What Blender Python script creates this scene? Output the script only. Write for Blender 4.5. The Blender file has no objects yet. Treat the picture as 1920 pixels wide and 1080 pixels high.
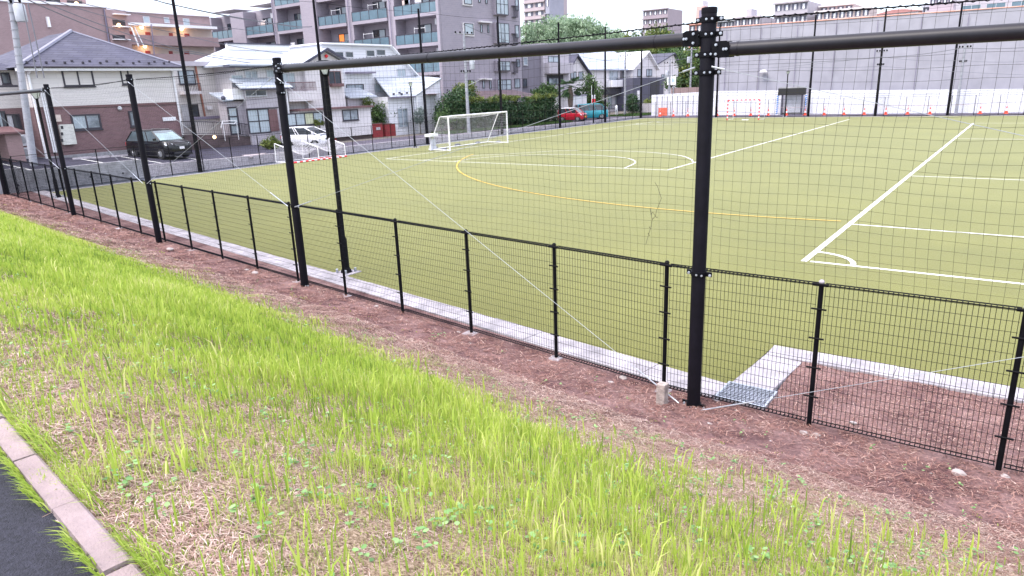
import bpy, math, random
import numpy as np
from mathutils import Vector, Matrix, noise
# ------------------------------------------------------------------ camera
sc = bpy.context.scene
COL = sc.collection
FPX = 1290.74                                   # focal length in pixels of a 1920 px wide frame
MC = np.array([[0.80610716, 0.13593074, -0.57594626],
               [0.59064171, -0.24487283, 0.76888209],
               [-0.03651888, -0.95997923, -0.2776801]])   # camera axes (right, down, forward) in world axes
EYE = 4.2
cam = bpy.data.cameras.new('camera'); cam.sensor_width = 36; cam.lens = FPX/1920*36
cam.clip_start = 0.05; cam.clip_end = 3000
co = bpy.data.objects.new('camera', cam); COL.objects.link(co)
mw = Matrix([[MC[0][0], -MC[0][1], -MC[0][2], 0], [MC[1][0], -MC[1][1], -MC[1][2], 0], [MC[2][0], -MC[2][1], -MC[2][2], EYE], [0, 0, 0, 1]])
co.matrix_world = mw
sc.camera = co
# ------------------------------------------------------------------ sky, sun, exposure
W = bpy.data.worlds.new("World"); sc.world = W; W.use_nodes = True
nt = W.node_tree; nt.nodes.clear()
SUN_EL, SUN_ROT = math.radians(55), math.radians(200)
sky = nt.nodes.new('ShaderNodeTexSky'); sky.sky_type = 'NISHITA'; sky.sun_disc = False
sky.sun_elevation = SUN_EL; sky.sun_rotation = SUN_ROT; sky.air_density = 1.0; sky.dust_density = 3.0
b1 = nt.nodes.new('ShaderNodeBackground'); nt.links.new(sky.outputs[0], b1.inputs[0]); b1.inputs[1].default_value = 0.05
tc = nt.nodes.new('ShaderNodeTexCoord'); sp = nt.nodes.new('ShaderNodeSeparateXYZ'); nt.links.new(tc.outputs['Generated'], sp.inputs[0])
rp = nt.nodes.new('ShaderNodeValToRGB'); nt.links.new(sp.outputs[2], rp.inputs[0])
rp.color_ramp.elements[0].position = 0.0; rp.color_ramp.elements[0].color = (0.40, 0.455, 0.54, 1)
rp.color_ramp.elements[1].position = 0.9; rp.color_ramp.elements[1].color = (0.99, 0.94, 1.06, 1)
e = rp.color_ramp.elements.new(0.25); e.color = (0.50, 0.545, 0.62, 1)
cn = nt.nodes.new('ShaderNodeTexNoise'); cn.inputs['Scale'].default_value = 2.2; cn.inputs['Detail'].default_value = 4
nt.links.new(tc.outputs['Generated'], cn.inputs['Vector'])
cm = nt.nodes.new('ShaderNodeMixRGB'); cm.blend_type = 'SOFT_LIGHT'; cm.inputs[0].default_value = 0.22
nt.links.new(rp.outputs[0], cm.inputs[1]); nt.links.new(cn.outputs['Fac'], cm.inputs[2])
b2 = nt.nodes.new('ShaderNodeBackground'); nt.links.new(cm.outputs[0], b2.inputs[0]); b2.inputs[1].default_value = 0.85
ad = nt.nodes.new('ShaderNodeAddShader'); wo = nt.nodes.new('ShaderNodeOutputWorld')
nt.links.new(b1.outputs[0], ad.inputs[0]); nt.links.new(b2.outputs[0], ad.inputs[1]); nt.links.new(ad.outputs[0], wo.inputs[0])
sl = bpy.data.lights.new('sun', 'SUN'); sl.energy = 0.9; sl.angle = math.radians(25); sl.color = (1, 0.96, 0.9)
so = bpy.data.objects.new('sun', sl); COL.objects.link(so)
so.rotation_euler = (math.radians(90)-SUN_EL, 0, math.pi - SUN_ROT)
vs = sc.view_settings; vs.view_transform = 'Standard'; vs.look = 'None'; vs.gamma = 1; vs.use_curve_mapping = False
vs.exposure = 1.62
R = random.Random(7)
NP = np.random.default_rng(11)
# ------------------------------------------------------------------ surveying helpers (photo survey -> points on real planes)
def ray(px, py):
    c = np.array([(px-960)/FPX, (py-540)/FPX, 1.0]); return MC @ c
def RG(px, py, z=0.0):
    r = ray(px, py); t = (z-EYE)/r[2]; return float(r[0]*t), float(r[1]*t)
def onX(px, py, X):          # -> (y, z) on the plane x = X
    r = ray(px, py); t = X/r[0]; return float(r[1]*t), float(EYE+r[2]*t)
def onY(px, py, Y):          # -> (x, z) on the plane y = Y
    r = ray(px, py); t = Y/r[1]; return float(r[0]*t), float(EYE+r[2]*t)
# ------------------------------------------------------------------ object helpers
def tag(o, label=None, cat=None, group=None, kind=None):
    if label: o['label'] = label
    if cat: o['category'] = cat
    if group: o['group'] = group
    if kind: o['kind'] = kind
    return o
def empty(name, loc, label, cat, group=None, rz=0):
    o = bpy.data.objects.new(name, None); COL.objects.link(o); o.location = loc; o.rotation_euler = (0, 0, rz)
    o.empty_display_size = 0.3
    return tag(o, label, cat, group)
def copy_tree(o, parent=None):
    c = o.copy(); COL.objects.link(c)
    if parent: c.parent = parent
    for ch in list(o.children): copy_tree(ch, c)
    return c
class MB:
    def __init__(s): s.v = []; s.f = []
    def add(s, vs_, fs):
        n = len(s.v); s.v += [tuple(p) for p in vs_]; s.f += [tuple(n+i for i in f) for f in fs]; return s
    def box(s, x0, x1, y0, y1, z0, z1):
        x0, x1 = min(x0, x1), max(x0, x1); y0, y1 = min(y0, y1), max(y0, y1); z0, z1 = min(z0, z1), max(z0, z1)
        return s.add([(x0,y0,z0),(x1,y0,z0),(x1,y1,z0),(x0,y1,z0),(x0,y0,z1),(x1,y0,z1),(x1,y1,z1),(x0,y1,z1)],
                     [(0,3,2,1),(4,5,6,7),(0,1,5,4),(1,2,6,5),(2,3,7,6),(3,0,4,7)])
    def tube(s, p, q, r, n=6, r2=None, cap=True):
        p = Vector(p); q = Vector(q); d = q-p
        if d.length < 1e-6: return s
        r2 = r if r2 is None else r2
        a = d.orthogonal().normalized(); b = d.normalized().cross(a)
        k = len(s.v); vs_ = []
        for i in range(n):
            t = 2*math.pi*i/n; o = a*math.cos(t)+b*math.sin(t)
            vs_.append(p+o*r)
        for i in range(n):
            t = 2*math.pi*i/n; o = a*math.cos(t)+b*math.sin(t)
            vs_.append(q+o*r2)
        fs = [(i, (i+1) % n, n+(i+1) % n, n+i) for i in range(n)]
        if cap: fs += [tuple(range(n-1, -1, -1)), tuple(range(n, 2*n))]
        return s.add(vs_, fs)
    def path(s, pts, r, n=5):
        for a, b in zip(pts[:-1], pts[1:]): s.tube(a, b, r, n)
        return s
    def prism(s, poly, dirv):
        n = len(poly); d = Vector(dirv)
        vs_ = [Vector(p) for p in poly]+[Vector(p)+d for p in poly]
        return s.add(vs_, [tuple(range(n-1, -1, -1)), tuple(range(n, 2*n))]+[(i, (i+1) % n, n+(i+1) % n, n+i) for i in range(n)])
    def quad(s, a, b, c, d): return s.add([a, b, c, d], [(0, 1, 2, 3)])
    def lathe(s, c, prof, n=16):
        c = Vector(c); vs_ = []; fs = []
        for r, z in prof:
            for i in range(n):
                t = 2*math.pi*i/n; vs_.append((c.x+r*math.cos(t), c.y+r*math.sin(t), c.z+z))
        m = len(prof)
        for j in range(m-1):
            for i in range(n):
                fs.append((j*n+i, j*n+(i+1) % n, (j+1)*n+(i+1) % n, (j+1)*n+i))
        fs.append(tuple(range(n-1, -1, -1))); fs.append(tuple((m-1)*n+i for i in range(n)))
        return s.add(vs_, fs)
    def sphere(s, c, r, n=8, m=6, sz=1):
        prof = [(max(1e-4, r*math.sin(math.pi*j/m)), -r*sz*math.cos(math.pi*j/m)) for j in range(m+1)]
        return s.lathe(c, prof, n)
    def build(s, name, mt, parent=None, smooth=False, local=False, bevel=0):
        me = bpy.data.meshes.new(name)
        off = Vector((0, 0, 0))
        if parent is not None and not local:
            p = parent
            while p is not None: off += Vector(p.location); p = p.parent
        if off.length > 0: me.from_pydata([(v[0]-off.x, v[1]-off.y, v[2]-off.z) for v in s.v], [], s.f)
        else: me.from_pydata(s.v, [], s.f)
        me.materials.append(mt)
        if smooth:
            me.polygons.foreach_set('use_smooth', [True]*len(me.polygons))
            if hasattr(me, 'set_sharp_from_angle'): me.set_sharp_from_angle(angle=math.radians(40))
        me.update()
        o = bpy.data.objects.new(name, me); COL.objects.link(o)
        if parent is not None: o.parent = parent
        if bevel:
            b = o.modifiers.new('bevel', 'BEVEL'); b.width = bevel; b.segments = 2; b.limit_method = 'ANGLE'
        return o
def np_mesh(name, V, F, mt, attr=None):
    """V (n,3), F (m,k) quads or tris, attr: per-vertex float 'tone'"""
    me = bpy.data.meshes.new(name); k = F.shape[1]
    me.vertices.add(len(V)); me.vertices.foreach_set('co', V.astype(np.float32).ravel())
    me.loops.add(F.size); me.loops.foreach_set('vertex_index', F.astype(np.int32).ravel())
    me.polygons.add(len(F)); me.polygons.foreach_set('loop_start', np.arange(0, F.size, k, dtype=np.int32))
    me.polygons.foreach_set('loop_total', np.full(len(F), k, dtype=np.int32))
    me.update(calc_edges=True); me.validate()
    if attr is not None:
        a = me.attributes.new('tone', 'FLOAT', 'POINT'); a.data.foreach_set('value', attr.astype(np.float32))
    me.materials.append(mt)
    o = bpy.data.objects.new(name, me); COL.objects.link(o); return o
# ------------------------------------------------------------------ materials
MATS = {}
def mat(name, col, rough=0.7, metal=0.0, ns=3.0, na=0.12, bump=0.0, bs=40.0, spec=0.5, col2=None, sheen=0, trans=0, streak=None):
    if name in MATS: return MATS[name]
    m = bpy.data.materials.new(name); m.use_nodes = True; t = m.node_tree; p = t.nodes['Principled BSDF']
    p.inputs['Roughness'].default_value = rough; p.inputs['Metallic'].default_value = metal
    p.inputs['Specular IOR Level'].default_value = spec
    c = t.nodes.new('ShaderNodeTexCoord'); n = t.nodes.new('ShaderNodeTexNoise'); n.inputs['Scale'].default_value = ns; n.inputs['Detail'].default_value = 6
    n.inputs['Roughness'].default_value = 0.65
    if streak:
        mp = t.nodes.new('ShaderNodeMapping'); mp.inputs['Scale'].default_value = streak
        t.links.new(c.outputs['Object'], mp.inputs[0]); t.links.new(mp.outputs[0], n.inputs['Vector'])
    else: t.links.new(c.outputs['Object'], n.inputs['Vector'])
    r = t.nodes.new('ShaderNodeValToRGB'); t.links.new(n.outputs['Fac'], r.inputs[0])
    a = tuple(max(0, x*(1-na)) for x in col); b = tuple(min(1, x*(1+na)) for x in col) if col2 is None else col2
    r.color_ramp.elements[0].position = 0.32; r.color_ramp.elements[0].color = (*a, 1)
    r.color_ramp.elements[1].position = 0.68; r.color_ramp.elements[1].color = (*b, 1)
    t.links.new(r.outputs[0], p.inputs['Base Color'])
    if bump:
        n2 = t.nodes.new('ShaderNodeTexNoise'); n2.inputs['Scale'].default_value = bs; n2.inputs['Detail'].default_value = 5
        t.links.new(c.outputs['Object'], n2.inputs['Vector'])
        bp = t.nodes.new('ShaderNodeBump'); bp.inputs['Strength'].default_value = bump; bp.inputs['Distance'].default_value = 0.02
        t.links.new(n2.outputs['Fac'], bp.inputs['Height']); t.links.new(bp.outputs[0], p.inputs['Normal'])
    if sheen: p.inputs['Sheen Weight'].default_value = sheen; p.inputs['Sheen Roughness'].default_value = 0.5
    MATS[name] = m; return m
def brickmat(name, c1, c2, mortar, bw, bh, rough=0.8, msize=0.01, off=0.5, axes='wall', na=0.2):
    """courses of bricks / siding boards / tiles laid on object coordinates"""
    if name in MATS: return MATS[name]
    m = bpy.data.materials.new(name); m.use_nodes = True; t = m.node_tree; p = t.nodes['Principled BSDF']; p.inputs['Roughness'].default_value = rough
    c = t.nodes.new('ShaderNodeTexCoord'); s = t.nodes.new('ShaderNodeSeparateXYZ'); t.links.new(c.outputs['Object'], s.inputs[0])
    k = t.nodes.new('ShaderNodeCombineXYZ')
    ad_ = t.nodes.new('ShaderNodeMath'); ad_.operation = 'ADD'; t.links.new(s.outputs[0], ad_.inputs[0]); t.links.new(s.outputs[1], ad_.inputs[1])
    if axes == 'wall': t.links.new(ad_.outputs[0], k.inputs[0]); t.links.new(s.outputs[2], k.inputs[1])
    else: t.links.new(s.outputs[0], k.inputs[0]); t.links.new(s.outputs[1], k.inputs[1])
    b = t.nodes.new('ShaderNodeTexBrick'); t.links.new(k.outputs[0], b.inputs['Vector'])
    b.inputs['Scale'].default_value = 1; b.inputs['Brick Width'].default_value = bw; b.inputs['Row Height'].default_value = bh
    b.inputs['Mortar Size'].default_value = msize; b.inputs['Mortar Smooth'].default_value = 0.1; b.offset = off
    b.inputs['Color1'].default_value = (*c1, 1); b.inputs['Color2'].default_value = (*c2, 1); b.inputs['Mortar'].default_value = (*mortar, 1)
    n = t.nodes.new('ShaderNodeTexNoise'); n.inputs['Scale'].default_value = 0.8; n.inputs['Detail'].default_value = 6; t.links.new(c.outputs['Object'], n.inputs['Vector'])
    mx = t.nodes.new('ShaderNodeMixRGB'); mx.blend_type = 'OVERLAY'; mx.inputs[0].default_value = na
    t.links.new(b.outputs['Color'], mx.inputs[1]); t.links.new(n.outputs['Fac'], mx.inputs[2]); t.links.new(mx.outputs[0], p.inputs['Base Color'])
    bp = t.nodes.new('ShaderNodeBump'); bp.inputs['Strength'].default_value = 0.4; bp.inputs['Distance'].default_value = 0.01; bp.invert = True
    t.links.new(b.outputs['Fac'], bp.inputs['Height']); t.links.new(bp.outputs[0], p.inputs['Normal'])
    MATS[name] = m; return m
def emis(name, col, st):
    m = bpy.data.materials.new(name); m.use_nodes = True; p = m.node_tree.nodes['Principled BSDF']
    p.inputs['Emission Color'].default_value = (*col, 1); p.inputs['Emission Strength'].default_value = st; p.inputs['Base Color'].default_value = (*col, 1); return m
def tonemat(name, stops, rough=0.6, trans=0.0, spec=0.3):
    """colour from the per-blade / per-leaf attribute 'tone' (each leaf has a colour of its own)"""
    m = bpy.data.materials.new(name); m.use_nodes = True; t = m.node_tree; p = t.nodes['Principled BSDF']
    p.inputs['Roughness'].default_value = rough; p.inputs['Specular IOR Level'].default_value = spec
    a = t.nodes.new('ShaderNodeAttribute'); a.attribute_name = 'tone'
    r = t.nodes.new('ShaderNodeValToRGB'); t.links.new(a.outputs['Fac'], r.inputs[0])
    cr = r.color_ramp; cr.elements[0].position = stops[0][0]; cr.elements[0].color = (*stops[0][1], 1)
    cr.elements[1].position = stops[-1][0]; cr.elements[1].color = (*stops[-1][1], 1)
    for q, c_ in stops[1:-1]: e_ = cr.elements.new(q); e_.color = (*c_, 1)
    t.links.new(r.outputs[0], p.inputs['Base Color'])
    if trans:
        out = t.nodes['Material Output']; tl = t.nodes.new('ShaderNodeBsdfTranslucent'); t.links.new(r.outputs[0], tl.inputs[0])
        mx = t.nodes.new('ShaderNodeMixShader'); mx.inputs[0].default_value = trans
        t.links.new(p.outputs[0], mx.inputs[1]); t.links.new(tl.outputs[0], mx.inputs[2]); t.links.new(mx.outputs[0], out.inputs[0])
    return m
M_black = mat('black_powder_coat', (0.004, 0.004, 0.006), 0.6, 0.0, 8, 0.3, spec=.1)
M_pole = mat('dark_brown_black_paint', (0.005, 0.0045, 0.008), 0.6, 0.0, 5, 0.3, spec=.12)
M_beam = mat('beam_paint', (0.008, 0.007, 0.012), 0.42, 0.0, 5, 0.3, 0.0, spec=.35)
M_wire = mat('fence_wire', (0.005, 0.006, 0.009), 0.7, spec=.1)
M_net = mat('net_twine', (0.045, 0.045, 0.03), 0.9, spec=.1)
M_zinc = mat('galvanised_steel', (0.42, 0.45, 0.50), 0.4, 0.6, 10, 0.2)
M_cable = mat('steel_cable', (0.30, 0.33, 0.36), 0.5, 0.3)
M_white = mat('white_paint', (0.78, 0.78, 0.80), 0.45, 0, 4, 0.06)
M_conc = mat('pale_concrete', (0.42, 0.39, 0.42), 0.85, 0, 6, 0.22, 0.5, 60)
M_concd = mat('weathered_concrete', (0.30, 0.30, 0.32), 0.85, 0, 2.5, 0.3, 0.4, 40)
M_asph = mat('asphalt', (0.018, 0.018, 0.034), 0.85, 0, 60, 0.6, 1.0, 160, col2=(0.04, 0.04, 0.062))
M_road = mat('street_asphalt', (0.085, 0.075, 0.105), 0.85, 0, 2, 0.25, 0.3, 90)
M_lot = mat('parking_asphalt', (0.034, 0.032, 0.056), 0.85, 0, 2, 0.3, 0.3, 90)
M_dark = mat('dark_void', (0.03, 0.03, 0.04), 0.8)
M_glassw = mat('window_glass', (0.16, 0.20, 0.25), 0.12, 0, 0.6, 0.5, spec=0.8, col2=(0.42, 0.48, 0.54))
M_glassd = mat('window_glass_dark', (0.035, 0.045, 0.06), 0.08, 0, 0.7, 0.5, spec=0.8)
M_curt = mat('curtained_glass', (0.36, 0.42, 0.46), 0.3, 0, 2.5, 0.2, spec=0.6, streak=(6, 6, 0.4))
M_frame = mat('dark_window_frame', (0.035, 0.03, 0.045), 0.5)
M_framew = mat('light_window_frame', (0.5, 0.5, 0.53), 0.5)
M_cream = brickmat('cream_siding', (0.66, 0.63, 0.61), (0.62, 0.59, 0.58), (0.45, 0.42, 0.42), 3.0, 0.30, 0.7, 0.006, na=0.1)
M_brickA = brickmat('mauve_brick', (0.20, 0.115, 0.12), (0.15, 0.085, 0.095), (0.27, 0.19, 0.20), 0.22, 0.075, 0.85, 0.006, na=0.15)
M_pink = brickmat('pink_tile_wall', (0.30, 0.215, 0.22), (0.265, 0.19, 0.195), (0.34, 0.255, 0.26), 0.25, 0.10, 0.8, 0.006, na=0.15)
M_beige = mat('beige_render', (0.62, 0.53, 0.48), 0.8, 0, 1, 0.08)
M_lilac = brickmat('lilac_grey_tile', (0.29, 0.26, 0.305), (0.265, 0.24, 0.285), (0.34, 0.31, 0.35), 0.45, 0.2, 0.75, 0.008, na=0.1)
M_lilacd = mat('balcony_wall', (0.20, 0.18, 0.25), 0.8, 0, 1, 0.1)
M_railglass = mat('blue_balcony_glass', (0.09, 0.15, 0.19), 0.25, 0, 0.5, 0.2, spec=0.7)
M_siding = brickmat('white_siding', (0.70, 0.70, 0.74), (0.66, 0.66, 0.71), (0.42, 0.42, 0.48), 4.0, 0.24, 0.6, 0.012, na=0.06)
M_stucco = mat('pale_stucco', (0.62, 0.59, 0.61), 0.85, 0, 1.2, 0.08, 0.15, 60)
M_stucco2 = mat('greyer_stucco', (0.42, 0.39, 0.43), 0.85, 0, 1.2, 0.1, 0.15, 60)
M_slate = brickmat('slate_roof', (0.085, 0.085, 0.12), (0.065, 0.065, 0.10), (0.04, 0.04, 0.06), 0.9, 0.16, 0.9, 0.012, na=0.5)
M_lightroof = brickmat('pale_blue_metal_roof', (0.42, 0.455, 0.50), (0.36, 0.395, 0.45), (0.17, 0.19, 0.24), 2.5, 0.28, 0.4, 0.02, na=0.2)
M_brownroof = brickmat('brown_tile_roof', (0.13, 0.085, 0.095), (0.10, 0.065, 0.08), (0.04, 0.03, 0.035), 0.3, 0.16, 0.7, 0.02, na=0.4)
M_brownwall = mat('brown_wall', (0.085, 0.06, 0.065), 0.9, 0, 1.5, 0.35, 0.3, 30)
M_redbrick = brickmat('red_brick', (0.30, 0.025, 0.03), (0.23, 0.02, 0.028), (0.16, 0.04, 0.04), 0.2, 0.07, 0.8, 0.006)
M_brown = mat('brown_trim', (0.14, 0.07, 0.075), 0.6)
M_green = mat('shrub_stem', (0.08, 0.06, 0.04), 0.9)
M_bark = mat('bark', (0.10, 0.08, 0.065), 0.9, 0, 8, 0.4, 0.5, 30)
M_red = mat('signal_red', (0.75, 0.03, 0.04), 0.45)
M_orange = mat('orange_red_plastic', (0.85, 0.075, 0.03), 0.45)
M_tyre = mat('tyre_rubber', (0.015, 0.015, 0.018), 0.8)
M_rim = mat('alloy_rim', (0.35, 0.36, 0.38), 0.35, 0.7)
# ------------------------------------------------------------------ the setting
def gz(y):                                       # level of the street and car park beyond the pitch
    return float(np.interp(y, [0, 14, 20, 24, 35, 55, 75, 90], [.95, .95, .60, .50, .38, .28, .12, .05]))
def lz(x, y):                                   # the car park climbs gently away from the pitch
    return gz(y)+max(0, -43.2-x)*.05
def ucut(X_): return np.interp(X_, [-40, -33, -20, -14, -9.5, -6, -3.5, -1.2, .5, 2.5, 6], [.62, .70, .76, .76, .76, .74, .715, .70, .685, .66, .64])
def gut_o(x): return fence_y(x)+.66-.026*(min(x, -3)+3)
def fence_y(x):                                  # near fence line
    return 8.42 if x > -3.7 else 8.44 - 0.1164*(x+3.7)
def kerb_y(x): return 0.60 - 0.108*x             # outer (grass) edge of the kerb on the bank
def bank_z(x, y):
    k = kerb_y(x)+0.03; f = fence_y(x); u = (y-k)/(f-k)
    z = float(np.interp(u, [-.2, 0, .06, .2, .5, .72, .80, .88, .95, 1.0, 1.2], [2.6, 2.58, 2.5, 2.08, 1.12, .47, .27, .12, .04, 0.008, 0.006]))
    return z, u
def bank_h(x, y, fine=True):
    z, u = bank_z(x, y)
    w = max(0, min(1, u*12, (1.02-u)*14))
    z += w*0.05*noise.noise((x*0.9, y*0.9, 3.1)) + w*0.028*noise.noise((x*3.3, y*3.3, 1.7))
    if fine: z += w*0.022*noise.noise((x*9, y*9, 0.3))+w*0.018*noise.noise((x*23, y*23, 5.3))
    return z
xs = [9.0]
while xs[-1] > -46: xs.append(xs[-1]-max(0.035, 0.0065*math.hypot(xs[-1]+1, 4)))
us = np.linspace(0, 1, 170)
V = np.zeros((len(xs)*len(us), 3)); i = 0; TH = []
for x in xs:
    k = kerb_y(x); f = max(fence_y(x)+.15, gut_o(x)-.5)
    for u in us:
        y = k+(f-k)*u; V[i] = (x, y, bank_h(x, y)); TH.append((x, y)); i += 1
n = len(us); ii = np.arange(len(xs)-1)[:, None]*n+np.arange(n-1)[None, :]; ii = ii.ravel()
F = np.stack([ii, ii+1, ii+n+1, ii+n], 1)
# soil with straw-brown and bare patches
def soilmat():
    m = bpy.data.materials.new('bank_soil'); m.use_nodes = True; t = m.node_tree; p = t.nodes['Principled BSDF']; p.inputs['Roughness'].default_value = 0.95
    p.inputs['Specular IOR Level'].default_value = 0.15
    c = t.nodes.new('ShaderNodeTexCoord')
    def nz(s, d=6, r=.6):
        n_ = t.nodes.new('ShaderNodeTexNoise'); n_.inputs['Scale'].default_value = s; n_.inputs['Detail'].default_value = d; n_.inputs['Roughness'].default_value = r
        t.links.new(c.outputs['Object'], n_.inputs['Vector']); return n_
    a = nz(1.1); r = t.nodes.new('ShaderNodeValToRGB'); t.links.new(a.outputs['Fac'], r.inputs[0])
    r.color_ramp.elements[0].position = .36; r.color_ramp.elements[0].color = (0.16, 0.092, 0.094, 1)
    r.color_ramp.elements[1].position = .66; r.color_ramp.elements[1].color = (0.42, 0.285, 0.27, 1)
    b = nz(26, 8, .75); r2 = t.nodes.new('ShaderNodeValToRGB'); t.links.new(b.outputs['Fac'], r2.inputs[0])
    r2.color_ramp.elements[0].position = .35; r2.color_ramp.elements[0].color = (0.22, 0.20, 0.22, 1)
    r2.color_ramp.elements[1].position = .7; r2.color_ramp.elements[1].color = (1.0, 0.9, 0.86, 1)
    mx = t.nodes.new('ShaderNodeMixRGB'); mx.blend_type = 'MULTIPLY'; mx.inputs[0].default_value = .8
    t.links.new(r.outputs[0], mx.inputs[1]); t.links.new(r2.outputs[0], mx.inputs[2])
    at_ = t.nodes.new('ShaderNodeAttribute'); at_.attribute_name = 'tone'          # thatch layer under the grass
    h = nz(60, 6, .8); r3 = t.nodes.new('ShaderNodeValToRGB'); t.links.new(h.outputs['Fac'], r3.inputs[0])
    r3.color_ramp.elements[0].position = .38; r3.color_ramp.elements[0].color = (.08, .05, .035, 1); r3.color_ramp.elements[1].position = .62; r3.color_ramp.elements[1].color = (.50, .38, .29, 1)
    e3 = r3.color_ramp.elements.new(.5); e3.color = (.26, .19, .12, 1)
    m3 = t.nodes.new('ShaderNodeMixRGB'); t.links.new(at_.outputs['Fac'], m3.inputs[0]); t.links.new(mx.outputs[0], m3.inputs[1]); t.links.new(r3.outputs[0], m3.inputs[2]); t.links.new(m3.outputs[0], p.inputs['Base Color'])
    bp = t.nodes.new('ShaderNodeBump'); bp.inputs['Strength'].default_value = .9; bp.inputs['Distance'].default_value = .02
    t.links.new(b.outputs['Fac'], bp.inputs['Height']); t.links.new(bp.outputs[0], p.inputs['Normal']); return m
M_soil = soilmat()
th = np.array([max(0, min(1, (float(ucut(x))+.03+.06*noise.noise((x*.8, y*.8, 2))-bank_z(x, y)[1])/.07)) for x, y in TH])
o = np_mesh('embankment', V, F, M_soil, th); tag(o, kind='structure')
# path on the crest
m = MB()
for a, b in zip(range(-60, 12, 4), range(-56, 16, 4)):
    m.quad((a, kerb_y(a)-5, 2.61), (b, kerb_y(b)-5, 2.61), (b, kerb_y(b)-.096, 2.61), (a, kerb_y(a)-.096, 2.61))
tag(m.build('path', M_asph), kind='structure')
# kerb of 0.6 m blocks with dark joints
m = MB(); x = 3.0; kd = Vector((-1, 0.108, 0)).normalized(); kn = Vector((-0.108, -1, 0)).normalized()
rr = random.Random(3)
pt = Vector((-3.60+0.6*9, 0.99-0.0708*9, 0))
for i in range(60):
    a = pt+kd*(0.6*i)+kd*0.008; b = a+kd*0.584
    a.y = kerb_y(a.x)+.0; b.y = kerb_y(b.x)+.0
    z = 2.635+rr.uniform(-.006, .006)
    m.prism([(a.x, a.y, z-.2), (a.x, a.y, z-.012), (a.x+kn.x*.012, a.y+kn.y*.012, z), (a.x+kn.x*.098, a.y+kn.y*.098, z), (a.x+kn.x*.108, a.y+kn.y*.108, z-.2)], b-a)
M_kerb = mat('kerb_concrete', (0.29, 0.225, 0.225), 0.9, 0, 4, 0.18, 0.5, 90)
tag(m.build('kerb', M_kerb), kind='structure')
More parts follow.
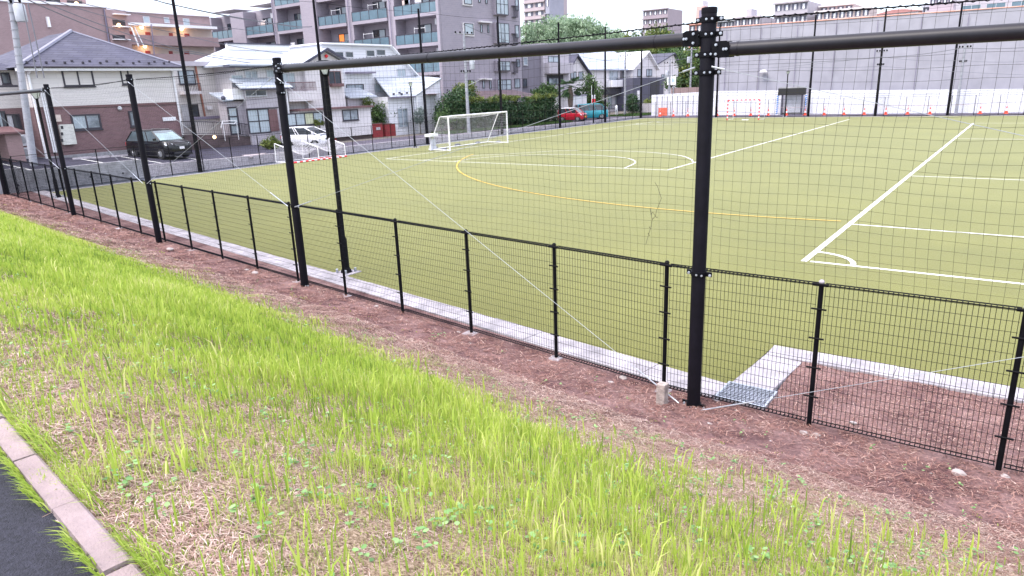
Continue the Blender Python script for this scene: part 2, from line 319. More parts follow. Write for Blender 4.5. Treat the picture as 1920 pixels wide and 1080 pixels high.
# big ground sheet, street side ground, turf
m = MB(); m.quad((-1500, -1500, -.08), (1500, -1500, -.08), (1500, 1500, -.08), (-1500, 1500, -.08))
tag(m.build('ground', mat('distant_ground', (0.16, 0.16, 0.16), .9, ns=.05)), kind='structure')
def turfmat():
    m = bpy.data.materials.new('artificial_turf'); m.use_nodes = True; t = m.node_tree; p = t.nodes['Principled BSDF']; p.inputs['Roughness'].default_value = 0.8
    p.inputs['Specular IOR Level'].default_value = 0.08; p.inputs['Sheen Weight'].default_value = 0.28; p.inputs['Sheen Roughness'].default_value = .45
    p.inputs['Sheen Tint'].default_value = (1, 1, .8, 1)
    c = t.nodes.new('ShaderNodeTexCoord')
    n1 = t.nodes.new('ShaderNodeTexNoise'); n1.inputs['Scale'].default_value = .22; n1.inputs['Detail'].default_value = 5; t.links.new(c.outputs['Object'], n1.inputs['Vector'])
    r1 = t.nodes.new('ShaderNodeValToRGB'); t.links.new(n1.outputs['Fac'], r1.inputs[0])
    r1.color_ramp.elements[0].position = .3; r1.color_ramp.elements[0].color = (0.142, 0.144, 0.021, 1)
    r1.color_ramp.elements[1].position = .7; r1.color_ramp.elements[1].color = (0.174, 0.174, 0.032, 1)
    mp = t.nodes.new('ShaderNodeMapping'); mp.inputs['Scale'].default_value = (1, .35, 1); mp.inputs['Rotation'].default_value = (0, 0, .6); t.links.new(c.outputs['Object'], mp.inputs[0])
    n2 = t.nodes.new('ShaderNodeTexNoise'); n2.inputs['Scale'].default_value = 55; n2.inputs['Detail'].default_value = 6; n2.inputs['Roughness'].default_value = .8
    t.links.new(mp.outputs[0], n2.inputs['Vector'])
    r2 = t.nodes.new('ShaderNodeValToRGB'); t.links.new(n2.outputs['Fac'], r2.inputs[0])
    r2.color_ramp.elements[0].position = .34; r2.color_ramp.elements[0].color = (.42, .42, .40, 1)
    r2.color_ramp.elements[1].position = .64; r2.color_ramp.elements[1].color = (1.0, 1.0, 1.0, 1)
    mx = t.nodes.new('ShaderNodeMixRGB'); mx.blend_type = 'MULTIPLY'; mx.inputs[0].default_value = .75
    t.links.new(r1.outputs[0], mx.inputs[1]); t.links.new(r2.outputs[0], mx.inputs[2])
    sx_ = t.nodes.new('ShaderNodeSeparateXYZ'); t.links.new(c.outputs['Object'], sx_.inputs[0])
    d4 = t.nodes.new('ShaderNodeMath'); d4.operation = 'DIVIDE'; d4.inputs[1].default_value = 4.0; t.links.new(sx_.outputs[1], d4.inputs[0])
    fl = t.nodes.new('ShaderNodeMath'); fl.operation = 'FLOOR'; t.links.new(d4.outputs[0], fl.inputs[0])
    wn = t.nodes.new('ShaderNodeTexWhiteNoise'); wn.noise_dimensions = '1D'; t.links.new(fl.outputs[0], wn.inputs['W'])   # each 4 m roll of turf has its own tone
    n5 = t.nodes.new('ShaderNodeTexNoise'); n5.inputs['Scale'].default_value = .9; n5.inputs['Detail'].default_value = 8; n5.inputs['Roughness'].default_value = .7; t.links.new(c.outputs['Object'], n5.inputs['Vector'])
    ma = t.nodes.new('ShaderNodeMath'); ma.operation = 'MULTIPLY_ADD'; ma.inputs[1].default_value = .07; ma.inputs[2].default_value = .80; t.links.new(wn.outputs['Value'], ma.inputs[0])
    mb5 = t.nodes.new('ShaderNodeMath'); mb5.operation = 'MULTIPLY_ADD'; mb5.inputs[1].default_value = .32; t.links.new(n5.outputs['Fac'], mb5.inputs[0]); t.links.new(ma.outputs[0], mb5.inputs[2])
    mm5 = t.nodes.new('ShaderNodeMixRGB'); mm5.blend_type = 'MULTIPLY'; mm5.inputs[0].default_value = 1; t.links.new(mx.outputs[0], mm5.inputs[1]); t.links.new(mb5.outputs[0], mm5.inputs[2]); t.links.new(mm5.outputs[0], p.inputs['Base Color'])
    bp = t.nodes.new('ShaderNodeBump'); bp.inputs['Strength'].default_value = .8; bp.inputs['Distance'].default_value = .015
    t.links.new(n2.outputs['Fac'], bp.inputs['Height']); t.links.new(bp.outputs[0], p.inputs['Normal']); return m
M_turf = turfmat()
TX0, TY1 = -39.75, 82.6
poly = [(TX0, TY1, 0), (TX0, gut_o(TX0), 0), (-2.985, gut_o(-3.7)-.0, 0), (-2.905, 11.0, 0), (40, 11.3, 0), (40, TY1, 0)]
me = MB(); me.add(poly, [(0, 1, 2, 3, 4, 5)])
tag(me.build('turf_pitch', M_turf), kind='structure')
m = MB(); m.quad((-42.2, 10, -.04), (60, 7, -.04), (60, 92, -.04), (-42.2, 92, -.04))
tag(m.build('perimeter_strip', mat('dark_perimeter', (0.05, 0.06, 0.085), .9, ns=4, na=.3)), kind='structure')  # drain strip ground; bluish shadow of the gap is put into its colour
m = MB(); m.box(TX0-.14, TX0, gut_o(TX0)-.4, TY1+.14, -.1, .03); m.box(TX0, 60, TY1, TY1+.14, -.1, .03)
tag(m.build('turf_edging', M_conc), kind='structure')
# concrete gutter of short slabs following the fence, with the U-turn round the soil pocket
m = MB()
def slab(p0, p1, w, z=.02, L=.6):
    p0 = Vector(p0); p1 = Vector(p1); d = (p1-p0); n_ = max(1, round(d.length/L)); s_ = d/n_; nn = Vector((-d.y, d.x, 0)).normalized()*w
    for i in range(n_):
        a = p0+s_*i+s_*.006; b = p0+s_*(i+1)-s_*.006; zz = z+rr.uniform(-.005, .005)
        m.prism([(a.x, a.y, zz-.12), (b.x, b.y, zz-.12), (b.x+nn.x, b.y+nn.y, zz-.12), (a.x+nn.x, a.y+nn.y, zz-.12)], (0, 0, .12))
slab((-3.05, gut_o(-3.7)-.56, 0), (-41, gut_o(-41)-.56, 0), -.54)
slab((-3.02, 8.5, 0), (-3.0, 8.56, 0), -.1)
slab((-2.98, 9.16, 0), (-2.9, 10.5, 0), -.56)
slab((-2.9, 10.52, 0), (9, 10.62, 0), .46)
for (x_, y_) in [(-3.6-1.2*k, gut_o(-3.6-1.2*k)-.42) for k in range(16)]+[(-2.7, 9.6), (-2.66, 10.2), (-2.2, 10.72), (-1.6, 10.74), (-.4, 10.76), (.2, 10.78)]:
    m.box(x_-.05, x_+.03, y_-.012, y_+.012, .01, .024)
tag(m.build('gutter', mat('gutter_concrete', (0.30, 0.28, 0.30), .9, 0, 2.2, .2, .5, 50, col2=(.48, .45, .48))), kind='structure')
# soil pocket inside the U
V = []; 
gx = np.arange(-2.38, 9, .06); gy = np.arange(8.5, 10.56, .06)
for x in gx:
    for y in gy: V.append((x, y, -.01+.03*noise.noise((x*2, y*2, 0))+.018*noise.noise((x*9, y*9, 2))))
V = np.array(V); n = len(gy); ii = (np.arange(len(gx)-1)[:, None]*n+np.arange(n-1)[None, :]).ravel()
tag(np_mesh('soil_pocket', V, np.stack([ii, ii+n, ii+n+1, ii+1], 1), M_soil), kind='structure')
# street / car park
m = MB(); ys = [-60, 0, 14, 20, 24, 33.5, 35, 55, 75, 90, 140]
for a, b in zip(ys[:-1], ys[1:]):
    m.quad((-43.1 if b <= 33.5 else -46.6, a, gz(a)), (-41.9, a, gz(a)), (-41.9, b, gz(b)), (-43.1 if b <= 33.5 else -46.6, b, gz(b)))
m.quad((-41.9, 84.4, .03), (70, 84.4, .03), (70, 90, .03), (-41.9, 90, .03))
tag(m.build('road', M_road), kind='structure')
m = MB()
for a, b in ((-60, 0), (0, 14), (14, 20), (20, 24), (24, 33.5)):
    m.quad((-62, a, lz(-62, a)), (-43.2, a, gz(a)+.006), (-43.2, b, gz(b)+.006), (-62, b, lz(-62, b)))
tag(m.build('parking_lot', M_lot), kind='structure')
m = MB()
for a, b in zip([33.5, 55, 75, 90], [55, 75, 90, 140]):
    m.quad((-400, a, gz(a)+.0), (-46.6, a, gz(a)+.0), (-46.6, b, gz(b)+.0), (-400, b, gz(b)))
m.quad((-400, 90, .0), (400, 90, .0), (400, 900, 6), (-400, 900, 6))
tag(m.build('far_ground', mat('far_ground_soil', (0.17, 0.15, 0.13), .9, ns=.3)), kind='structure')
# pitch markings
def line(m, pts, w, z=.004):
    P = [Vector((p[0], p[1], 0)) for p in pts]
    for i in range(len(P)-1):
        d = (P[i+1]-P[i]); e_ = d.normalized()*0.0; n_ = Vector((-d.y, d.x, 0)).normalized()*w/2
        a, b = P[i]-e_, P[i+1]+e_
        m.quad((a.x-n_.x, a.y-n_.y, z), (b.x-n_.x, b.y-n_.y, z), (b.x+n_.x, b.y+n_.y, z), (a.x+n_.x, a.y+n_.y, z))
def poly_line(m, pts, w, z=.004):
    P = [Vector((p[0], p[1], 0)) for p in pts]; L = []
    for i in range(len(P)):
        d = (P[min(i+1, len(P)-1)]-P[max(i-1, 0)]).normalized(); n_ = Vector((-d.y, d.x, 0))*w/2
        L += [(P[i].x-n_.x, P[i].y-n_.y, z), (P[i].x+n_.x, P[i].y+n_.y, z)]
    m.add(L, [(2*i, 2*i+2, 2*i+3, 2*i+1) for i in range(len(P)-1)])
def smooth(pts, k=8):
    P = [Vector((p[0], p[1], 0)) for p in pts]; P = [P[0]*2-P[1]]+P+[P[-1]*2-P[-2]]; out = []
    for i in range(1, len(P)-2):
        for j in range(k):
            t = j/k; a, b, c, d = P[i-1], P[i], P[i+1], P[i+2]
            out.append(0.5*((2*b)+(c-a)*t+(2*a-5*b+4*c-d)*t*t+(3*b-a-3*c+d)*t**3))
    out.append(P[-2]); return [(p.x, p.y) for p in out]
M_line = mat('white_turf_line', (0.66, 0.67, 0.64), .8, 0, 30, .12)
M_yline = mat('yellow_turf_line', (0.56, 0.38, 0.07), .8, 0, 30, .12)
m = MB(); C0 = (-3.93, 16.94); w = .11
line(m, [(-3.93, 16.88), (-3.96, 71.0)], .14); line(m, [(-3.8, 16.94), (40, 16.94+.3)], w)
line(m, [(-3.85, 22.0), (40, 22.2)], w*.85); line(m, [(-3.88, 33.9), (40, 34.0)], w*.85); line(m, [(-3.9, 54.3), (40, 54.3)], w); line(m, [(-3.9, 71.0), (40, 71.0)], w)
poly_line(m, [(-3.93+1.05*math.cos(t), 16.94+1.05*math.sin(t)) for t in np.linspace(0, math.pi/2, 14)], .12, .008)
line(m, [(-34.6, 32.6), (-14.35, 32.64)], .09); line(m, [(-14.42, 32.7), (-14.9, 78)], .10)
line(m, [(-34.58, 32.7), (-34.75, 75)], .10, .008)
poly_line(m, smooth([(-14.6, 36.4), (-15.4, 37.9), (-16.95, 39.7), (-19.9, 41.1), (-23.4, 41.4), (-25.8, 40.5), (-27.4, 38.6), (-28.7, 37.1), (-30.5, 35.2), (-31.2, 32.7)]), .085, .012)
poly_line(m, smooth([(-16.8, 32.6), (-17.4, 35), (-18.3, 36.5), (-19.4, 37.45), (-21.6, 38.2), (-24.5, 38.2), (-27.0, 36.8), (-28.3, 34.8), (-28.6, 32.7)]), .085, .016)
poly_line(m, smooth([(-29.5, 75.5), (-31.5, 76.2), (-33.6, 75.8), (-34.3, 74.4), (-33, 72.9), (-30.5, 72.4), (-27, 72.2)]), .10, .012)
poly_line(m, smooth([(-30, 69.2), (-32.8, 69.4), (-34.7, 70.1), (-35.0, 71.2)]), .10, .02)
tag(m.build('pitch_lines', M_line), kind='structure')
m = MB(); a0 = math.atan2(37-46.4, -30+8)+2*math.pi; a1 = math.atan2(22.1-46.4, -4.2+8)+2*math.pi
poly_line(m, [(-8+24.4*math.cos(t), 46.4+24.4*math.sin(t)) for t in np.linspace(a0, a1, 70)], .08, .02)
tag(m.build('pitch_arc_line', M_yline), kind='structure')
# car park lines (all run towards the pitch)
m = MB()
for (x0, y0, x1, y1) in ((10, 314, 60, 323), (176, 293.5, 253, 308), (253, 286, 328, 300), (375, 287, 401, 292.5)):
    Y = RG(x1, y1, .8)[1]; z = gz(Y)+.012
    m.quad((-48.5, Y-.06, lz(-48.5, Y)+.012), (-43.4, Y-.06, lz(-43.4, Y)+.014), (-43.4, Y+.06, lz(-43.4, Y)+.014), (-48.5, Y+.06, lz(-48.5, Y)+.012))
tag(m.build('parking_lines', M_line), kind='structure')
# ------------------------------------------------------------------ near low mesh fence
def mesh_panel_bulk(parts, name, parent, mt):
    """parts: list of (p, q, r) thin 4-sided wires -> one mesh"""
    if not parts: return None
    P = np.array([a for a, b, r in parts], float); Q = np.array([b for a, b, r in parts], float); Rr = np.array([r for a, b, r in parts])[:, None]
    D = Q-P; D /= np.linalg.norm(D, axis=1)[:, None]
    up = np.where(np.abs(D[:, 2:3]) > .8, np.array([[1., 0, 0]]), np.array([[0, 0, 1.]])); A = np.cross(D, up); A /= np.linalg.norm(A, axis=1)[:, None]; B = np.cross(D, A)
    V = np.stack([P+A*Rr, P+B*Rr, P-A*Rr, P-B*Rr, Q+A*Rr, Q+B*Rr, Q-A*Rr, Q-B*Rr], 1).reshape(-1, 3)
    base = np.arange(len(parts))[:, None]*8
    F = np.concatenate([base+np.array([[i, (i+1) % 4, 4+(i+1) % 4, 4+i]]) for i in range(4)], 0)
    off = np.array(parent.location) if parent is not None else 0
    o = np_mesh(name, V-off, F, mt)
    if parent is not None: o.parent = parent
    return o
posts = [(-3.7-1.955*k, fence_y(-3.7-1.955*k)) for k in range(19, 0, -1)]+[(-3.7, 8.44)]+[(-3.7+1.96*k, 8.42) for k in range(1, 7)]
H_F = 1.87
fr = empty('mesh_fence', (-3.7, 8.44, 0), 'low black welded mesh fence with rolled top edge at the foot of the grass bank', 'fence')
def rolled(x, y, s, e_, zt, zb):
    pass
for (x0, y0), (x1, y1) in zip(posts[:-1], posts[1:]):
    parts = []; d = Vector((x1-x0, y1-y0, 0)); L = d.length; d.normalize(); nrm = Vector((-d.y, d.x, 0))
    nv = 38
    for i in range(nv):
        t = .05+(L-.10)*i/(nv-1); b = Vector((x0, y0, 0))+d*t
        zt = H_F-.04; z0 = .06
        parts.append((b+Vector((0, 0, z0)), b+Vector((0, 0, zt)), .0029))
        # rolled triangular top and foot
        for zz, sg in ((zt, -1), (z0, 1)):
            p1 = b+nrm*.045+Vector((0, 0, zz+.025)); p2 = b-nrm*.045+Vector((0, 0, zz+.025))
            parts.append((b+Vector((0, 0, zz)), p1, .0042)); parts.append((p1, p2, .0055)); parts.append((p2, b+Vector((0, 0, zz)), .0042))
    a = Vector((x0, y0, 0))+d*.04; b = Vector((x1, y1, 0))-d*.04
    for k in range(16):
        z = .06+(H_F-.10)*k/15
        parts.append((a+Vector((0, 0, z)), b+Vector((0, 0, z)), .0026))
    for zz in (H_F-.015, .085):
        for sg in (-1, 1):
            q = nrm*.045*sg+Vector((0, 0, zz)); parts.append((a+q, b+q, .0075))
    mesh_panel_bulk(parts, 'mesh_panel', fr, M_wire)
for (x, y) in posts:
    m = MB(); m.lathe((x, y, 0), [(.0285, -.1), (.0285, H_F+.0), (.0285, H_F+.01)], 12)
    px = m.build('post', M_black, fr, smooth=True)
    m = MB(); m.lathe((x, y, 0), [(.031, H_F+.0), (.034, H_F+.015), (.02, H_F+.035), (.004, H_F+.04)], 12)
    m.build('post_cap', M_conc if x > -3 else M_black, px, smooth=True)
    m = MB(); d = (Vector((-1, .1164, 0)) if x < -3.6 else Vector((-1, 0, 0))).normalized()
    for z in (.42, .80, 1.18, 1.55, H_F-.02):
        if x > -22: m = MB()
        rz_ = .02 if z > 1.6 else .012
        m.tube(Vector((x, y-.03, z))-d*.085, Vector((x, y-.03, z))+d*.085, rz_, 6)
        m.tube((x, y-.03, z), (x, y+.03, z), .02, 6)
        if x > -22: m.build('panel_clamp', M_black, px)
    if x <= -22:
        m.tube((x, y-.03, .42), (x, y-.03, 1.8), .006, 4); m.build('panel_clamp', M_black, px)
pads = []
for i, (x, y) in enumerate(posts):
    if x > -3 or (rr.random() < .3 and x < -6): continue
    m = MB(); a = rr.uniform(-.1, .1); h = rr.uniform(.08, .11)
    c, s_ = math.cos(a), math.sin(a)
    P = [(x+c*sx*h*1.1-s_*sy*h, y-.03+s_*sx*h+c*sy*h, -.1) for sx, sy in ((-1, -1), (1, -1), (1, 1), (-1, 1))]
    m.prism(P, (0, 0, .115+rr.uniform(0, .02))); m.build('post_footing', M_conc, fr, bevel=.008)
# ------------------------------------------------------------------ tall support poles, beams, nets
NB = [(-41.0, 12.62), (-30.07, 11.42), (-21.24, 10.27), (-13.0, 9.40), (-3.14, 8.15), (6.9, 8.15)]
HP = 5.0
ang = []
def bolt(m, c, d, r=.018, l=.06):
    c = Vector(c); d = Vector(d).normalized(); m.tube(c, c+d*l, r*.55, 6); m.tube(c+d*l*.4, c+d*l*.8, r, 6)
names = ['black support pole at the far left corner of the bank fence', 'black support pole with a beam on its left, leftmost full pole of the bank fence',
         'black support pole without a beam, between two netting bays left of the first long beam', 'black support pole carrying the left end of the long beam',
         'thick black support pole near the middle where two beams meet, stone marker at its foot', 'black support pole at the right end of the right-hand beam']
poles = []
for i, ((x, y), lb) in enumerate(zip(NB, names)):
    if i == 0: continue        # the beam there ends on the tall corner pole
    t = empty('support_pole', (x, y, 0), lb, 'pole', 'net support poles along the bank fence')
    m = MB(); z0 = -.15; r = .086
    m.lathe((x, y, 0), [(r, z0), (r, HP-.02), (r-.006, HP)], 28); m.build('pole', M_pole, t, smooth=True)
    m = MB(); m.lathe((x, y, 0), [(r+.004, HP-.05), (r+.004, HP+.004), (r-.01, HP+.012)], 28); m.build('cap', M_conc if i == 9 else M_pole, t, smooth=True)
    mc = MB(); mb = MB(); vw = Vector((-x, -y, 0)).normalized()
    if i + 1 < len(NB): dr = Vector((NB[i+1][0]-x, NB[i+1][1]-y, 0)).normalized()
    else: dr = Vector((1, 0, 0))
    dl = (Vector((NB[i-1][0]-x, NB[i-1][1]-y, 0)).normalized()) if i else -dr
    zs = [4.88, 4.72, 4.50, 4.30, 1.87, .05] if i >= 3 else [4.86, 1.87]
    for z in zs:
        mc = MB(); mc.lathe((x, y, z-.03), [(r+.012, 0), (r+.012, .06)], 24)
        for d in (dl, dr):
            mc.prism([Vector((x, y, z-.028))+d*(r+.005)+vw*.008, Vector((x, y, z-.028))+d*(r+.085)+vw*.008, Vector((x, y, z+.028))+d*(r+.085)+vw*.008, Vector((x, y, z+.028))+d*(r+.005)+vw*.008], -vw*.03)
            for p_, r_, l_ in ((Vector((x, y, z))+d*(r+.055)+vw*.012, .018, .06), (Vector((x, y, z))+vw*(r+.006)+d*.035, .014, .03)):
                if i < 3 and r_ < .018: continue
                mb = MB(); bolt(mb, p_, vw, r_, l_); mb.build('bolt', M_zinc, t)
        mc.build('clamp_band', M_black, t, smooth=True)
    poles.append(t)
def beam(i, j, za, zb, lb, r=.078):
    a = Vector((*NB[i], za)); b = Vector((*NB[j], zb)); d = (b-a).normalized()
    t = empty('beam', tuple(a), lb, 'beam', 'horizontal pipe beams over the bank fence')
    m = MB(); p, q = a+d*.13, b-d*.13
    m.tube(p, q, r, 28); m.build('pipe', M_beam, t, smooth=True)
    m = MB()
    for f in (.035, .5, .93):
        c = a.lerp(b, f); m.tube(c-d*.012, c+d*.012, r+.004, 28, cap=True)
    m.build('joint_ring', M_beam, t, smooth=True)
    m = MB(); 
    for c, s_ in ((a, 1), (b, -1)):
        for off in (-.045, .045):
            nn = Vector((-d.y, d.x, 0)).normalized()*off*2
            m.prism([c+d*s_*.08+nn+Vector((0, 0, -.085)), c+d*s_*.28+nn+Vector((0, 0, -.085)), c+d*s_*.28+nn+Vector((0, 0, .07)), c+d*s_*.24+nn+Vector((0, 0, .09)), c+d*s_*.08+nn+Vector((0, 0, .09))], (0, .008, 0))
    m.build('end_bracket', M_black, t)
    nn = Vector((0, -1, 0))
    for c, s_ in ((a, 1), (b, -1)):
        for dx, dz in ((.14, .05), (.14, -.05), (.23, 0), (.26, 0)): m = MB(); bolt(m, c+d*s_*dx+nn*.1+Vector((0, 0, dz)), nn, .016, .04); m.build('bolt', M_zinc, t)
beam(3, 4, 4.79, 4.68, 'long black pipe beam across the middle netting bay')
beam(4, 5, 4.545, 4.50, 'black pipe beam running off to the right above the corner pole')
beam(0, 1, 4.80, 4.80, 'thin dark pipe beam at the far left end of the bank fence', .07)
# netting, bay by bay: a knotted square mesh that sags a little between its ropes
def net(i, j, lb, cell=.112, seed=1, tw=.0014):
    a = Vector((*NB[i], 0)); b = Vector((*NB[j], 0)); d = b-a; L = d.length; d.normalize(); nn = Vector((-d.y, d.x, 0))
    a = a+nn*.13+d*.1; b = b+nn*.13-d*.1; L = (b-a).length
    nx = int(L/cell); nz = int((HP-.10-1.88)/cell)
    G = np.zeros((nx+1, nz+1, 3))
    for p in range(nx+1):
        for q in range(nz+1):
            u, v = p/nx, q/nz
            lo = 1.90; hi = HP-.13-.04*math.sin(math.pi*u)
            w1 = noise.noise((p*.055+seed*9, q*.10, 1.3))*.075+noise.noise((p*.22, q*.22+seed, 7.7))*.016
            w2 = noise.noise((p*.06, q*.09+seed*5, 4.1))*.09+noise.noise((p*.2, q*.2, 2.2))*.018
            e = math.sin(math.pi*min(1, max(0, v)))**.6; eu = min(1, u*12, (1-u)*12)
            # the bottom row is hooked up in small scallops
            zc = lo+(hi-lo)*v+w2*e-.05*math.sin(math.pi*u)*e
            P = a+d*(L*u+w1*e*eu)+nn*(.10*noise.noise((p*.05, q*.07, seed))*e)
            G[p, q] = (P.x, P.y, zc)
    parts = []
    for p in range(nx+1):
        for q in range(nz): parts.append((G[p, q], G[p, q+1], tw))
    for q in range(nz+1):
        for p in range(nx): parts.append((G[p, q], G[p+1, q], tw))
    t = empty('safety_net', (a.x, a.y, 1.9), lb, 'net', 'black netting bays above the bank fence')
    mesh_panel_bulk(parts, 'netting', t, M_net)
    for z in (1.885, HP-.13):
        parts = []; pts = []
        N = 60
        for k in range(N+1):
            u = k/N; P = a+d*(L*u); zz = z-.04*math.sin(math.pi*u)*(z > 3); parts and None
            pts.append(Vector((P.x, P.y, zz)))
        for p, q in zip(pts[:-1], pts[1:]): parts.append((p, q, .007 if z > 3 else .004))
        mesh_panel_bulk(parts, 'edge_rope', t, M_black)
    # lashing loops along the top rope
    m = MB(); k = 0; pts = []
    while k*.028 < L:
        P = a+d*(k*.028); zz = HP-.13-.04*math.sin(math.pi*k*.028/L); an = k*math.pi/2
        pts.append(Vector((P.x, P.y, zz+.013*math.sin(an)))+nn*.013*math.cos(an)); k += 1
    m.path(pts, .005, 4); m.build('lashing', M_black, t)
net(0, 1, 'black netting bay at the far left end of the bank fence', .14, 1)
net(1, 2, 'black netting bay in front of the brick and cream house', .14, 2)
net(2, 3, 'black netting bay in front of the white car', .125, 3)
net(3, 4, 'large black netting bay below the long beam', .112, 4)
net(4, 5, 'black netting bay right of the corner pole over the right-hand pitch', .112, 5)
# bracing cables with turnbuckles
def cable(p, q, lb, r=.0034, mt=None, grp='diagonal bracing cables', turn=True):
    p = Vector(p); q = Vector(q); d = (q-p).normalized(); t = empty('bracing_cable', tuple(p), lb, 'cable', grp)
    m = MB(); m.tube(p, q, r, 6); m.build('cable', mt or M_cable, t)
    if turn:
        m = MB(); m.tube(q-d*.75, q-d*.15, .010, 8); m.tube(q-d*.2, q, .009, 6); m.build('turnbuckle', M_zinc, t, smooth=True)
        m = MB(); m.tube(p, p+d*.16, .011, 6); m.build('end_fitting', M_zinc, t, smooth=True)
def nb(i, z, off=-.11): return (NB[i][0], NB[i][1]+off, z)
cable((NB[4][0]-.1, 8.03, 4.36), (NB[3][0]+.12, 9.30, 1.87), 'bracing cable falling left from the corner pole to the next pole')
cable((NB[3][0]+.1, 9.28, 4.60), (NB[4][0]-.16, 8.03, .08), 'bracing cable falling right to the foot of the corner pole')
cable((NB[2][0]+.1, 10.16, 4.8), (NB[3][0]-.12, 9.30, 1.87), 'pale bracing cable falling right in front of the white car')
cable((NB[3][0]-.1, 9.28, 4.6), (NB[2][0]+.12, 10.16, 1.87), 'bracing cable falling left in front of the white car', .004)
cable((NB[1][0]+.1, 11.3, 4.8), (NB[2][0]-.12, 10.16, 1.87), 'bracing cable falling right in front of the brick wall')
cable((NB[0][0]+.1, 12.5, 4.8), (NB[1][0]-.12, 11.3, 1.87), 'bracing cable falling right at the far left pole')
cable((NB[4][0]+.1, 8.03, 4.36), (NB[5][0]-.1, 8.03, 1.9), 'bracing cable falling right from the corner pole over the grey wall')
cable((NB[5][0]-.1, 8.03, 4.36), (NB[4][0]+.14, 8.03, .05), 'bracing cable rising right from the foot of the corner pole')
m = MB()
for (p, q) in (((NB[2][0], 10.17, 4.86), (NB[3][0], 9.3, 4.86)), ((NB[1][0], 11.3, 4.86), (NB[2][0], 10.17, 4.86)), ((NB[1][0], 11.3, 4.2), (NB[3][0], 9.3, 4.2))):
    P, Q = Vector(p), Vector(q); m.path([P.lerp(Q, k/12)-Vector((0, 0, .10*math.sin(math.pi*k/12))) for k in range(13)], .006, 4)
tag(m.build('head_rope', M_black), 'thin dark head rope strung between the poles on the left of the bank fence', 'rope')
# dead vine caught in the netting
m = MB(); Yv = 8.62
def vp(px, py): x, z = onY(px, py, Yv); return (x, Yv, z)
rs = random.Random(5)
main = [vp(*p) for p in ((1211, 458), (1216, 440), (1221, 424), (1223, 412), (1229, 405), (1231, 395), (1240, 372), (1233, 350), (1228, 342))]
m.path(main, .0028, 4); m.path([vp(1223, 412), vp(1221, 400), vp(1219, 390), vp(1221, 402)], .003, 4)
m.path([vp(1229, 405), vp(1224, 398), vp(1219, 402)], .003, 4)
for c in ((1223, 411), (1230, 407), (1222, 400), (1216, 440), (1219, 428)):
    p = Vector(vp(*c))
    for k in range(3):
        q = p+Vector((rs.uniform(-.02, .02), 0, rs.uniform(-.02, .02))); m.add([p, q, q+Vector((.012, 0, .01))], [(0, 1, 2)])
tag(m.build('dead_vine', mat('dead_vine', (.05, .045, .03), .9)), 'dried vine twig caught in the netting left of the corner pole', 'twig')
# stone marker, grate
m = MB(); x, y = -3.50, 7.93
m.prism([(x-.065, y-.06, -.2), (x+.06, y-.065, -.2), (x+.065, y+.06, -.2), (x-.06, y+.065, -.2)], (.008, .0, .56))
tag(m.build('boundary_marker', mat('old_marker_stone', (.34, .29, .27), .95, 0, 9, .4, .8, 40), bevel=.012), 'short square weathered stone marker beside the foot of the corner pole', 'marker')
t = empty('drain_grate', (-2.65, 8.85, 0), 'galvanised steel drain grate in the gutter corner behind the mesh fence', 'grate')
m = MB()
x0, x1, y0, y1 = -2.98, -2.36, 8.60, 9.12
for k in range(13):
    x = x0+(x1-x0)*k/12; m.box(x-.004, x+.004, y0, y1, .0, .035)
for k in range(11):
    y = y0+(y1-y0)*k/10; m.box(x0, x1, y-.006, y+.006, .033, .041)
m.build('bars', M_zinc, t)
m = MB(); m.box(x0-.03, x0-.006, y0-.03, y1+.03, -.02, .045); m.box(x1+.006, x1+.03, y0-.03, y1+.03, -.02, .045); m.box(x0-.006, x1+.006, y0-.03, y0-.008, -.02, .045); m.box(x0-.006, x1+.006, y1+.008, y1+.03, -.02, .045)
m.build('rim', M_zinc, t)
m = MB(); m.box(x0, x1, y0, y1, -.03, -.012); m.build('sump', M_lilacd, t)
# ------------------------------------------------------------------ pitch lamps
def lamp(x, y, h, lb, base=True):
    t = empty('street_lamp', (x, y, 0), lb, 'lamp', 'black pitch-side lamp posts')
    m = MB(); m.lathe((x, y, 0), [(.085, 0), (.085, .85), (.06, .92), (.055, h-.3)], 16); m.build('post', M_black, t, smooth=True)
    hd = MB(); hd.lathe((x, y, h-.32), [(.07, 0), (.09, .04)], 12); hd.lathe((x, y, h-.02), [(.21, 0), (.22, .02), (.12, .05)], 4)
    for k in range(4):
        a = math.pi/4*0+k*math.pi/2; c, s_ = math.cos(a), math.sin(a)
        hd.tube((x+.07*c, y+.07*s_, h-.30), (x+.205*c, y+.205*s_, h-.01), .012, 5)
    hf = hd.build('lantern_frame', M_black, t)
    g = MB(); g.lathe((x, y, h-.29), [(.055, 0), (.18, .265)], 4); g.build('lantern_glass', mat('lantern_glass', (.6, .66, .6), .15, spec=.8), t)
    if base:
        b = MB(); b.box(x-.26, x+.26, y-.26, y+.26, -.05, .018); b.build('base_plate', M_conc, t)
        f = MB(); f.lathe((x, y, .018), [(.14, 0), (.14, .02), (.095, .12)], 10); f.build('flange', M_black, t)
        b = MB()
        for sx in (-1, 1):
            for sy in (-1, 1): b = MB(); b.lathe((x+.155*sx, y+.155*sy, .02), [(.033, 0), (.033, .09), (.02, .10)], 10); b.build('anchor_cap', M_zinc, t, smooth=True)
lamp(-13.10, 10.72, 4.95, 'black lamp post on a bolted plate just behind the low fence, left of centre')
lx, ly = RG(775, 277); lamp(lx+.2, ly, 4.95, 'black lamp post beside the left end of the white goal')
lx, ly = RG(1110, 232); lamp(lx+.2, ly, 4.95, 'black lamp post beside the palm tree')
lx, ly = RG(1475, 219); lamp(lx, 82.9, 4.95, 'black lamp post in front of the black construction gate')
lamp(-37.0, 13.55, 4.85, 'black lamp post behind the leftmost full support pole')
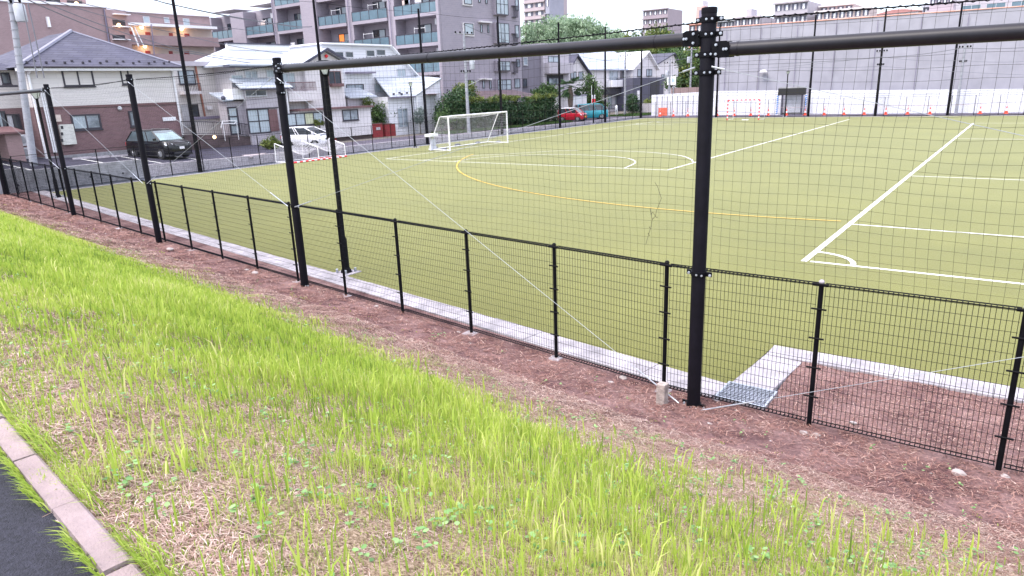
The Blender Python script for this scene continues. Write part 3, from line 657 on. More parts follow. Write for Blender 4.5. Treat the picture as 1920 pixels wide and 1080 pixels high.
# ------------------------------------------------------------------ tall perimeter poles and ropes
tp = []
for i, (x, y) in enumerate([(-41, 12.75), (-41, 23.1), (-41, 33.2), (-41, 43.6), (-41, 54.1), (-41, 64.5), (-41, 74.5), (-41, 84.0), (-31.0, 84.0), (-20.4, 84.0), (-13.6, 84.0), (-7.0, 84.0), (.4, 84.)]):
    tp.append((x, y))
    wd = ['at the near left corner behind the low fence', 'beside the black car', 'behind the tipped goal, next to the near lamp post', 'behind the left end of the white goal', 'behind the right end of the white goal',
          'in front of the palm tree', 'in front of the teal van', 'at the far left corner of the pitch', 'just right of the corner support pole', 'at the right side of the construction gate', 'in the middle of the grey wall',
          'in front of the right half of the grey wall', 'at the right end of the grey wall'][i]
    t = empty('perimeter_pole', (x, y, 0), 'tall slim black net pole '+wd, 'pole', 'tall net poles round the pitch')
    m = MB(); m.lathe((x, y, 0), [(.14, -.05), (.13, 1), (.085, 10.6)], 14); m.build('pole', M_pole, t, smooth=True)
    for z in (2.1, 4.8, 7.4, 10.4, 10.6): m = MB(); m.lathe((x, y, z), [(.15-.006*z, 0), (.15-.006*z, .07)], 10); m.build('rope_collar', M_black, t)
m = MB()
for (a, b) in zip(tp[:-1], tp[1:]):
    for z, sg, r in ((10.45, .12, .012),):
        pts = [Vector((a[0]+(b[0]-a[0])*k/14, a[1]+(b[1]-a[1])*k/14, z-sg*math.sin(math.pi*k/14))) for k in range(15)]
        m.path(pts, r, 4)
tag(m.build('perimeter_rope', M_black), 'thin rope strung along the tops of the tall net poles', 'rope')
# ------------------------------------------------------------------ far low fences round the pitch
def far_fence(lb, pts, h, step=2.0):
    t = empty('perimeter_fence', (pts[0][0], pts[0][1], 0), lb, 'fence'); 
    P = Vector((*pts[0], 0)); Q = Vector((*pts[1], 0)); d = (Q-P); L = d.length; d.normalize(); n_ = int(L/step); cnt = 0
    parts = []
    for k in range(n_+1):
        c = P+d*step*k; m = MB(); m.tube(c, c+Vector((0, 0, h)), .028, 6); m.build('post', M_black, t)
    for k in range(15):
        z = .06+(h-.08)*k/14; parts.append((P+Vector((0, 0, z)), Q+Vector((0, 0, z)), .012 if k in (0, 14) else .0022))
    kk = 0
    while kk*.05 < L:
        c = P+d*kk*.05; parts.append((c+Vector((0, 0, .06)), c+Vector((0, 0, h)), .0016)); kk += 1
    mesh_panel_bulk(parts, 'mesh', t, M_wire)
far_fence('low black mesh fence between the pitch and the street on the left', ((-40.75, 13.2), (-40.75, 84.0)), 1.9)
far_fence('low black mesh fence along the far end of the pitch', ((-40.75, 83.6), (10, 83.6)), 1.95)
# retaining kerb blocks and wall left of the pitch
t = empty('retaining_wall', (-41.6, 10, 0), 'grey concrete retaining wall with round drain holes at the far left corner of the pitch', 'wall')
m = MB()
for y in np.arange(-8, 19.6, 2.0): m.box(-41.85, -41.55, y+.01, min(y+1.99, 19.9), -.1, 1.22 if y < 14.0 else 1.05)
w_ = m.build('wall', M_concd, t)
m = MB()
for y in np.arange(10, 19.5, 1.75): m.tube((-41.56, y, .38), (-41.53, y, .38), .055, 10)
m.build('drain_hole', M_dark, t)
t = empty('low_block_wall', (-41.6, 20, 0), 'low pale concrete block kerb wall between pitch fence and street', 'wall')
m = MB(); y = 20.0
while y < 84:
    m.box(-41.82, -41.58, y+.01, y+.79, -.1, gz(y)+.10); y += .8
m.build('wall', M_conc, t)
# ------------------------------------------------------------------ goals
def goal(loc, rz, Wd, Hh, D, lb, grp=None):
    t = empty('football_goal', loc, lb, 'goal', grp, rz)
    m = MB(); r = .06
    m.tube((0, -Wd/2, Hh), (0, Wd/2, Hh), r, 14); m.build('crossbar', M_white, t, smooth=True, local=True)
    for s_ in (-1, 1):
        m = MB(); m.tube((0, s_*Wd/2, 0), (0, s_*Wd/2, Hh+.06), r, 14); m.build('goal_post', M_white, t, smooth=True, local=True)
        m = MB(); m.path([(0, s_*Wd/2, Hh), (-.75, s_*Wd/2, Hh-.02), (-.85, s_*Wd/2, Hh-.08), (-D, s_*Wd/2, .05), (0, s_*Wd/2, .05)], .035, 8); m.build('side_frame', M_white, t, smooth=True, local=True)
    m = MB(); m.tube((-D, -Wd/2, .05), (-D, Wd/2, .05), .04, 8); m.build('ground_bar', M_white, t, smooth=True, local=True)
    parts = []; c = .13
    def prof(f):     # net cross profile from crossbar to ground bar
        pts = [(0, Hh-.05), (-.8, Hh-.12), (-D*.8, Hh*.45), (-D, .08)]; L = [0]
        for a, b in zip(pts[:-1], pts[1:]): L.append(L[-1]+math.dist(a, b))
        s_ = f*L[-1]
        for k in range(3):
            if s_ <= L[k+1] or k == 2:
                q = (s_-L[k])/(L[k+1]-L[k]); return (pts[k][0]+(pts[k+1][0]-pts[k][0])*q, pts[k][1]+(pts[k+1][1]-pts[k][1])*q)
    n1, n2 = int(4.0/c), int(Wd/c)
    G = [[None]*(n2+1) for _ in range(n1+1)]
    for i in range(n1+1):
        for j in range(n2+1):
            x, z = prof(i/n1); u = j/n2; sag = math.sin(math.pi*u)*math.sin(math.pi*min(1, i/n1*1.0))
            G[i][j] = (x-.1*sag*.4, -Wd/2+Wd*u, z-.22*sag)
    for i in range(n1+1):
        for j in range(n2+1):
            if i < n1: parts.append((G[i][j], G[i+1][j], .003))
            if j < n2: parts.append((G[i][j], G[i][j+1], .003))
    for s_ in (-1, 1):
        for k in range(int(D/c)):
            x = -k*c-.05; zt = Hh-.06 if x > -.8 else max(.1, Hh-.1-(Hh-.1)*(-x-.8)/(D-.8)); parts.append(((x, s_*Wd/2, .05), (x, s_*Wd/2, zt), .003))
        for k in range(1, int(Hh/c)):
            z = k*c; xe = -(.8+(D-.8)*(1-z/Hh)); parts.append(((0, s_*Wd/2, z), (xe, s_*Wd/2, z), .003))
    mm = mesh_panel_bulk(parts, 'net', None, mat('white_net_cord', (.62, .62, .66), .8)); mm.parent = t
    return t
gx0, gy0 = RG(843, 283); gx1, gy1 = RG(953, 268)
goal((gx0*.5+gx1*.5, (gy0+gy1)/2, 0), 0, gy1-gy0, 2.45, 2.1, 'full-size white football goal with sagging white net standing on the left goal line')
# weights and crate on the goal
for k, (px, py) in enumerate(((816, 278), (832, 281.5), (858, 272.5), (896, 268.5), (934, 267))):
    x, y = RG(px, py); m = MB()
    N = 10
    m.lathe((x, y, 0), [(.16, .005), (.21, .05), (.19, .11), (.08, .14)], 12)
    for v in range(len(m.v)): q = m.v[v]; m.v[v] = (x+(q[0]-x)*.8, y+(q[1]-y)*1.6, q[2])
    wd = ['at the back left corner of the white goal', 'on the left side bar of the white goal', 'on the left half of the goal ground bar', 'on the right half of the goal ground bar', 'on the right side bar of the white goal'][k]
    tag(m.build('sandbag', mat('dark_sandbag', (.07, .075, .11), .85, ns=9), smooth=True), 'dark sandbag weight lying '+wd, 'sandbag', 'sandbags weighing down the white goal')
x, y = RG(812, 282); t = empty('goal_trolley', (x, y, 0), 'white plastic stand with a top shelf by the left corner of the white goal', 'stand')
m = MB(); m.prism([(x-.05, y-.28, .02), (x-.05, y+.38, .02), (x-.05, y+.22, 1.02), (x-.05, y-.12, 1.02)], (.10, 0, 0)); m.build('side_panel', mat('plastic_panel', (.55, .56, .64), .5), t)
m = MB(); m.box(x-.25, x+.3, y-.55, y+.35, 1.03, 1.22); m.build('top_shelf', M_white, t)
# tipped small goal
def striped(m1, m2, p, q, r, n):
    p = Vector(p); q = Vector(q)
    for k in range(n):
        a = p.lerp(q, k/n); b = p.lerp(q, (k+1)/n); (m1 if k % 2 == 0 else m2).tube(a, b, r, 10)
t = empty('futsal_goal', (-39.2, 30.6, 0), 'small futsal goal tipped face down with red and white bars on the turf edge', 'goal')
for p_, q_, n_ in (((-38.85, 28.4, .05), (-38.85, 32.9, .05), 19), ((-39.4, 30.0, .05), (-39.4, 32.7, .05), 11)):
    for k in range(0, n_, 2): a = MB(); a.tube(Vector(p_).lerp(Vector(q_), k/n_), Vector(p_).lerp(Vector(q_), (k+1)/n_), .058, 10); a.build('red_stripe', M_red, t)
b = MB(); b.tube((-38.85, 28.4, .05), (-38.85, 32.9, .05), .05, 8); b.tube((-39.4, 30, .05), (-39.4, 32.7, .05), .04, 8); b.tube((-38.85, 32.8, .05), (-39.4, 32.7, .05), .03, 6); b.build('white_stripe', M_white, t)
m = MB()
for y in (28.35, 30.55, 32.9):
    m.path([(-38.95, y, .05), (-38.95, y, .78), (-38.98, y, .86), (-39.05, y, .9), (-40.35, y-.15, 1.28), (-40.4, y-.15, 1.2), (-40.45, y-.15, .06), (-38.95, y, .06)], .03, 8)
m.tube((-40.4, 28.2, .06), (-40.4, 32.75, .06), .025, 6)
m.build('pipe_frame', M_white, t, smooth=True)
parts = []
for (ya, yb) in ((28.35, 30.55), (30.55, 32.9)):
    ny = 18; nx = 13; G = {}
    for i in range(nx+1):
        for j in range(ny+1):
            u = i/nx; v = j/ny; z = .9+.38*u-.42*math.sin(math.pi*v)*(1-.35*u); G[i, j] = (-39.0-1.38*u, ya+(yb-ya)*v-.12*u, z)
    for i in range(nx+1):
        for j in range(ny+1):
            if i < nx: parts.append((G[i, j], G[i+1, j], .008))
            if j < ny: parts.append((G[i, j], G[i, j+1], .008))
for y in (28.35, 32.85):
    for k in range(12): parts.append(((-39.0-k*.12, y-.01*k, .06), (-39.0-k*.12, y-.012*k, 0.9+.031*k), .006))
    for k in range(9): parts.append(((-39.0, y, .1+k*.11), (-40.4, y-.13, .1+k*.11+.02), .006))
mesh_panel_bulk(parts, 'net', t, MATS['white_net_cord'])
# far handball goal
t = empty('handball_goal', (-25.6, 77.6, 0), 'small red and white striped handball goal at the far end of the pitch', 'goal')
xa, xb, yg, hg = -27.35, -23.9, 77.6, 2.12
for p_, q_, n_ in (((xa, yg, 0), (xa, yg, hg), 11), ((xb, yg, 0), (xb, yg, hg), 11), ((xa, yg, hg), (xb, yg, hg), 15)):
    for k in range(0, n_, 2): a = MB(); a.tube(Vector(p_).lerp(Vector(q_), k/n_), Vector(p_).lerp(Vector(q_), (k+1)/n_), .065, 10); a.build('red_stripe', M_red, t)
a = None; b = MB(); b.path([(xa, yg, 0), (xa, yg, hg), (xb, yg, hg), (xb, yg, 0)], .055, 10); b.build('white_frame', M_white, t)
m = MB()
for x in (xa, xb): m.path([(x, yg, .04), (x+.3, yg+1.0, .04), (x+.3, yg+1.0, .9), (x+.2, yg+.7, hg), (x, yg, hg)], .022, 6)
m.build('back_frame', M_white, t)
m = MB(); m.box(-25.6, -24.9, 77.2, 77.35, 0, .08)
tag(m.build('white_bar', M_white), 'short white bar lying on the turf in front of the handball goal', 'bar')
# ------------------------------------------------------------------ construction hoarding, gate, cones
cp = [1238, 1263, 1290, 1345, 1377, 1408, 1441, 1475, 1510, 1546, 1583, 1621, 1661, 1702, 1744, 1838, 1887]
ordn = ['first', 'second', 'third', 'fourth', 'fifth', 'sixth', 'seventh', 'eighth', 'ninth', 'tenth', 'eleventh', 'twelfth', 'thirteenth', 'fourteenth', 'fifteenth', 'sixteenth', 'seventeenth']
m0 = None
for k, px in enumerate(cp):
    x, z_ = onY(px, 208, 86.4)
    if m0 is None:
        t = empty('traffic_cone', (x, 86.4, .03), 'x', 'cone', 'orange cones in front of the white hoarding')
        m = MB(); m.box(-.2, .2, -.2, .2, 0, .05); m.build('base', M_orange, t, local=True)
        m = MB(); m.lathe((0, 0, 0), [(.15, .05), (.115, .28)], 12); m.lathe((0, 0, 0), [(.07, .5), (.035, .72)], 12); m.build('cone', M_orange, t, smooth=True, local=True)
        m = MB(); m.lathe((0, 0, 0), [(.116, .28), (.071, .5)], 12); m.build('reflective_band', M_white, t, smooth=True, local=True)
        m = MB(); m.lathe((0, 0, .7), [(.02, 0), (.02, .25), (.06, .26), (.06, .30)], 8); m.build('top_loop', mat('pink_plastic', (.8, .45, .42), .5), t, local=True)
        m0 = t
    else: t = copy_tree(m0); t.location = (x, 86.4, .03)
    t['label'] = f'orange traffic cone with white band before the hoarding, {ordn[k]} from the left'
t = empty('cone_tape_bar', (-20, 86.4, 0), 'pale bars and red dotted tape linking the cone tops before the hoarding', 'tape')
m = MB(); m.tube((-36, 86.4, .93), (0, 86.4, .93), .012, 4); m.build('tape', mat('pink_tape', (.75, .5, .5), .6), t)
t = empty('hoarding', (-20, 88.4, 0), 'white steel construction hoarding along the far end below the grey sheeting', 'hoarding')
M_hoard = mat('white_hoarding', (.70, .71, .78), .5, 0, .5, .05, streak=(3, 1, .2))
def hz_(x): return float(np.interp(x, [-41, -33, -25, -13, 0, 6], [2.75, 3.0, 2.85, 2.55, 2.3, 2.3]))
m = MB(); m2 = MB(); x = -41.6
while x < 12:
    if -24.7 < x+.25 < -21.7 and m.v: m.build('panel', M_hoard, t); m = MB()
    if not (-24.7 < x+.25 < -21.7):
        m.prism([(x+.01, 88.4, 0), (x+.49, 88.4, 0), (x+.49, 88.4, hz_(x)), (x+.01, 88.4, hz_(x))], (0, .05, 0))
    x += .5
m.build('panel', M_hoard, t)
for x in np.arange(-41.35, 12, 1.0):
    if not (-24.9 < x < -21.5): m2.box(x-.02, x+.02, 88.35, 88.397, 0, hz_(x)-.3)
m = MB(); m.box(-41.6, -24.8, 88.36, 88.396, 2.45, 2.5); m.box(-21.6, 12, 88.36, 88.396, 2.02, 2.06); m.build('rail', M_hoard, t)
for x0_, n_ in ((-40.8, 9),):
    m2 = MB()
    for k in range(n_): m2.box(x0_+k*.72, x0_+k*.72+.05, 88.33, 88.38, .1, 2.55)
    m2.build('dark_seam', mat('seam', (.16, .16, .22), .7), t)
t = empty('site_gate', (-23.2, 87.6, 0), 'folding construction gate with black header panel and blue striped posts', 'gate')
m = MB(); m.box(-24.8, -21.75, 87.3, 87.9, 2.30, 3.08); m.build('header', mat('black_header', (.012, .012, .014), .6), t)
m = MB(); m.box(-24.75, -21.8, 87.35, 87.9, 3.08, 3.22); m.build('header_cap', M_concd, t)
m = MB(); m.box(-24.4, -24.22, 87.4, 87.6, 0, 2.3); m.box(-22.15, -21.97, 87.4, 87.6, 0, 2.3); m.build('post', mat('gate_post', (.06, .06, .09), .6), t)
for xx in (-24.95, -21.72):
    a = MB(); b = MB(); b.box(xx, xx+.22, 87.45, 87.6, 0, 2.35)
    for k in range(9): a.prism([(xx-.003, 87.447, .1+k*.25), (xx+.223, 87.447, .2+k*.25), (xx+.223, 87.447, .32+k*.25), (xx-.003, 87.447, .22+k*.25)], (0, -.004, 0))
    a.box(xx+.09, xx+.13, 87.442, 87.446, .1, 2.3); sp_ = b.build('striped_panel', M_white, t); a.build('blue_stripe', mat('blue_stripe', (.02, .16, .55), .5), sp_)
m = MB()
for k in range(13): m.box(-24.1+k*.15, -24.07+k*.15, 87.7, 87.75, .25, 2.2)
m.build('gate_bar', M_zinc, t)
m = MB(); m.box(-24.22, -22.1, 88.2, 88.25, .1, 2.9); m.build('back_panel', M_hoard, t)
m = MB(); m.box(-24.3, -22.1, 87.65, 87.78, .16, .27); m.build('bottom_rail', M_black, t)
# ------------------------------------------------------------------ buildings
class Bld:
    def __init__(s, name, label, cat, ax, P, loc, group=None):
        s.ax = ax; s.P = P; s.root = empty(name, loc, label, cat, group)
    def uv(s, px, py): return onX(px, py, s.P) if s.ax == 'X' else onY(px, py, s.P)
    def rect(s, x0, y0, x1, y1):
        xm, ym = (x0+x1)/2, (y0+y1)/2
        u0 = s.uv(x0, ym)[0]; u1 = s.uv(x1, ym)[0]; v1 = s.uv(xm, y0)[1]; v0 = s.uv(xm, y1)[1]
        return min(u0, u1), max(u0, u1), min(v0, v1), max(v0, v1)
    def mbox(s, m, u0, u1, v0, v1, d0, d1):
        return m.box(s.P+d0, s.P+d1, u0, u1, v0, v1) if s.ax == 'X' else m.box(u0, u1, s.P-d1, s.P-d0, v0, v1)
    def box(s, part, mt, u0, u1, v0, v1, d0, d1, parent=None, bevel=0):
        m = MB(); s.mbox(m, u0, u1, v0, v1, d0, d1); return m.build(part, mt, parent or s.root, bevel=bevel)
    def pbox(s, part, mt, px, d0, d1, parent=None):
        return s.box(part, mt, *s.rect(*px), d0, d1, parent)
    def win(s, px=None, n=2, glass=None, frame=None, uvr=None, fw=.06, d=0.0, sill=True, rows=1):
        u0, u1, v0, v1 = uvr if uvr else s.rect(*px); frame = frame or M_frame; glass = glass or M_curt
        m = MB(); s.mbox(m, u0-fw, u1+fw, v1, v1+fw, d, d+.07); s.mbox(m, u0-fw, u1+fw, v0-fw, v0, d, d+.07)
        s.mbox(m, u0-fw, u0, v0, v1, d, d+.07); s.mbox(m, u1, u1+fw, v0, v1, d, d+.07)
        for k in range(1, n):
            u = u0+(u1-u0)*k/n; s.mbox(m, u-fw*.45, u+fw*.45, v0, v1, d, d+.06)
        for k in range(1, rows):
            v = v0+(v1-v0)*k/rows; s.mbox(m, u0, u1, v-fw*.4, v+fw*.4, d, d+.055)
        w = m.build('window', frame, s.root)
        for k in range(n):
            a = u0+(u1-u0)*k/n; b = u0+(u1-u0)*(k+1)/n
            g = glass[k % len(glass)] if isinstance(glass, (list, tuple)) else glass
            m = MB(); s.mbox(m, a+.005, b-.005, v0, v1, d-.01, d+.025); m.build('pane', g, s.root if False else w_parent(w, s.root))
        if sill: m = MB(); s.mbox(m, u0-fw*1.4, u1+fw*1.4, v0-fw*1.8, v0-fw-.003, d, d+.12); m.build('sill', frame, w_parent(w, s.root))
        return w
def w_parent(w, root): return w
def gutter(root, pts, mt=None, r=.05):
    m = MB(); m.path(pts, r, 8); return m.build('downpipe', mt or M_white, root)
def aircon(root, x, y, z, name='air_conditioner'):
    m = MB(); m.box(x, x+.3, y-.4, y+.4, z, z+.6); o = m.build(name, mat('aircon_casing', (.55, .55, .58), .5), root, bevel=.02)
    m = MB(); m.tube((x+.3, y-.12, z+.3), (x+.315, y-.12, z+.3), .23, 16); m.build('fan_grille', M_concd, w_parent(o, root)); return o
def hiproof(m, x0, x1, y0, y1, z, h, ridge0, ridge1, t=.12):
    """hip roof: x0 far edge, x1 front edge; ridge from (ridge0) to (ridge1) points"""
    a, b, c, d = (x1, y0, z), (x1, y1, z), (x0, y1, z), (x0, y0, z)
    m.add([a, b, c, d, ridge0, ridge1], [(0, 1, 4), (1, 2, 5, 4), (2, 3, 5), (3, 0, 4, 5), (3, 2, 1, 0)])
def gable(m, axis, x0, x1, y0, y1, z, h, over=.35, t=.14):
    """two sloping roof slabs; ridge along axis"""
    if axis == 'X':
        ym = (y0+y1)/2
        for (ya, yb) in ((y0-over, ym), (y1+over, ym)):
            za = z-over*h/((y1-y0)/2)
            m.prism([(x0-over, ya, za), (x0-over, yb, z+h), (x0-over, yb, z+h+t), (x0-over, ya, za+t)], (x1-x0+2*over, 0, 0))
    else:
        xm = (x0+x1)/2
        for (xa, xb) in ((x0-over, xm), (x1+over, xm)):
            za = z-over*h/((x1-x0)/2)
            m.prism([(xa, y0-over, za), (xb, y0-over, z+h), (xb, y0-over, z+h+t), (xa, y0-over, za+t)], (0, y1-y0+2*over, 0))
# ---- house A: brick and cream, slate hip roof
XA = -50.0
A = Bld('brick_house', 'mauve brick and cream siding house with a grey slate hip roof behind the black car', 'house', 'X', XA, (XA, 22.7, .8))
yL, zE = onX(45, 127, XA); yR, _ = onX(331, 180, XA); zS = onX(200, 196, XA)[1]; zF = onX(180, 286, XA)[1]
A.box('lower_wall', M_brickA, yL, yR, zF, zS, -10, 0); A.box('upper_wall', M_cream, yL+.0, yR-.0, zS+.0, zE, -10, .03)
A.box('plinth', M_concd, yL, yR, .3, zF, -10, .05)
A.box('belt_course', M_brown, yL, yR, zS-.14, zS-.003, 0, .05)
zRf = zE+.02; apex = (XA-4.3, (yL+yR)/2+.25, onX(139, 59, XA-4.3)[1])
m = MB(); hiproof(m, XA-11, XA+.65, yL-.55, yR+.6, zRf, 0, apex, (XA-8, apex[1], apex[2])); rf = m.build('roof', M_slate, A.root)
m = MB(); m.tube((XA+.65, yL-.55, zRf+.05), (apex[0], apex[1], apex[2]+.03), .13, 6); m.tube((XA+.65, yR+.6, zRf+.04), (apex[0], apex[1], apex[2]+.02), .06, 6)
m.build('hip_ridge', mat('ridge_tile', (.24, .24, .31), .6), rf)
m = MB()
for k in range(18):
    u = (k+.6)/18; y = yL-.2+(yR-yL+.3)*u; hh = .42+(.25 if k % 2 else 0); 
    m.box(XA+.65-hh-.05, XA+.65-hh+.07, y-.06, y+.06, zRf+.06+hh*.38, zRf+.18+hh*.40)
m.build('snow_guard', M_frame, rf)
A.box('eave', M_white, yL-.5, yR+.55, zRf-.22, zRf-.01, 0, .6); m = MB(); m.tube((XA+.68, yL-.5, zRf-.0), (XA+.68, yR+.5, zRf-.0), .06, 8); m.build('gutter', M_frame, A.root)
A.win((120, 134, 172, 159), 2, [M_glassd, M_curt], fw=.1); A.win((228.5, 131.5, 239, 156), 1, M_curt, fw=.09)
A.win((137, 217, 186, 240), 2, [M_curt, M_glassw], fw=.1); A.win((244.5, 210, 253, 235), 1, M_glassw, fw=.09)
sg = A.pbox('sign_plate', M_white, (304.6, 219.5, 329, 226.5), .03, .07)
u0, u1, v0, v1 = A.rect(304.6, 219.5, 329, 226.5); m = MB()
for k in range(8):
    u = u0+(u1-u0)*(k+.6)/8.2; 
    for q in range(3): A.mbox(m, u+rr.uniform(-.03, .02), u+rr.uniform(.03, .07), v0+.07+q*.05, v0+.085+q*.05, .07, .074)
m.build('lettering', mat('faded_lettering', (.42, .42, .5), .7), sg)
m = MB(); m.sphere((XA+.12, *A.uv(223, 203)), .14, 12, 8); m.build('wall_lamp', mat('wall_lamp_globe', (.6, .62, .64), .4), A.root)
mb_ = A.pbox('meter_cabinet', mat('cabinet', (.58, .58, .54), .5), (112, 233, 137, 271), .03, .32)
for k in range(3):
    A.pbox('meter_window', M_dark, (110, 236+k*12, 114.5, 242+k*12), .321, .33, mb_)
A.pbox('beige_box', M_beige, (103, 215, 112, 228), .03, .2)
for px in (81, 85, 89): 
    y = A.uv(px+5, 220)[0]; gutter(A.root, [(XA+.1, y, zF+.2), (XA+.1, y, A.uv(px, 172)[1])])
gutter(A.root, [(XA+.12, yL+.1, .8), (XA+.12, yL+.1, zE-.4), (XA+.55, yL+.1, zE-.1)], r=.07); gutter(A.root, [(XA+.1, yR-.06, .8), (XA+.1, yR-.06, zE-.1)], r=.07)
# recessed left wing of the same house
XB_ = -51.6; Aw = Bld.__new__(Bld); Aw.ax = 'X'; Aw.P = XB_; Aw.root = A.root
Aw.box('lower_wall', M_brickA, 8, yL-.002, .4, zS, -8, 0); Aw.box('upper_wall', M_cream, 8, yL-.002, zS, zE, -8, .02)
Aw.win((4, 138, 17, 156), 1, M_glassd); Aw.win((-2, 210, 10, 238), 2, [M_curt, M_glassd]); Aw.win((14, 216, 36, 240), 2, [M_framew, M_glassd], fw=.08); Aw.win((40, 132, 44.5, 160), 1, M_glassd)
Aw.box('balcony_rail', M_frame, 9, yL-.2, Aw.uv(20, 164)[1], Aw.uv(20, 161)[1]+.03, .6, .65)
m = MB(); hiproof(m, XB_-9, XB_+.5, 5, yL+.5, zRf-.1, 0, (XB_-3.5, yL-3.0, zRf+1.6), (XB_-5, yL-3.6, zRf+1.6)); m.build('roof', M_slate, A.root)
Aw.box('plinth', M_concd, 8, yL-.002, .2, 1.2, -8, .04)
for k, (px, py) in enumerate(((50, 272), (56, 296))):
    y, z = onX(px, py, -49.6); t = empty('air_conditioner', (-49.7, y, z), 'grey outdoor air conditioner unit by the utility pole, '+('upper' if k == 0 else 'lower')+' one', 'air conditioner', 'air conditioners beside the brick house')
    m = MB(); m.box(-50.1, -49.8, y-.4, y+.4, z, z+.62); m.build('casing', mat('aircon_casing', (.55, .55, .58), .5), t, bevel=.02)
    m = MB(); m.tube((-49.8, y-.1, z+.31), (-49.785, y-.1, z+.31), .23, 16); m.build('fan_grille', M_concd, t)
    m = MB(); m.box(-50.05, -50.0, y-.35, y-.3, .9, z); m.box(-49.9, -49.85, y+.3, y+.35, .9, z); m.box(-50.1, -49.8, y-.4, y+.4, z-.04, z-.003); m.build('bracket', M_white, t)
y0_, z0_ = onX(10, 290, -48.5); y1_, z1_ = onX(38, 250, -48.5)
t = empty('storage_shed', (-48.5, (y0_+y1_)/2, .9), 'small brown storage shed with tiled canopy left of the utility pole', 'shed')
m = MB(); m.box(-50.2, -48.5, y0_+.2, y1_, .9, z1_); m.build('body', mat('shed_panel', (.30, .20, .20), .7, 0, 2, .1), t)
m = MB(); m.prism([(-50.4, y0_-2, z1_+.25), (-48.2, y0_-2, z1_+.02), (-48.2, y0_-2, z1_+.12), (-50.4, y0_-2, z1_+.4)], (0, y1_-y0_+2.2, 0)); m.build('roof', M_brown, t)
# ---- pink apartment block far left
XP = -84.0
P_ = Bld('pink_apartment_block', 'long pink tiled apartment block with open galleries and lit lamps behind the slate roof', 'building', 'X', XP, (XP, 45, .3))
yA, zA = P_.uv(-40, 12); yB, zB = P_.uv(199, 15); yC, zC = P_.uv(402, 30)
P_.box('wall', M_pink, yA-6, yB, .3, zB, -14, 0); P_.box('parapet_cap', M_white, yA-6, yB+.1, zB, zB+.25, -14, .15)
P_.box('gallery_wall', M_pink, yB+.002, yC, .3, zC, -14, -1.2); P_.box('gallery_cap', M_white, yB+.1, yC, zC, zC+.22, -14, -1.0)
P_.box('penthouse', M_pink, P_.uv(-40, 5)[0]-4, P_.uv(186, 5)[0], zB+.25, zB+4, -13, -3)
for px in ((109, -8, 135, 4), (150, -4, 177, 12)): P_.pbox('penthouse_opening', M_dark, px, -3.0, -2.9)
for (py0, py1, pb) in ((50, 67, 86), (85, 101, 118)):
    u0 = P_.uv(236, 50)[0]; u1 = yC; va = P_.uv(300, py0)[1]; vb = P_.uv(300, py1)[1]; vc = P_.uv(300, pb)[1]
    P_.box('gallery_back', M_beige, u0, u1, vb-.4, va, -1.2, -1.1); P_.box('slab', M_white if py0 < 60 else M_pink, u0-.4, u1, va, va+.3, -1.2, .25); P_.box('balustrade', M_pink, u0-.4, u1, vc, vb, -.2, .1)
    for px in ((247, 258), (281, 290), (325, 332), (354, 363)):
        P_.box('flat_door', mat('door_rust', (.30, .05, .05), .6), P_.uv(px[0], py0+10)[0], P_.uv(px[1], py0+10)[0], vb-.3, va-.55, -1.1, -1.03)
P_.box('lower_balustrade', M_pink, P_.uv(236, 120)[0], yC, .3, P_.uv(300, 119)[1], -1.2, .05)
for px in ((279, 30, 289, 40), (318, 32, 326, 40), (354, 34, 364, 45)): P_.win(px, 1, M_curt, M_framew, d=-1.2)
# stair tower with landings
P_.pbox('stair_tower', M_pink, (205, 20, 243, 128), -1.2, .3)
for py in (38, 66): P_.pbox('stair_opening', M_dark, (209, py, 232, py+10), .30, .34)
for py in (27, 50, 74): P_.pbox('landing_rail', M_white, (208, py, 238, py+1.6), .3, .9)
m = MB(); m.path([(XP+1, *P_.uv(238, 52)), (XP+1, *P_.uv(252, 88))], .09, 5); m.path([(XP+1, *P_.uv(244, 52)), (XP+1, *P_.uv(262, 88))], .06, 5); m.build('stair_stringer', M_white, P_.root)
m = MB(); m.path([(XP+.15, *P_.uv(194, 17)), (XP+.15, *P_.uv(204, 84))], .08, 6); m.build('rain_pipe', M_lilacd, P_.root); m = MB(); m.path([(XP+.3, *P_.uv(281, 46)), (XP+.3, *P_.uv(287, 104))], .07, 6); m.build('rain_pipe', M_lilacd, P_.root)
P_.pbox('meter', M_white, (87, 32, 92, 51), 0, .3)
em = emis('warm_lamp', (1, .60, .30), 1.6)
for px, py, d in ((218, 48, .6), (272, 50.5, -.8), (347, 53.5, -.8), (278, 86, -.8), (161, 3, -2.3)):
    m = MB(); u, v = P_.uv(px, py); m.sphere((XP+d, u, v), .22, 8, 6); m.build('gallery_lamp', em, P_.root)
    # each lamp throws its own small pool of warm light
    l = bpy.data.lights.new('gallery_light', 'POINT'); l.energy = 12; l.color = (1, .6, .3); l.shadow_soft_size = .2
    lo = bpy.data.objects.new('gallery_light', l); COL.objects.link(lo); lo.location = (XP+d+.35, u, v-.1)
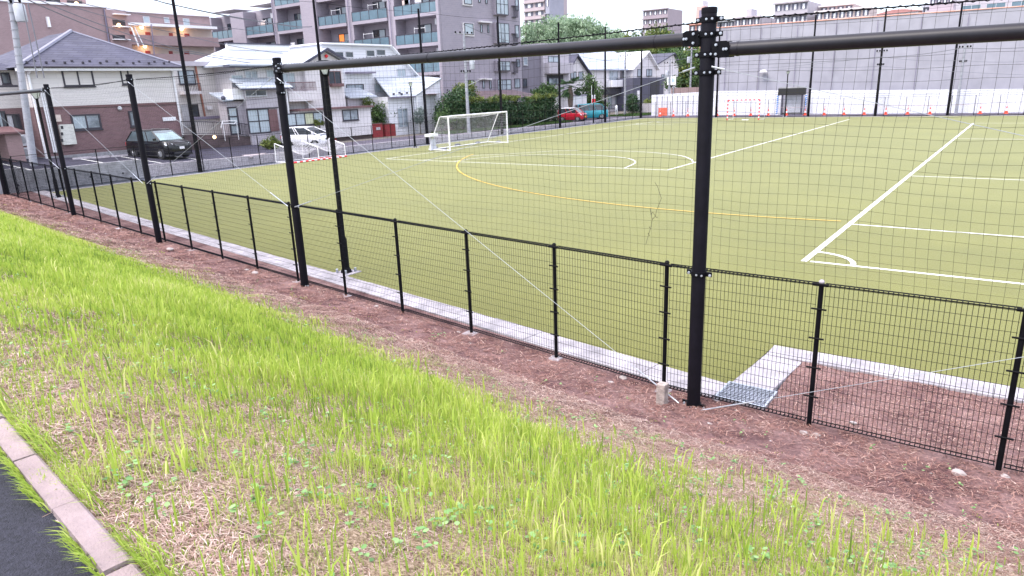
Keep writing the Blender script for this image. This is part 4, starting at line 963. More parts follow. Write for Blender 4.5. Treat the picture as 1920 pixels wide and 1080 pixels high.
# ---- house C: narrow cream building between A and B
XC = -53.5
C = Bld('cream_house', 'narrow cream house with a small railed balcony between the brick and porch houses', 'house', 'X', XC, (XC, 33, .6))
y0, z1 = C.uv(322, 124); y1, _ = C.uv(438, 130)
C.box('wall', M_cream, y0+.0, y1, .4, z1, -9, 0); C.box('fascia', M_stucco2, y0-.2, y1, z1, z1+.35, -9.2, .35)
C.win((336, 133, 364, 157), 2, [M_curt, M_glassw], M_frame); C.win((357, 197, 371, 218), 1, M_glassd, M_frame); C.win((343, 198, 356, 238), 1, M_framew, M_framew, sill=False)
bl = C.pbox('balcony', M_stucco, (336, 171, 368, 177), 0, .8); m = MB(); u0, u1, v0, v1 = C.rect(335, 158, 367, 171)
for k in range(12): u = u0+(u1-u0)*k/11; m.box(XC+.75, XC+.78, u-.015, u+.015, v0, v1)
m.box(XC+.74, XC+.80, u0, u1, v1, v1+.05); m.box(XC, XC+.80, u0-.03, u0, v1, v1+.05); m.build('railing', M_frame, bl)
gutter(C.root, [(XC+.1, C.uv(373, 140)[0], .6), (XC+.1, C.uv(366, 130)[0], z1)], mat('rust_pipe', (.33, .14, .10), .6), .08)
C.pbox('wall_box', M_white, (386, 199, 396, 206), 0, .2)
# ---- house B: cream house with pent roof bay, porch and balcony
XH = -50.5; ZB = 1.3
B = Bld('cream_porch_house', 'cream house with pale roofs, brown shutter and long porch window behind the white car', 'house', 'X', XH, (XH, 39, ZB))
u0, v1 = B.uv(440, 122); uM = B.uv(535, 180)[0]; uR = B.uv(640, 180)[0]; vE = B.uv(540, 121)[1]
B.box('main_wall', M_stucco, u0, uR, ZB-.6, vE, -8, 0)
g0 = B.uv(556, 120)[0]; g1 = B.uv(648, 120)[0]; gm = B.uv(603, 120)[0]; vg = B.uv(603, 95)[1]
B.box('gable_block', M_stucco, g0+.35, uR+.0, ZB-.6, vE, 0, .5)
m = MB(); m.prism([(XH+.5, g0+.3, vE), (XH+.5, g1-.3, vE), (XH+.5, gm, vg-.1)], (-6, 0, 0)); m.build('gable_wall', M_stucco, B.root)
m = MB()
for ya, yb in ((g0-.1, gm), (g1+.1, gm)): m.prism([(XH+.95, ya, vE-.1), (XH+.95, yb, vg), (XH+.95, yb, vg+.14), (XH+.95, ya, vE+.06)], (-7.5, 0, 0))
gr_ = m.build('gable_roof', M_lightroof, B.root)
m = MB()
for ya, yb in ((g0-.1, gm), (g1+.1, gm)): m.prism([(XH+.96, ya, vE-.15), (XH+.96, yb, vg-.02), (XH+.96, yb, vg+.18), (XH+.96, ya, vE+.09)], (.08, 0, 0))
m.build('barge_board', M_slate, gr_)
m = MB(); m.lathe((XH+.62, gm+.1, vg-.65), [(.01, 0), (.16, .12), (.16, .22), (.01, .34)], 10); m.build('gable_badge', M_red, B.root)
ya = B.uv(418, 122)[0]; yb = g0+1.0; vr = B.uv(470, 92)[1]
m = MB(); ht = vr+.35; m.add([(XH+.9, ya, vE-.05), (XH+.9, yb, vE-.05), (XH-3.0, yb, ht), (XH-3.0, ya+2.6, ht), (XH-7, yb, vE), (XH-7, ya, vE-.05)], [(0, 1, 2, 3), (3, 2, 4, 5), (5, 0, 3)]); o_ = m.build('roof', M_lightroof, B.root); o_.modifiers.new('s', 'SOLIDIFY').thickness = .13
B.box('roof_parapet', M_white, B.uv(458, 85)[0], B.uv(574, 85)[0], B.uv(515, 102)[1], B.uv(515, 80)[1], -2.6, -2.3)
B.box('parapet_cap', M_slate, B.uv(457, 80)[0], B.uv(577, 80)[0], B.uv(515, 80)[1], B.uv(515, 78)[1], -2.7, -2.2)
B.box('fascia', M_slate, ya, g0+.6, vE-.25, vE-.06, 0, .85)
B.win((460, 134, 481, 146), 2, M_glassw, M_framew); B.win((500, 132, 512, 144), 1, M_curt, M_framew); B.win((435, 142, 455, 162), 1, M_curt, M_framew)
B.win((530, 138, 552, 165), 2, M_curt, M_framew); B.win((609, 135, 631, 158), 2, M_glassd, M_brown, d=.5)
B.pbox('bay_sill', M_brown, (611, 157, 633, 163), .5, .9)
# projecting bay with pent roof
b0, b1 = B.uv(444, 200)[0], B.uv(520, 200)[0]; vb = B.uv(480, 167)[1]
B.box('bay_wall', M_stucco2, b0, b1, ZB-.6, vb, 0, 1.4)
m = MB(); m.prism([(XH+2.0, b0-.7, vb-.05), (XH+.0, b0-.3, vb+.75), (XH+.0, b0-.3, vb+.87), (XH+2.0, b0-.7, vb+.07)], (0, b1-b0+1.0, 0)); pr = m.build('pent_roof', M_lightroof, B.root)
m = MB(); m.tube((XH+2.0, b0-.7, vb-.03), (XH+2.0, b1+.3, vb-.03), .07, 6); m.build('gutter', M_slate, pr)
Bb = Bld.__new__(Bld); Bb.ax = 'X'; Bb.P = XH+1.4; Bb.root = B.root
Bb.win((460, 170, 498, 179), 2, M_glassd, M_framew); Bb.win((466, 206, 504, 248), 2, M_curt, M_frame, rows=2, sill=False, fw=.1); Bb.pbox('shutter', M_brown, (504, 205, 520, 246), .0, .12)
Bb.pbox('shutter_box', M_frame, (461, 202, 520, 204), 0, .15)
gutter(B.root, [(XH+1.5, b1-.05, ZB), (XH+1.5, b1-.05, vb)], r=.06)
# left lean-to with door
l0 = B.uv(408, 200)[0]; lv = B.uv(430, 190)[1]
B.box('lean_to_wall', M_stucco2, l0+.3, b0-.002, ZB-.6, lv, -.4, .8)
m = MB(); m.prism([(XH+1.2, l0-.2, lv), (XH-.6, l0-.2, lv+.6), (XH-.6, l0-.2, lv+.7), (XH+1.2, l0-.2, lv+.12)], (0, 3.0 if b0-l0 > 3 else b0-l0+.1, 0)); m.build('lean_to_roof', M_lightroof, B.root)
m = MB(); m.sphere((XH+1.1, l0-.1, lv+.25), .18, 8, 6); m.build('ridge_ornament', M_slate, B.root)
Bl = Bld.__new__(Bld); Bl.ax = 'X'; Bl.P = XH+.8; Bl.root = B.root
Bl.win((431, 203, 445, 250), 1, M_curt, M_frame, rows=3, sill=False, fw=.12)
# balconies
bp_ = B.pbox('balcony_parapet', M_stucco, (523, 172, 579, 190), .0, 1.3); m = MB(); q0, q1, w0, w1 = B.rect(522, 156, 576, 171)
for k in range(26): u = q0+(q1-q0)*k/25; m.box(XH+1.15, XH+1.18, u-.015, u+.015, w0, w1)
m.box(XH+1.12, XH+1.2, q0, q1, w1, w1+.06); m.build('railing', M_brown, bp_)
bp_ = B.pbox('side_balcony', M_white, (419, 167, 442, 190), .0, 1.2); m = MB(); q0, q1, w0, w1 = B.rect(420, 158, 440, 167)
for k in range(9): u = q0+(q1-q0)*k/8; m.box(XH+1.1, XH+1.13, u-.015, u+.015, w0, w1)
m.box(XH+1.08, XH+1.14, q0, q1, w1, w1+.05); m.build('railing', M_frame, bp_)
# ground-floor porch wing with long window
p0 = B.uv(532, 220)[0]; p1 = B.uv(668, 220)[0]; pv = B.uv(600, 205)[1]
B.box('porch_wall', M_stucco, p0, p1, ZB-.6, pv, .5, 2.0); B.box('porch_roof', M_brown, p0-.1, p1+.15, pv, pv+.14, .5, 2.35)
Bp = Bld.__new__(Bld); Bp.ax = 'X'; Bp.P = XH+2.0; Bp.root = B.root
Bp.win((537, 213, 604, 233), 4, [M_curt, M_curt, mat('yellowish_curtain', (.50, .52, .36), .6)], M_frame, fw=.08); Bp.win((643, 207, 670, 224), 2, M_glassw, M_frame, fw=.08)
e0 = B.uv(652, 200)[0]; e1 = B.uv(689, 200)[0]; ev = B.uv(665, 184)[1]
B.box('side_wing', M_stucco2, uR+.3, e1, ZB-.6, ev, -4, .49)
m = MB(); m.prism([(XH+1.0, uR+.1, ev-.02), (XH-2.2, uR+.1, ev+1.1), (XH-2.2, uR+.1, ev+1.2), (XH+1.0, uR+.1, ev+.1)], (0, e1-uR+.35, 0)); m.build('side_roof', M_lightroof, B.root)
aircon(B.root, XH+.5, B.uv(694, 196)[0]-.8, B.uv(694, 200)[1])
gutter(B.root, [(XH+.6, e1-.1, ZB), (XH+.6, e1-.1, ev)], r=.06)
# raised garden edge: brown ramp wall, railing, wall piers
t = empty('ramp_wall', (-47.2, 36, .4), 'dark brown sloping retaining wall with black handrail between the car park and the cream house', 'wall')
m = MB(); pA = (-50.3, onX(345, 260, -50.3)[0]); 
wl = [(345, 253, 270), (400, 253, 274), (450, 254, 279), (490, 259, 283), (512, 262, 284)]
Xw = -49.3; tp_ = []; bt_ = []
for px, a, b in wl:
    y, za = onX(px, a, Xw); tp_.append((Xw, y, za)); bt_.append((Xw, y, max(.2, onX(px, b, Xw)[1]-.6)))
m.prism(bt_+tp_[::-1], (-.25, 0, 0)); m.build('wall', M_brownwall, t)
m = MB(); hr = []
for (px, a, b) in wl: y, z = onX(px, a, Xw); hr.append(Vector((Xw-.12, y, z+.95)))
m.path(hr, .03, 6); m.path([h-Vector((0, 0, .85)) for h in hr], .02, 5)
L_ = len(hr)
for k in range(60):
    f = k/59*(L_-1); i_ = min(L_-2, int(f)); p = hr[i_].lerp(hr[i_+1], f-i_); m.tube(p, p-Vector((0, 0, .9)), .022 if k % 8 == 0 else .010, 4)
m.build('handrail', M_frame, t)
m = MB(); a0 = hr[0]; m.quad((-58, a0.y-1, 1.0), (Xw-.2, a0.y, 1.22), (Xw-.2, hr[-1].y, 1.22), (-58, hr[-1].y+14, 1.2)); 
tag(m.build('garden_ground', mat('garden_soil', (.22, .19, .19), .9, ns=2, na=.3)), kind='structure')
m = MB(); q = [RG(398, 267, .5), RG(500, 286, .5), RG(470, 295, .5), RG(360, 268, .5)]; m.quad(*[(a, b, gz(b)+.03) for a, b in q]); tag(m.build('paved_apron', mat('beige_paving', (.36, .31, .32), .85, ns=5)), kind='structure')
m = MB(); x, y = -48.45, onX(402, 257, -48.45)[0]; m.sphere((x, y, onX(402, 257, -48.45)[1]), .13, 8, 6)
tag(m.build('marker_lamp', em), 'small orange lit marker lamp on the dark brown wall', 'lamp')
# fence wall, laundry pole, between C and B
t = empty('garden_wall', (-51.9, 33.5, 1), 'cream panel garden wall with grey coping left of the cream porch house', 'wall')
y0, z1 = onX(362, 221, -52.3); y1, _ = onX(418, 218, -52.3)
m = MB(); m.box(-52.5, -52.3, y0, y1, .9, z1-.15); m.build('panel', M_cream, t); m = MB(); m.box(-52.6, -52.1, y0-.1, y1+.1, z1-.15, z1+.05); m.build('coping', M_lilacd, t)
t = empty('laundry_rack', (-49.3, 35, 1.3), 'white laundry rack standing on the raised garden left of the porch house', 'rack')
m = MB(); ra = [(-49.2, *onX(414, 240, -49.2)), (-49.2, *onX(417, 227, -49.2)), (-49.2, *onX(443, 226, -49.2)), (-49.2, *onX(440, 232, -49.2)), (-49.2, *onX(418, 231, -49.2))]; m.path(ra, .03, 5)
for r_ in (ra[1], ra[2]): m.tube(r_, (r_[0], r_[1], 1.2), .025, 5)
m.build('frame', M_white, t)
# red brick piers, white railing wall along the street
Xp = -48.7
def pier(px0, px1, py0, py1, lb):
    y0, z1 = onX(px0, py0, Xp); y1, _ = onX(px1, py0, Xp); z0 = gz(y0)-.05
    t = empty('brick_pier', (Xp, (y0+y1)/2, z0), lb, 'pier', 'red brick gate piers along the street')
    m = MB(); m.box(Xp-.5, Xp, y0, y1, z0, z1); m.build('pier', M_redbrick, t); m = MB(); m.box(Xp-.53, Xp+.03, y0-.03, y1+.03, z1, z1+.05); m.build('cap', M_brown, t); return t
pier(590, 600, 240, 268, 'red brick pier left of the white gate'); pier(617, 629, 241, 268, 'red brick pier between the white gate and the low railing wall')
pt_ = pier(698, 717, 233, 261, 'wide red brick pier with a pale name plate'); y, z = onX(709, 241, Xp); m = MB(); m.box(Xp, Xp+.03, y-.25, y+.25, z-.12, z+.12); m.build('name_plate', M_conc, pt_)
pier(722, 734, 233, 261, 'red brick pier behind the two right-hand piers'); pier(733.5, 741, 233, 261, 'narrow red brick pier with a white edge'); 
t = empty('entrance_gate', (Xp, 38, .4), 'white panel gate between two red brick piers', 'gate'); y0, z1 = onX(601, 243, Xp-.2); y1, _ = onX(616, 243, Xp-.2)
m = MB(); m.box(Xp-.25, Xp-.2, y0, y1, gz(y0)+.1, z1); m.build('leaf', M_white, t); m = MB()
for k in range(6): yy = y0+(y1-y0)*(k+.5)/6; m.box(Xp-.2, Xp-.17, yy-.02, yy+.02, gz(y0)+.2, z1-.1)
m.build('gate_bar', M_lilacd, t)
t = empty('railing_wall', (Xp, 42, .3), 'dark low wall topped by a white bar railing in front of the porch house', 'wall'); y0, z1 = onX(632, 252, Xp); y1, _ = onX(697, 247, Xp); z2 = onX(660, 237, Xp)[1]
m = MB(); m.box(Xp-.3, Xp-.05, y0, y1, .2, z1); m.build('wall', M_brownwall, t); m = MB()
for k in range(26): yy = y0+(y1-y0)*k/25; m.box(Xp-.2, Xp-.16, yy-.03, yy+.03, z1, z2)
m.box(Xp-.22, Xp-.14, y0, y1, z2, z2+.06); m.box(Xp-.22, Xp-.14, y0, y1, z1+.05, z1+.12); m.build('railing', M_white, t)
# ---- house D: white siding
XD = -52.0
D = Bld('white_siding_house', 'white siding house with small upper windows and a pale-roofed annex, left of the hedge', 'house', 'X', XD, (XD, 50, .4))
d0, _ = D.uv(610, 150); d1, _ = D.uv(736, 150); vt = D.uv(690, 112)[1]; vt0 = D.uv(690, 86)[1]
dR = D.uv(795, 160)[0]
m = MB(); ve_ = D.uv(770, 128)[1]
m.prism([(XD, d0, .2), (XD, dR, .2), (XD, dR, D.uv(795, 160)[1]), (XD, d1, vt0), (XD, d0, vt0)], (-9, 0, 0)); m.build('wall', M_siding, D.root)
m = MB(); m.prism([(XD+.4, d1-.1, vt0), (XD+.4, dR+.3, D.uv(795, 160)[1]-.25), (XD+.4, dR+.3, D.uv(795, 160)[1]-.1), (XD+.4, d1-.1, vt0+.14)], (-9.6, 0, 0)); m.prism([(XD+.4, d0-.2, vt0+.0), (XD+.4, d1, vt0+.0), (XD+.4, d1, vt0+.14), (XD+.4, d0-.2, vt0+.14)], (-9.6, 0, 0)); m.build('roof', M_white, D.root)
for px in ((629, 98, 643, 106), (648, 98, 661, 107), (687, 95, 701, 105), (706, 94, 721, 103)): D.win(px, 1, M_glassd, M_framew)
D.win((650, 159, 681, 174), 2, M_glassw, M_frame); D.win((702, 158, 725, 173), 1, M_curt, M_framew); D.win((745, 130, 760, 151), 2, M_curt, M_framew); D.win((705, 194, 724, 208), 1, M_curt, M_framew)
D.pbox('canopy', M_lilacd, (647, 135, 697, 138), 0, .6)
XD2 = -49.0; D2 = Bld.__new__(Bld); D2.ax = 'X'; D2.P = XD2; D2.root = D.root
a0_, _ = D2.uv(728, 200); a1_, _ = D2.uv(822, 200); av = D2.uv(765, 180)[1]; am = D2.uv(770, 180)[0]
D2.box('annex_wall', M_siding, a0_, am, .2, av, -3, 0)
m = MB(); m.prism([(XD2+.4, am, .2), (XD2+.4, a1_, .2), (XD2+.4, a1_, D2.uv(820, 147)[1]), (XD2+.4, am, av)], (-4, 0, 0)); m.build('annex_gable', M_siding, D.root)
m = MB(); rz_ = D2.uv(810, 147)[1]
m.add([(XD2+.6, a0_-.2, av), (XD2+.6, am, av), (XD2+.6, a1_+.1, rz_), (XD2-3, a1_+.1, rz_+.4), (XD2-3, a0_+1.4, rz_+.3)], [(0, 1, 2, 3, 4)]); o_ = m.build('annex_roof', M_lightroof, D.root); o_.modifiers.new('s', 'SOLIDIFY').thickness = .12
D2.box('gutter', M_lilacd, a0_-.2, am, av-.12, av-.0, .3, .6)
m = MB()
for px, py in ((733, 178), (744, 176), (748, 178), (758, 176)): y, z = D2.uv(px, py); m.box(XD2+.3, XD2+.45, y-.08, y+.08, z, z+.16)
m.build('snow_guard', M_frame, D.root)
D2.win((746, 204, 764, 238), 2, M_glassw, M_framew, sill=False); D2.win((776, 203, 784, 225), 1, M_curt, M_framew, d=.4); D2.win((809, 201, 813, 216), 1, M_glassd, M_framew, d=.4)
m = MB(); m.lathe((XD2+.7, *D2.uv(801, 178)), [(.02, 0), (.9, .04), (1.0, .07), (.02, .1)], 16); m.build('red_awning', M_brown, D.root)
for px in (768, 778): gutter(D.root, [(XD2+.5, D2.uv(px, 230)[0], .4), (XD2+.5, D2.uv(px, 230)[0], av)], M_white, .09)
# ---- apartment block E with balconies
XE, YE = -52.0, 58.6
E_ = Bld('balcony_apartment_block', 'large lilac-grey apartment block with rows of blue glass balconies and bay windows', 'building', 'Y', YE, (XE-16, YE, .3))
Lx = lambda px, py=60: E_.uv(px, py)[0]
F0 = [.1, 3.15, 6.18, 9.22, 12.27, 15.3]
xl, xm_, xt = Lx(384), Lx(508, 10), Lx(640, 5)
E_.box('wall', M_lilac, xl, XE-.002, .1, 12.27, -14, -1.7)
E_.box('upper_wall', M_lilac, xl+.5, XE-.002, 12.28, 15.6, -14, -1.72); E_.box('top_wall', M_lilac, Lx(508, 5), XE-.002, 15.61, 18.6, -14, -1.74)
E_.box('penthouse', M_lilac, Lx(600, 5), XE-.3, 18.6, 21.5, -13, -3)
piers_px = [(384, 398), (438, 463), (514, 522), (571, 600), (652, 663), (729, 742), (828, 831)]
for a, b in piers_px:
    x0 = Lx(a); x1 = Lx(b) if b < 831 else XE-.003; wide = b-a > 20
    E_.box('pier', M_lilac, x0, x1, .1, (15.4 if b < 500 else 18.4) if wide or a < 400 or a > 820 else F0[5]+1.0, -1.69, .25 if wide else -.05)
def balcony(xa, xb, fl, n=4, lit=None):
    z = F0[fl]; 
    bal = E_.box('balcony_slab', M_lilac, xa, xb, z-.22, z+.12, -1.68, .12)
    m = MB(); m.box(xa+.03, xb-.03, YE-.05, YE-.02, z+.16, z+1.12); m.build('glass_panel', M_railglass, w_parent(bal, E_.root))
    m = MB()
    for k in range(n+1):
        x = xa+.03+(xb-xa-.06)*k/n; m.box(x-.03, x+.03, YE-.08, YE-.052, z+.12, z+1.16)
    m.box(xa, xb, YE-.09, YE-.0, z+1.16, z+1.21); m.box(xa, xb, YE-.09, YE-.0, z+.12, z+.155); m.build('rail_frame', M_frame, w_parent(bal, E_.root))
    Ew = Bld.__new__(Bld); Ew.ax = 'Y'; Ew.P = YE+1.7; Ew.root = E_.root
    wdt = xb-xa; c = xa+wdt*rr.uniform(.4, .5)
    Ew.win(None, 2, [M_glassd, M_curt] if not lit else lit, M_frame, uvr=(c-.95, c+.95, z+.2, z+2.15), fw=.08, sill=False)
    if wdt > 4.2: Ew.win(None, 1, M_glassw, M_frame, uvr=(xb-1.1, xb-.5, z+.9, z+2.15), fw=.07, sill=False)
    if rr.random() < .6:
        m = MB(); x = xa+wdt*rr.uniform(.3, .6); m.tube((x-.8, YE+.5, z+1.75), (x+.8, YE+.5, z+1.75), .03, 5); m.tube((x-.8, YE+.5, z+1.2), (x-.8, YE+.5, z+1.9), .03, 5); m.tube((x+.8, YE+.5, z+1.2), (x+.8, YE+.5, z+1.9), .03, 5); m.build('clothes_rail', M_white, w_parent(bal, E_.root))
    if rr.random() < .4:
        m = MB(); x = xb-1.6; m.box(x, x+.8, YE+.9, YE+1.2, z+2.0, z+2.6); m.build('air_conditioner', MATS['aircon_casing'], w_parent(bal, E_.root))
bays = [(398, 438), (463, 514), (522, 571), (600, 652), (663, 729), (742, 828)]
warm = emis('lit_curtain', (1, .28, .06), .28)
for bi, (a, b) in enumerate(bays):
    for fl in range(0, 6):
        if bi < 2 and fl > 4: continue
        if bi == 0 and fl > 4: continue
        lit = [warm, M_curt] if (bi == 3 and fl == 3) else None
        balcony(Lx(a), Lx(b) if b < 828 else XE-.05, fl, 5 if b > 730 else 4, lit)
for k in range(9):
    fl_ = rr.choice([2, 3, 4]); b_ = bays[rr.randrange(1, 6)]; x = Lx(b_[0])+rr.uniform(1, 3); z = F0[fl_]
    m = MB(); m.box(x, x+rr.uniform(.5, 1.0), YE+.28, YE+.30, z+1.0, z+1.7); m.build('laundry', mat('laundry_'+str(k % 3), [(.5, .5, .55), (.35, .4, .5), (.55, .45, .42)][k % 3], .9), E_.root)
for x in (Lx(518), Lx(658), Lx(735)):
    m = MB(); m.tube((x, YE-.12, .3), (x, YE-.12, 18.3), .05, 6); m.build('drain_pipe', M_lilacd, E_.root)
# lower wing further left
xw0 = Lx(335, 90); bal_w = [(345, 378), (405, 438)]
E_.box('left_wing', M_lilacd, xw0, xl-.002, .1, 9.3, -12, -1.7); E_.box('wing_roof', M_lilac, xw0-.5, xl-.002, 9.31, 9.6, -12, .3)
balcony(Lx(342, 100), Lx(384, 100)-.1, 2, 5)
E_.box('pergola', M_white, Lx(395, 15), Lx(440, 15), 15.9, 16.0, -3, .2); E_.box('pergola', M_white, Lx(465, 8), Lx(508, 8), 15.9, 16.0, -3, .2)
# east face of the same block
yEnd = onX(976, 60, XE)[0]
Ee = Bld.__new__(Bld); Ee.ax = 'X'; Ee.P = XE; Ee.root = E_.root
Ee.box('east_wall', M_lilac, YE+1.75, yEnd, .1, 18.5, -14, 0); Ee.box('corner_wall', M_lilac, YE-.26, YE+1.749, .1, 18.4, -.35, 0)
for px in ((869, -8, 882, 7), (870, 45, 885, 64), (873, 95, 886, 112)):
    Ee.pbox('window_surround', M_stucco, (px[0]-3, px[1]-2, px[2]+2.5, px[3]+4), 0, .12); Ee.win(px, 1, M_curt, M_frame, d=.12, sill=False)
for px in ((897, -6, 900, 4), (910, -8, 913, 6), (901, 47, 903.5, 60), (914, 48, 916, 61), (905, 152, 908, 165), (918, 152, 920.5, 166)): Ee.win(px, 1, M_glassw, M_frame, sill=False, fw=.05)
for y_ in (40, 94, 147): Ee.pbox('canopy', M_stucco, (896, y_, 918, y_+3), 0, .4)
for px in ((925, -10, 946, 27), (926, 45, 948, 80), (928, 116, 950, 132), (928, 150, 952, 168)):
    Ee.win(px, 3, [M_curt, M_glassw], M_frame, d=.45, rows=2, sill=False); Ee.pbox('bay_box', M_lilac, (px[0]-2, px[1]-2, px[2]+2, px[3]+2), 0, .449)
for px in ((966, -8, 971, 19), (966, 48, 972, 70), (968, 112, 974, 125), (965, 148, 974, 164)):
    Ee.win(px, 1, M_glassw, M_frame, sill=False)
for py in (12, 64, 116):
    m = MB(); q0, q1, w0, w1 = Ee.rect(959, py, 967, py+20)
    for k in range(9): u = q0+(q1-q0)*k/8; m.box(XE+.30, XE+.33, u-.015, u+.015, w0, w1)
    m.box(XE, XE+.34, q0, q1, w1, w1+.05); m.box(XE, XE+.34, q0, q1, w0-.05, w0); m.build('window_railing', M_frame, E_.root)
Ee.win((876, 151, 888, 167), 2, [M_glassd, M_curt], M_frame, sill=False)
# ---- house F: brown tiled hip roof behind the hedge
XF = -47.5
f0 = onX(884, 180, XF)[0]; f1 = onX(1016, 180, XF)[0]; fz = onX(950, 184, XF)[1]
t = empty('hedge_house', (XF-2, (f0+f1)/2, .3), 'single-storey house with a brown tiled hip roof behind the ivy hedge', 'house')
m = MB(); m.box(XF-4, XF-.4, f0+.5, f1-.5, .3, fz); m.build('wall', M_stucco2, t)
m = MB(); rzz = onX(940, 169, XF-2.2)[1]; hiproof(m, XF-4.4, XF, f0-.2, f1+.2, fz, 0, (XF-2.2, f0+1.2, rzz), (XF-2.3, f1-2.6, rzz)); m.build('roof', M_brownroof, t)
# ---- house G: grey flat-roofed block
XG = -53.0
G_ = Bld('grey_flat_house', 'grey flat-roofed two-tone house beside the lilac apartment block', 'house', 'X', XG, (XG, 78, .2))
a, za = G_.uv(980, 82); b_, zb = G_.uv(1017, 80); c_, zc = G_.uv(1066, 82)
G_.box('dark_wall', mat('grey_render', (.17, .155, .19), .8, 0, 1, .1), a, b_, .1, za-.1, -10, -.3); G_.box('light_wall', M_stucco2, b_+.002, c_, .1, zb-.05, -10, 0)
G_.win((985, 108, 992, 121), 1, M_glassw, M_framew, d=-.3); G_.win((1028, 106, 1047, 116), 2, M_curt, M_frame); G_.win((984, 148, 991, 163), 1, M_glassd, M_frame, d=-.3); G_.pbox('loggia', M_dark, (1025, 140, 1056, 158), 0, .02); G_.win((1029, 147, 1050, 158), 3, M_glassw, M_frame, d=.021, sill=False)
G_.pbox('balcony_band', M_stucco2, (1020, 118, 1066, 138), 0, .8)
# ---- houses H: white gabled houses on the far side street
def gable_house(name, lb, X, px0, px1, pyE, pxm, pyR, z0, wall, roof, dep=8, wins=(), flat=False):
    H_ = Bld(name, lb, 'house', 'X', X, (X, H_mid(px0, px1, X), z0), 'gabled houses beyond the street')
    y0, ze = H_.uv(px0, pyE); y1, _ = H_.uv(px1, pyE); ym, zr = H_.uv(pxm, pyR)
    m = MB(); m.prism([(X, y0, z0), (X, y1, z0), (X, y1, ze), (X, ym, zr), (X, y0, ze)], (-dep, 0, 0)); m.build('wall', wall, H_.root)
    m = MB()
    for ya, sg in ((y0, -1), (y1, 1)):
        sl = (zr-ze)/abs(ym-ya); yy = ya+sg*.5
        m.prism([(X+.5, yy, ze-sl*.5), (X+.5, ym, zr), (X+.5, ym, zr+.2), (X+.5, yy, ze-sl*.5+.2)], (-dep-1, 0, 0))
    m.build('roof', roof, H_.root)
    for w in wins: H_.win(w, 2 if w[2]-w[0] > 7 else 1, M_glassw, M_frame)
    return H_
def H_mid(a, b, X): return (onX(a, 120, X)[0]+onX(b, 120, X)[0])/2
gable_house('gabled_house', 'white gabled house with dark roof edges just right of the grey flat house', -54.5, 1062, 1102, 138, 1079, 104, .1, M_stucco, M_slate, 8, ((1070, 135, 1080, 147), (1085, 135, 1093, 149)))
# long house with balcony (side-on roof) and its gable
XH2 = -55.0
Hh_ = Bld('balcony_house', 'white house with a pale roof, first-floor balcony and tall gable above the teal van', 'house', 'X', XH2, (XH2, 105, .1), 'gabled houses beyond the street')
y0, ze = Hh_.uv(1100, 131); y1, _ = Hh_.uv(1190, 131); zr = Hh_.uv(1150, 100)[1]
Hh_.box('wall', M_stucco, y0, y1, .1, ze, -8, 0)
m = MB(); m.prism([(XH2+.5, y0-.5, ze-.1), (XH2-4, y0-.5, zr+.5), (XH2-4, y0-.5, zr+.65), (XH2+.5, y0-.5, ze+.05)], (0, y1-y0+1, 0)); m.build('roof', mat('pale_sheet_roof', (.34, .38, .47), .5), Hh_.root)
Hh_.pbox('balcony', M_white, (1135, 150, 1186, 163), 0, 1.2); Hh_.win((1142, 133, 1158, 150), 2, M_glassw, M_framew); Hh_.win((1162, 132, 1172, 150), 1, M_glassd, M_framew)
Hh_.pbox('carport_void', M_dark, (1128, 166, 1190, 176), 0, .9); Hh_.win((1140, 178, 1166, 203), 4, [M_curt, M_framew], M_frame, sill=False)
gable_house('gabled_house', 'tall white gabled house right of the balcony house, with a dark lower block', -54.0, 1186, 1230, 128, 1213, 98, .1, M_stucco, M_white, 9, ((1195, 130, 1201, 143), (1212, 130, 1222, 142)))
t = empty('dark_house_block', (-52, 120, .1), 'charcoal boxy house front below the tall white gable', 'house'); y0, z1 = onX(1187, 146, -52); y1, _ = onX(1245, 146, -52)
m = MB(); m.box(-58, -52, y0, y1, .1, z1); m.build('wall', mat('charcoal_render', (.075, .075, .11), .8), t)
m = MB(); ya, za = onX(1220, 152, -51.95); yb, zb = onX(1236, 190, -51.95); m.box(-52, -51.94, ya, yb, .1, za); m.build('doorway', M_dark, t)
m = MB(); ya, za = onX(1195, 170, -51.95); yb, zb = onX(1199, 188, -51.95); m.box(-52, -51.93, ya, yb, zb, za); m.build('narrow_window', M_white, t)
gable_house('gabled_house', 'white gabled house with dark roof edges behind the utility poles', -58.0, 1228, 1272, 122, 1262, 101, .1, M_stucco, M_slate, 10, ((1240, 140, 1248, 150),))
gable_house('gabled_house', 'brown and yellow gabled house partly hidden by the corner support pole', -66.0, 1271, 1325, 124, 1290, 112, .1, mat('ochre_render', (.40, .27, .16), .8), M_slate, 10, ((1282, 128, 1289, 135), (1300, 126, 1318, 133)))
# brown plank wall and white concrete garden wall
t = empty('plank_wall', (-46, 112, .1), 'brown plank retaining wall behind the left end of the white hoarding', 'wall')
xa, z1 = onY(1258, 165, 97); xb, _ = onY(1330, 165, 97); m = MB(); m.box(xa, xb, 97, 97.2, .1, z1); m.build('wall', mat('plank_brown', (.26, .19, .19), .8, 0, 3, .2, streak=(4, 4, .3)), t)
t = empty('garden_wall', (-47, 78, .2), 'pale rendered garden wall behind the palm tree and the red car', 'wall')
y0, z1 = onX(1042, 182, -47.3); y1, _ = onX(1100, 178, -47.3); m = MB(); m.box(-47.6, -47.3, y0, y1, .0, z1); m.build('wall', M_stucco, t); m = MB(); m.box(-47.7, -47.2, y0, y1, z1, z1+.1); m.build('coping', M_lilacd, t)
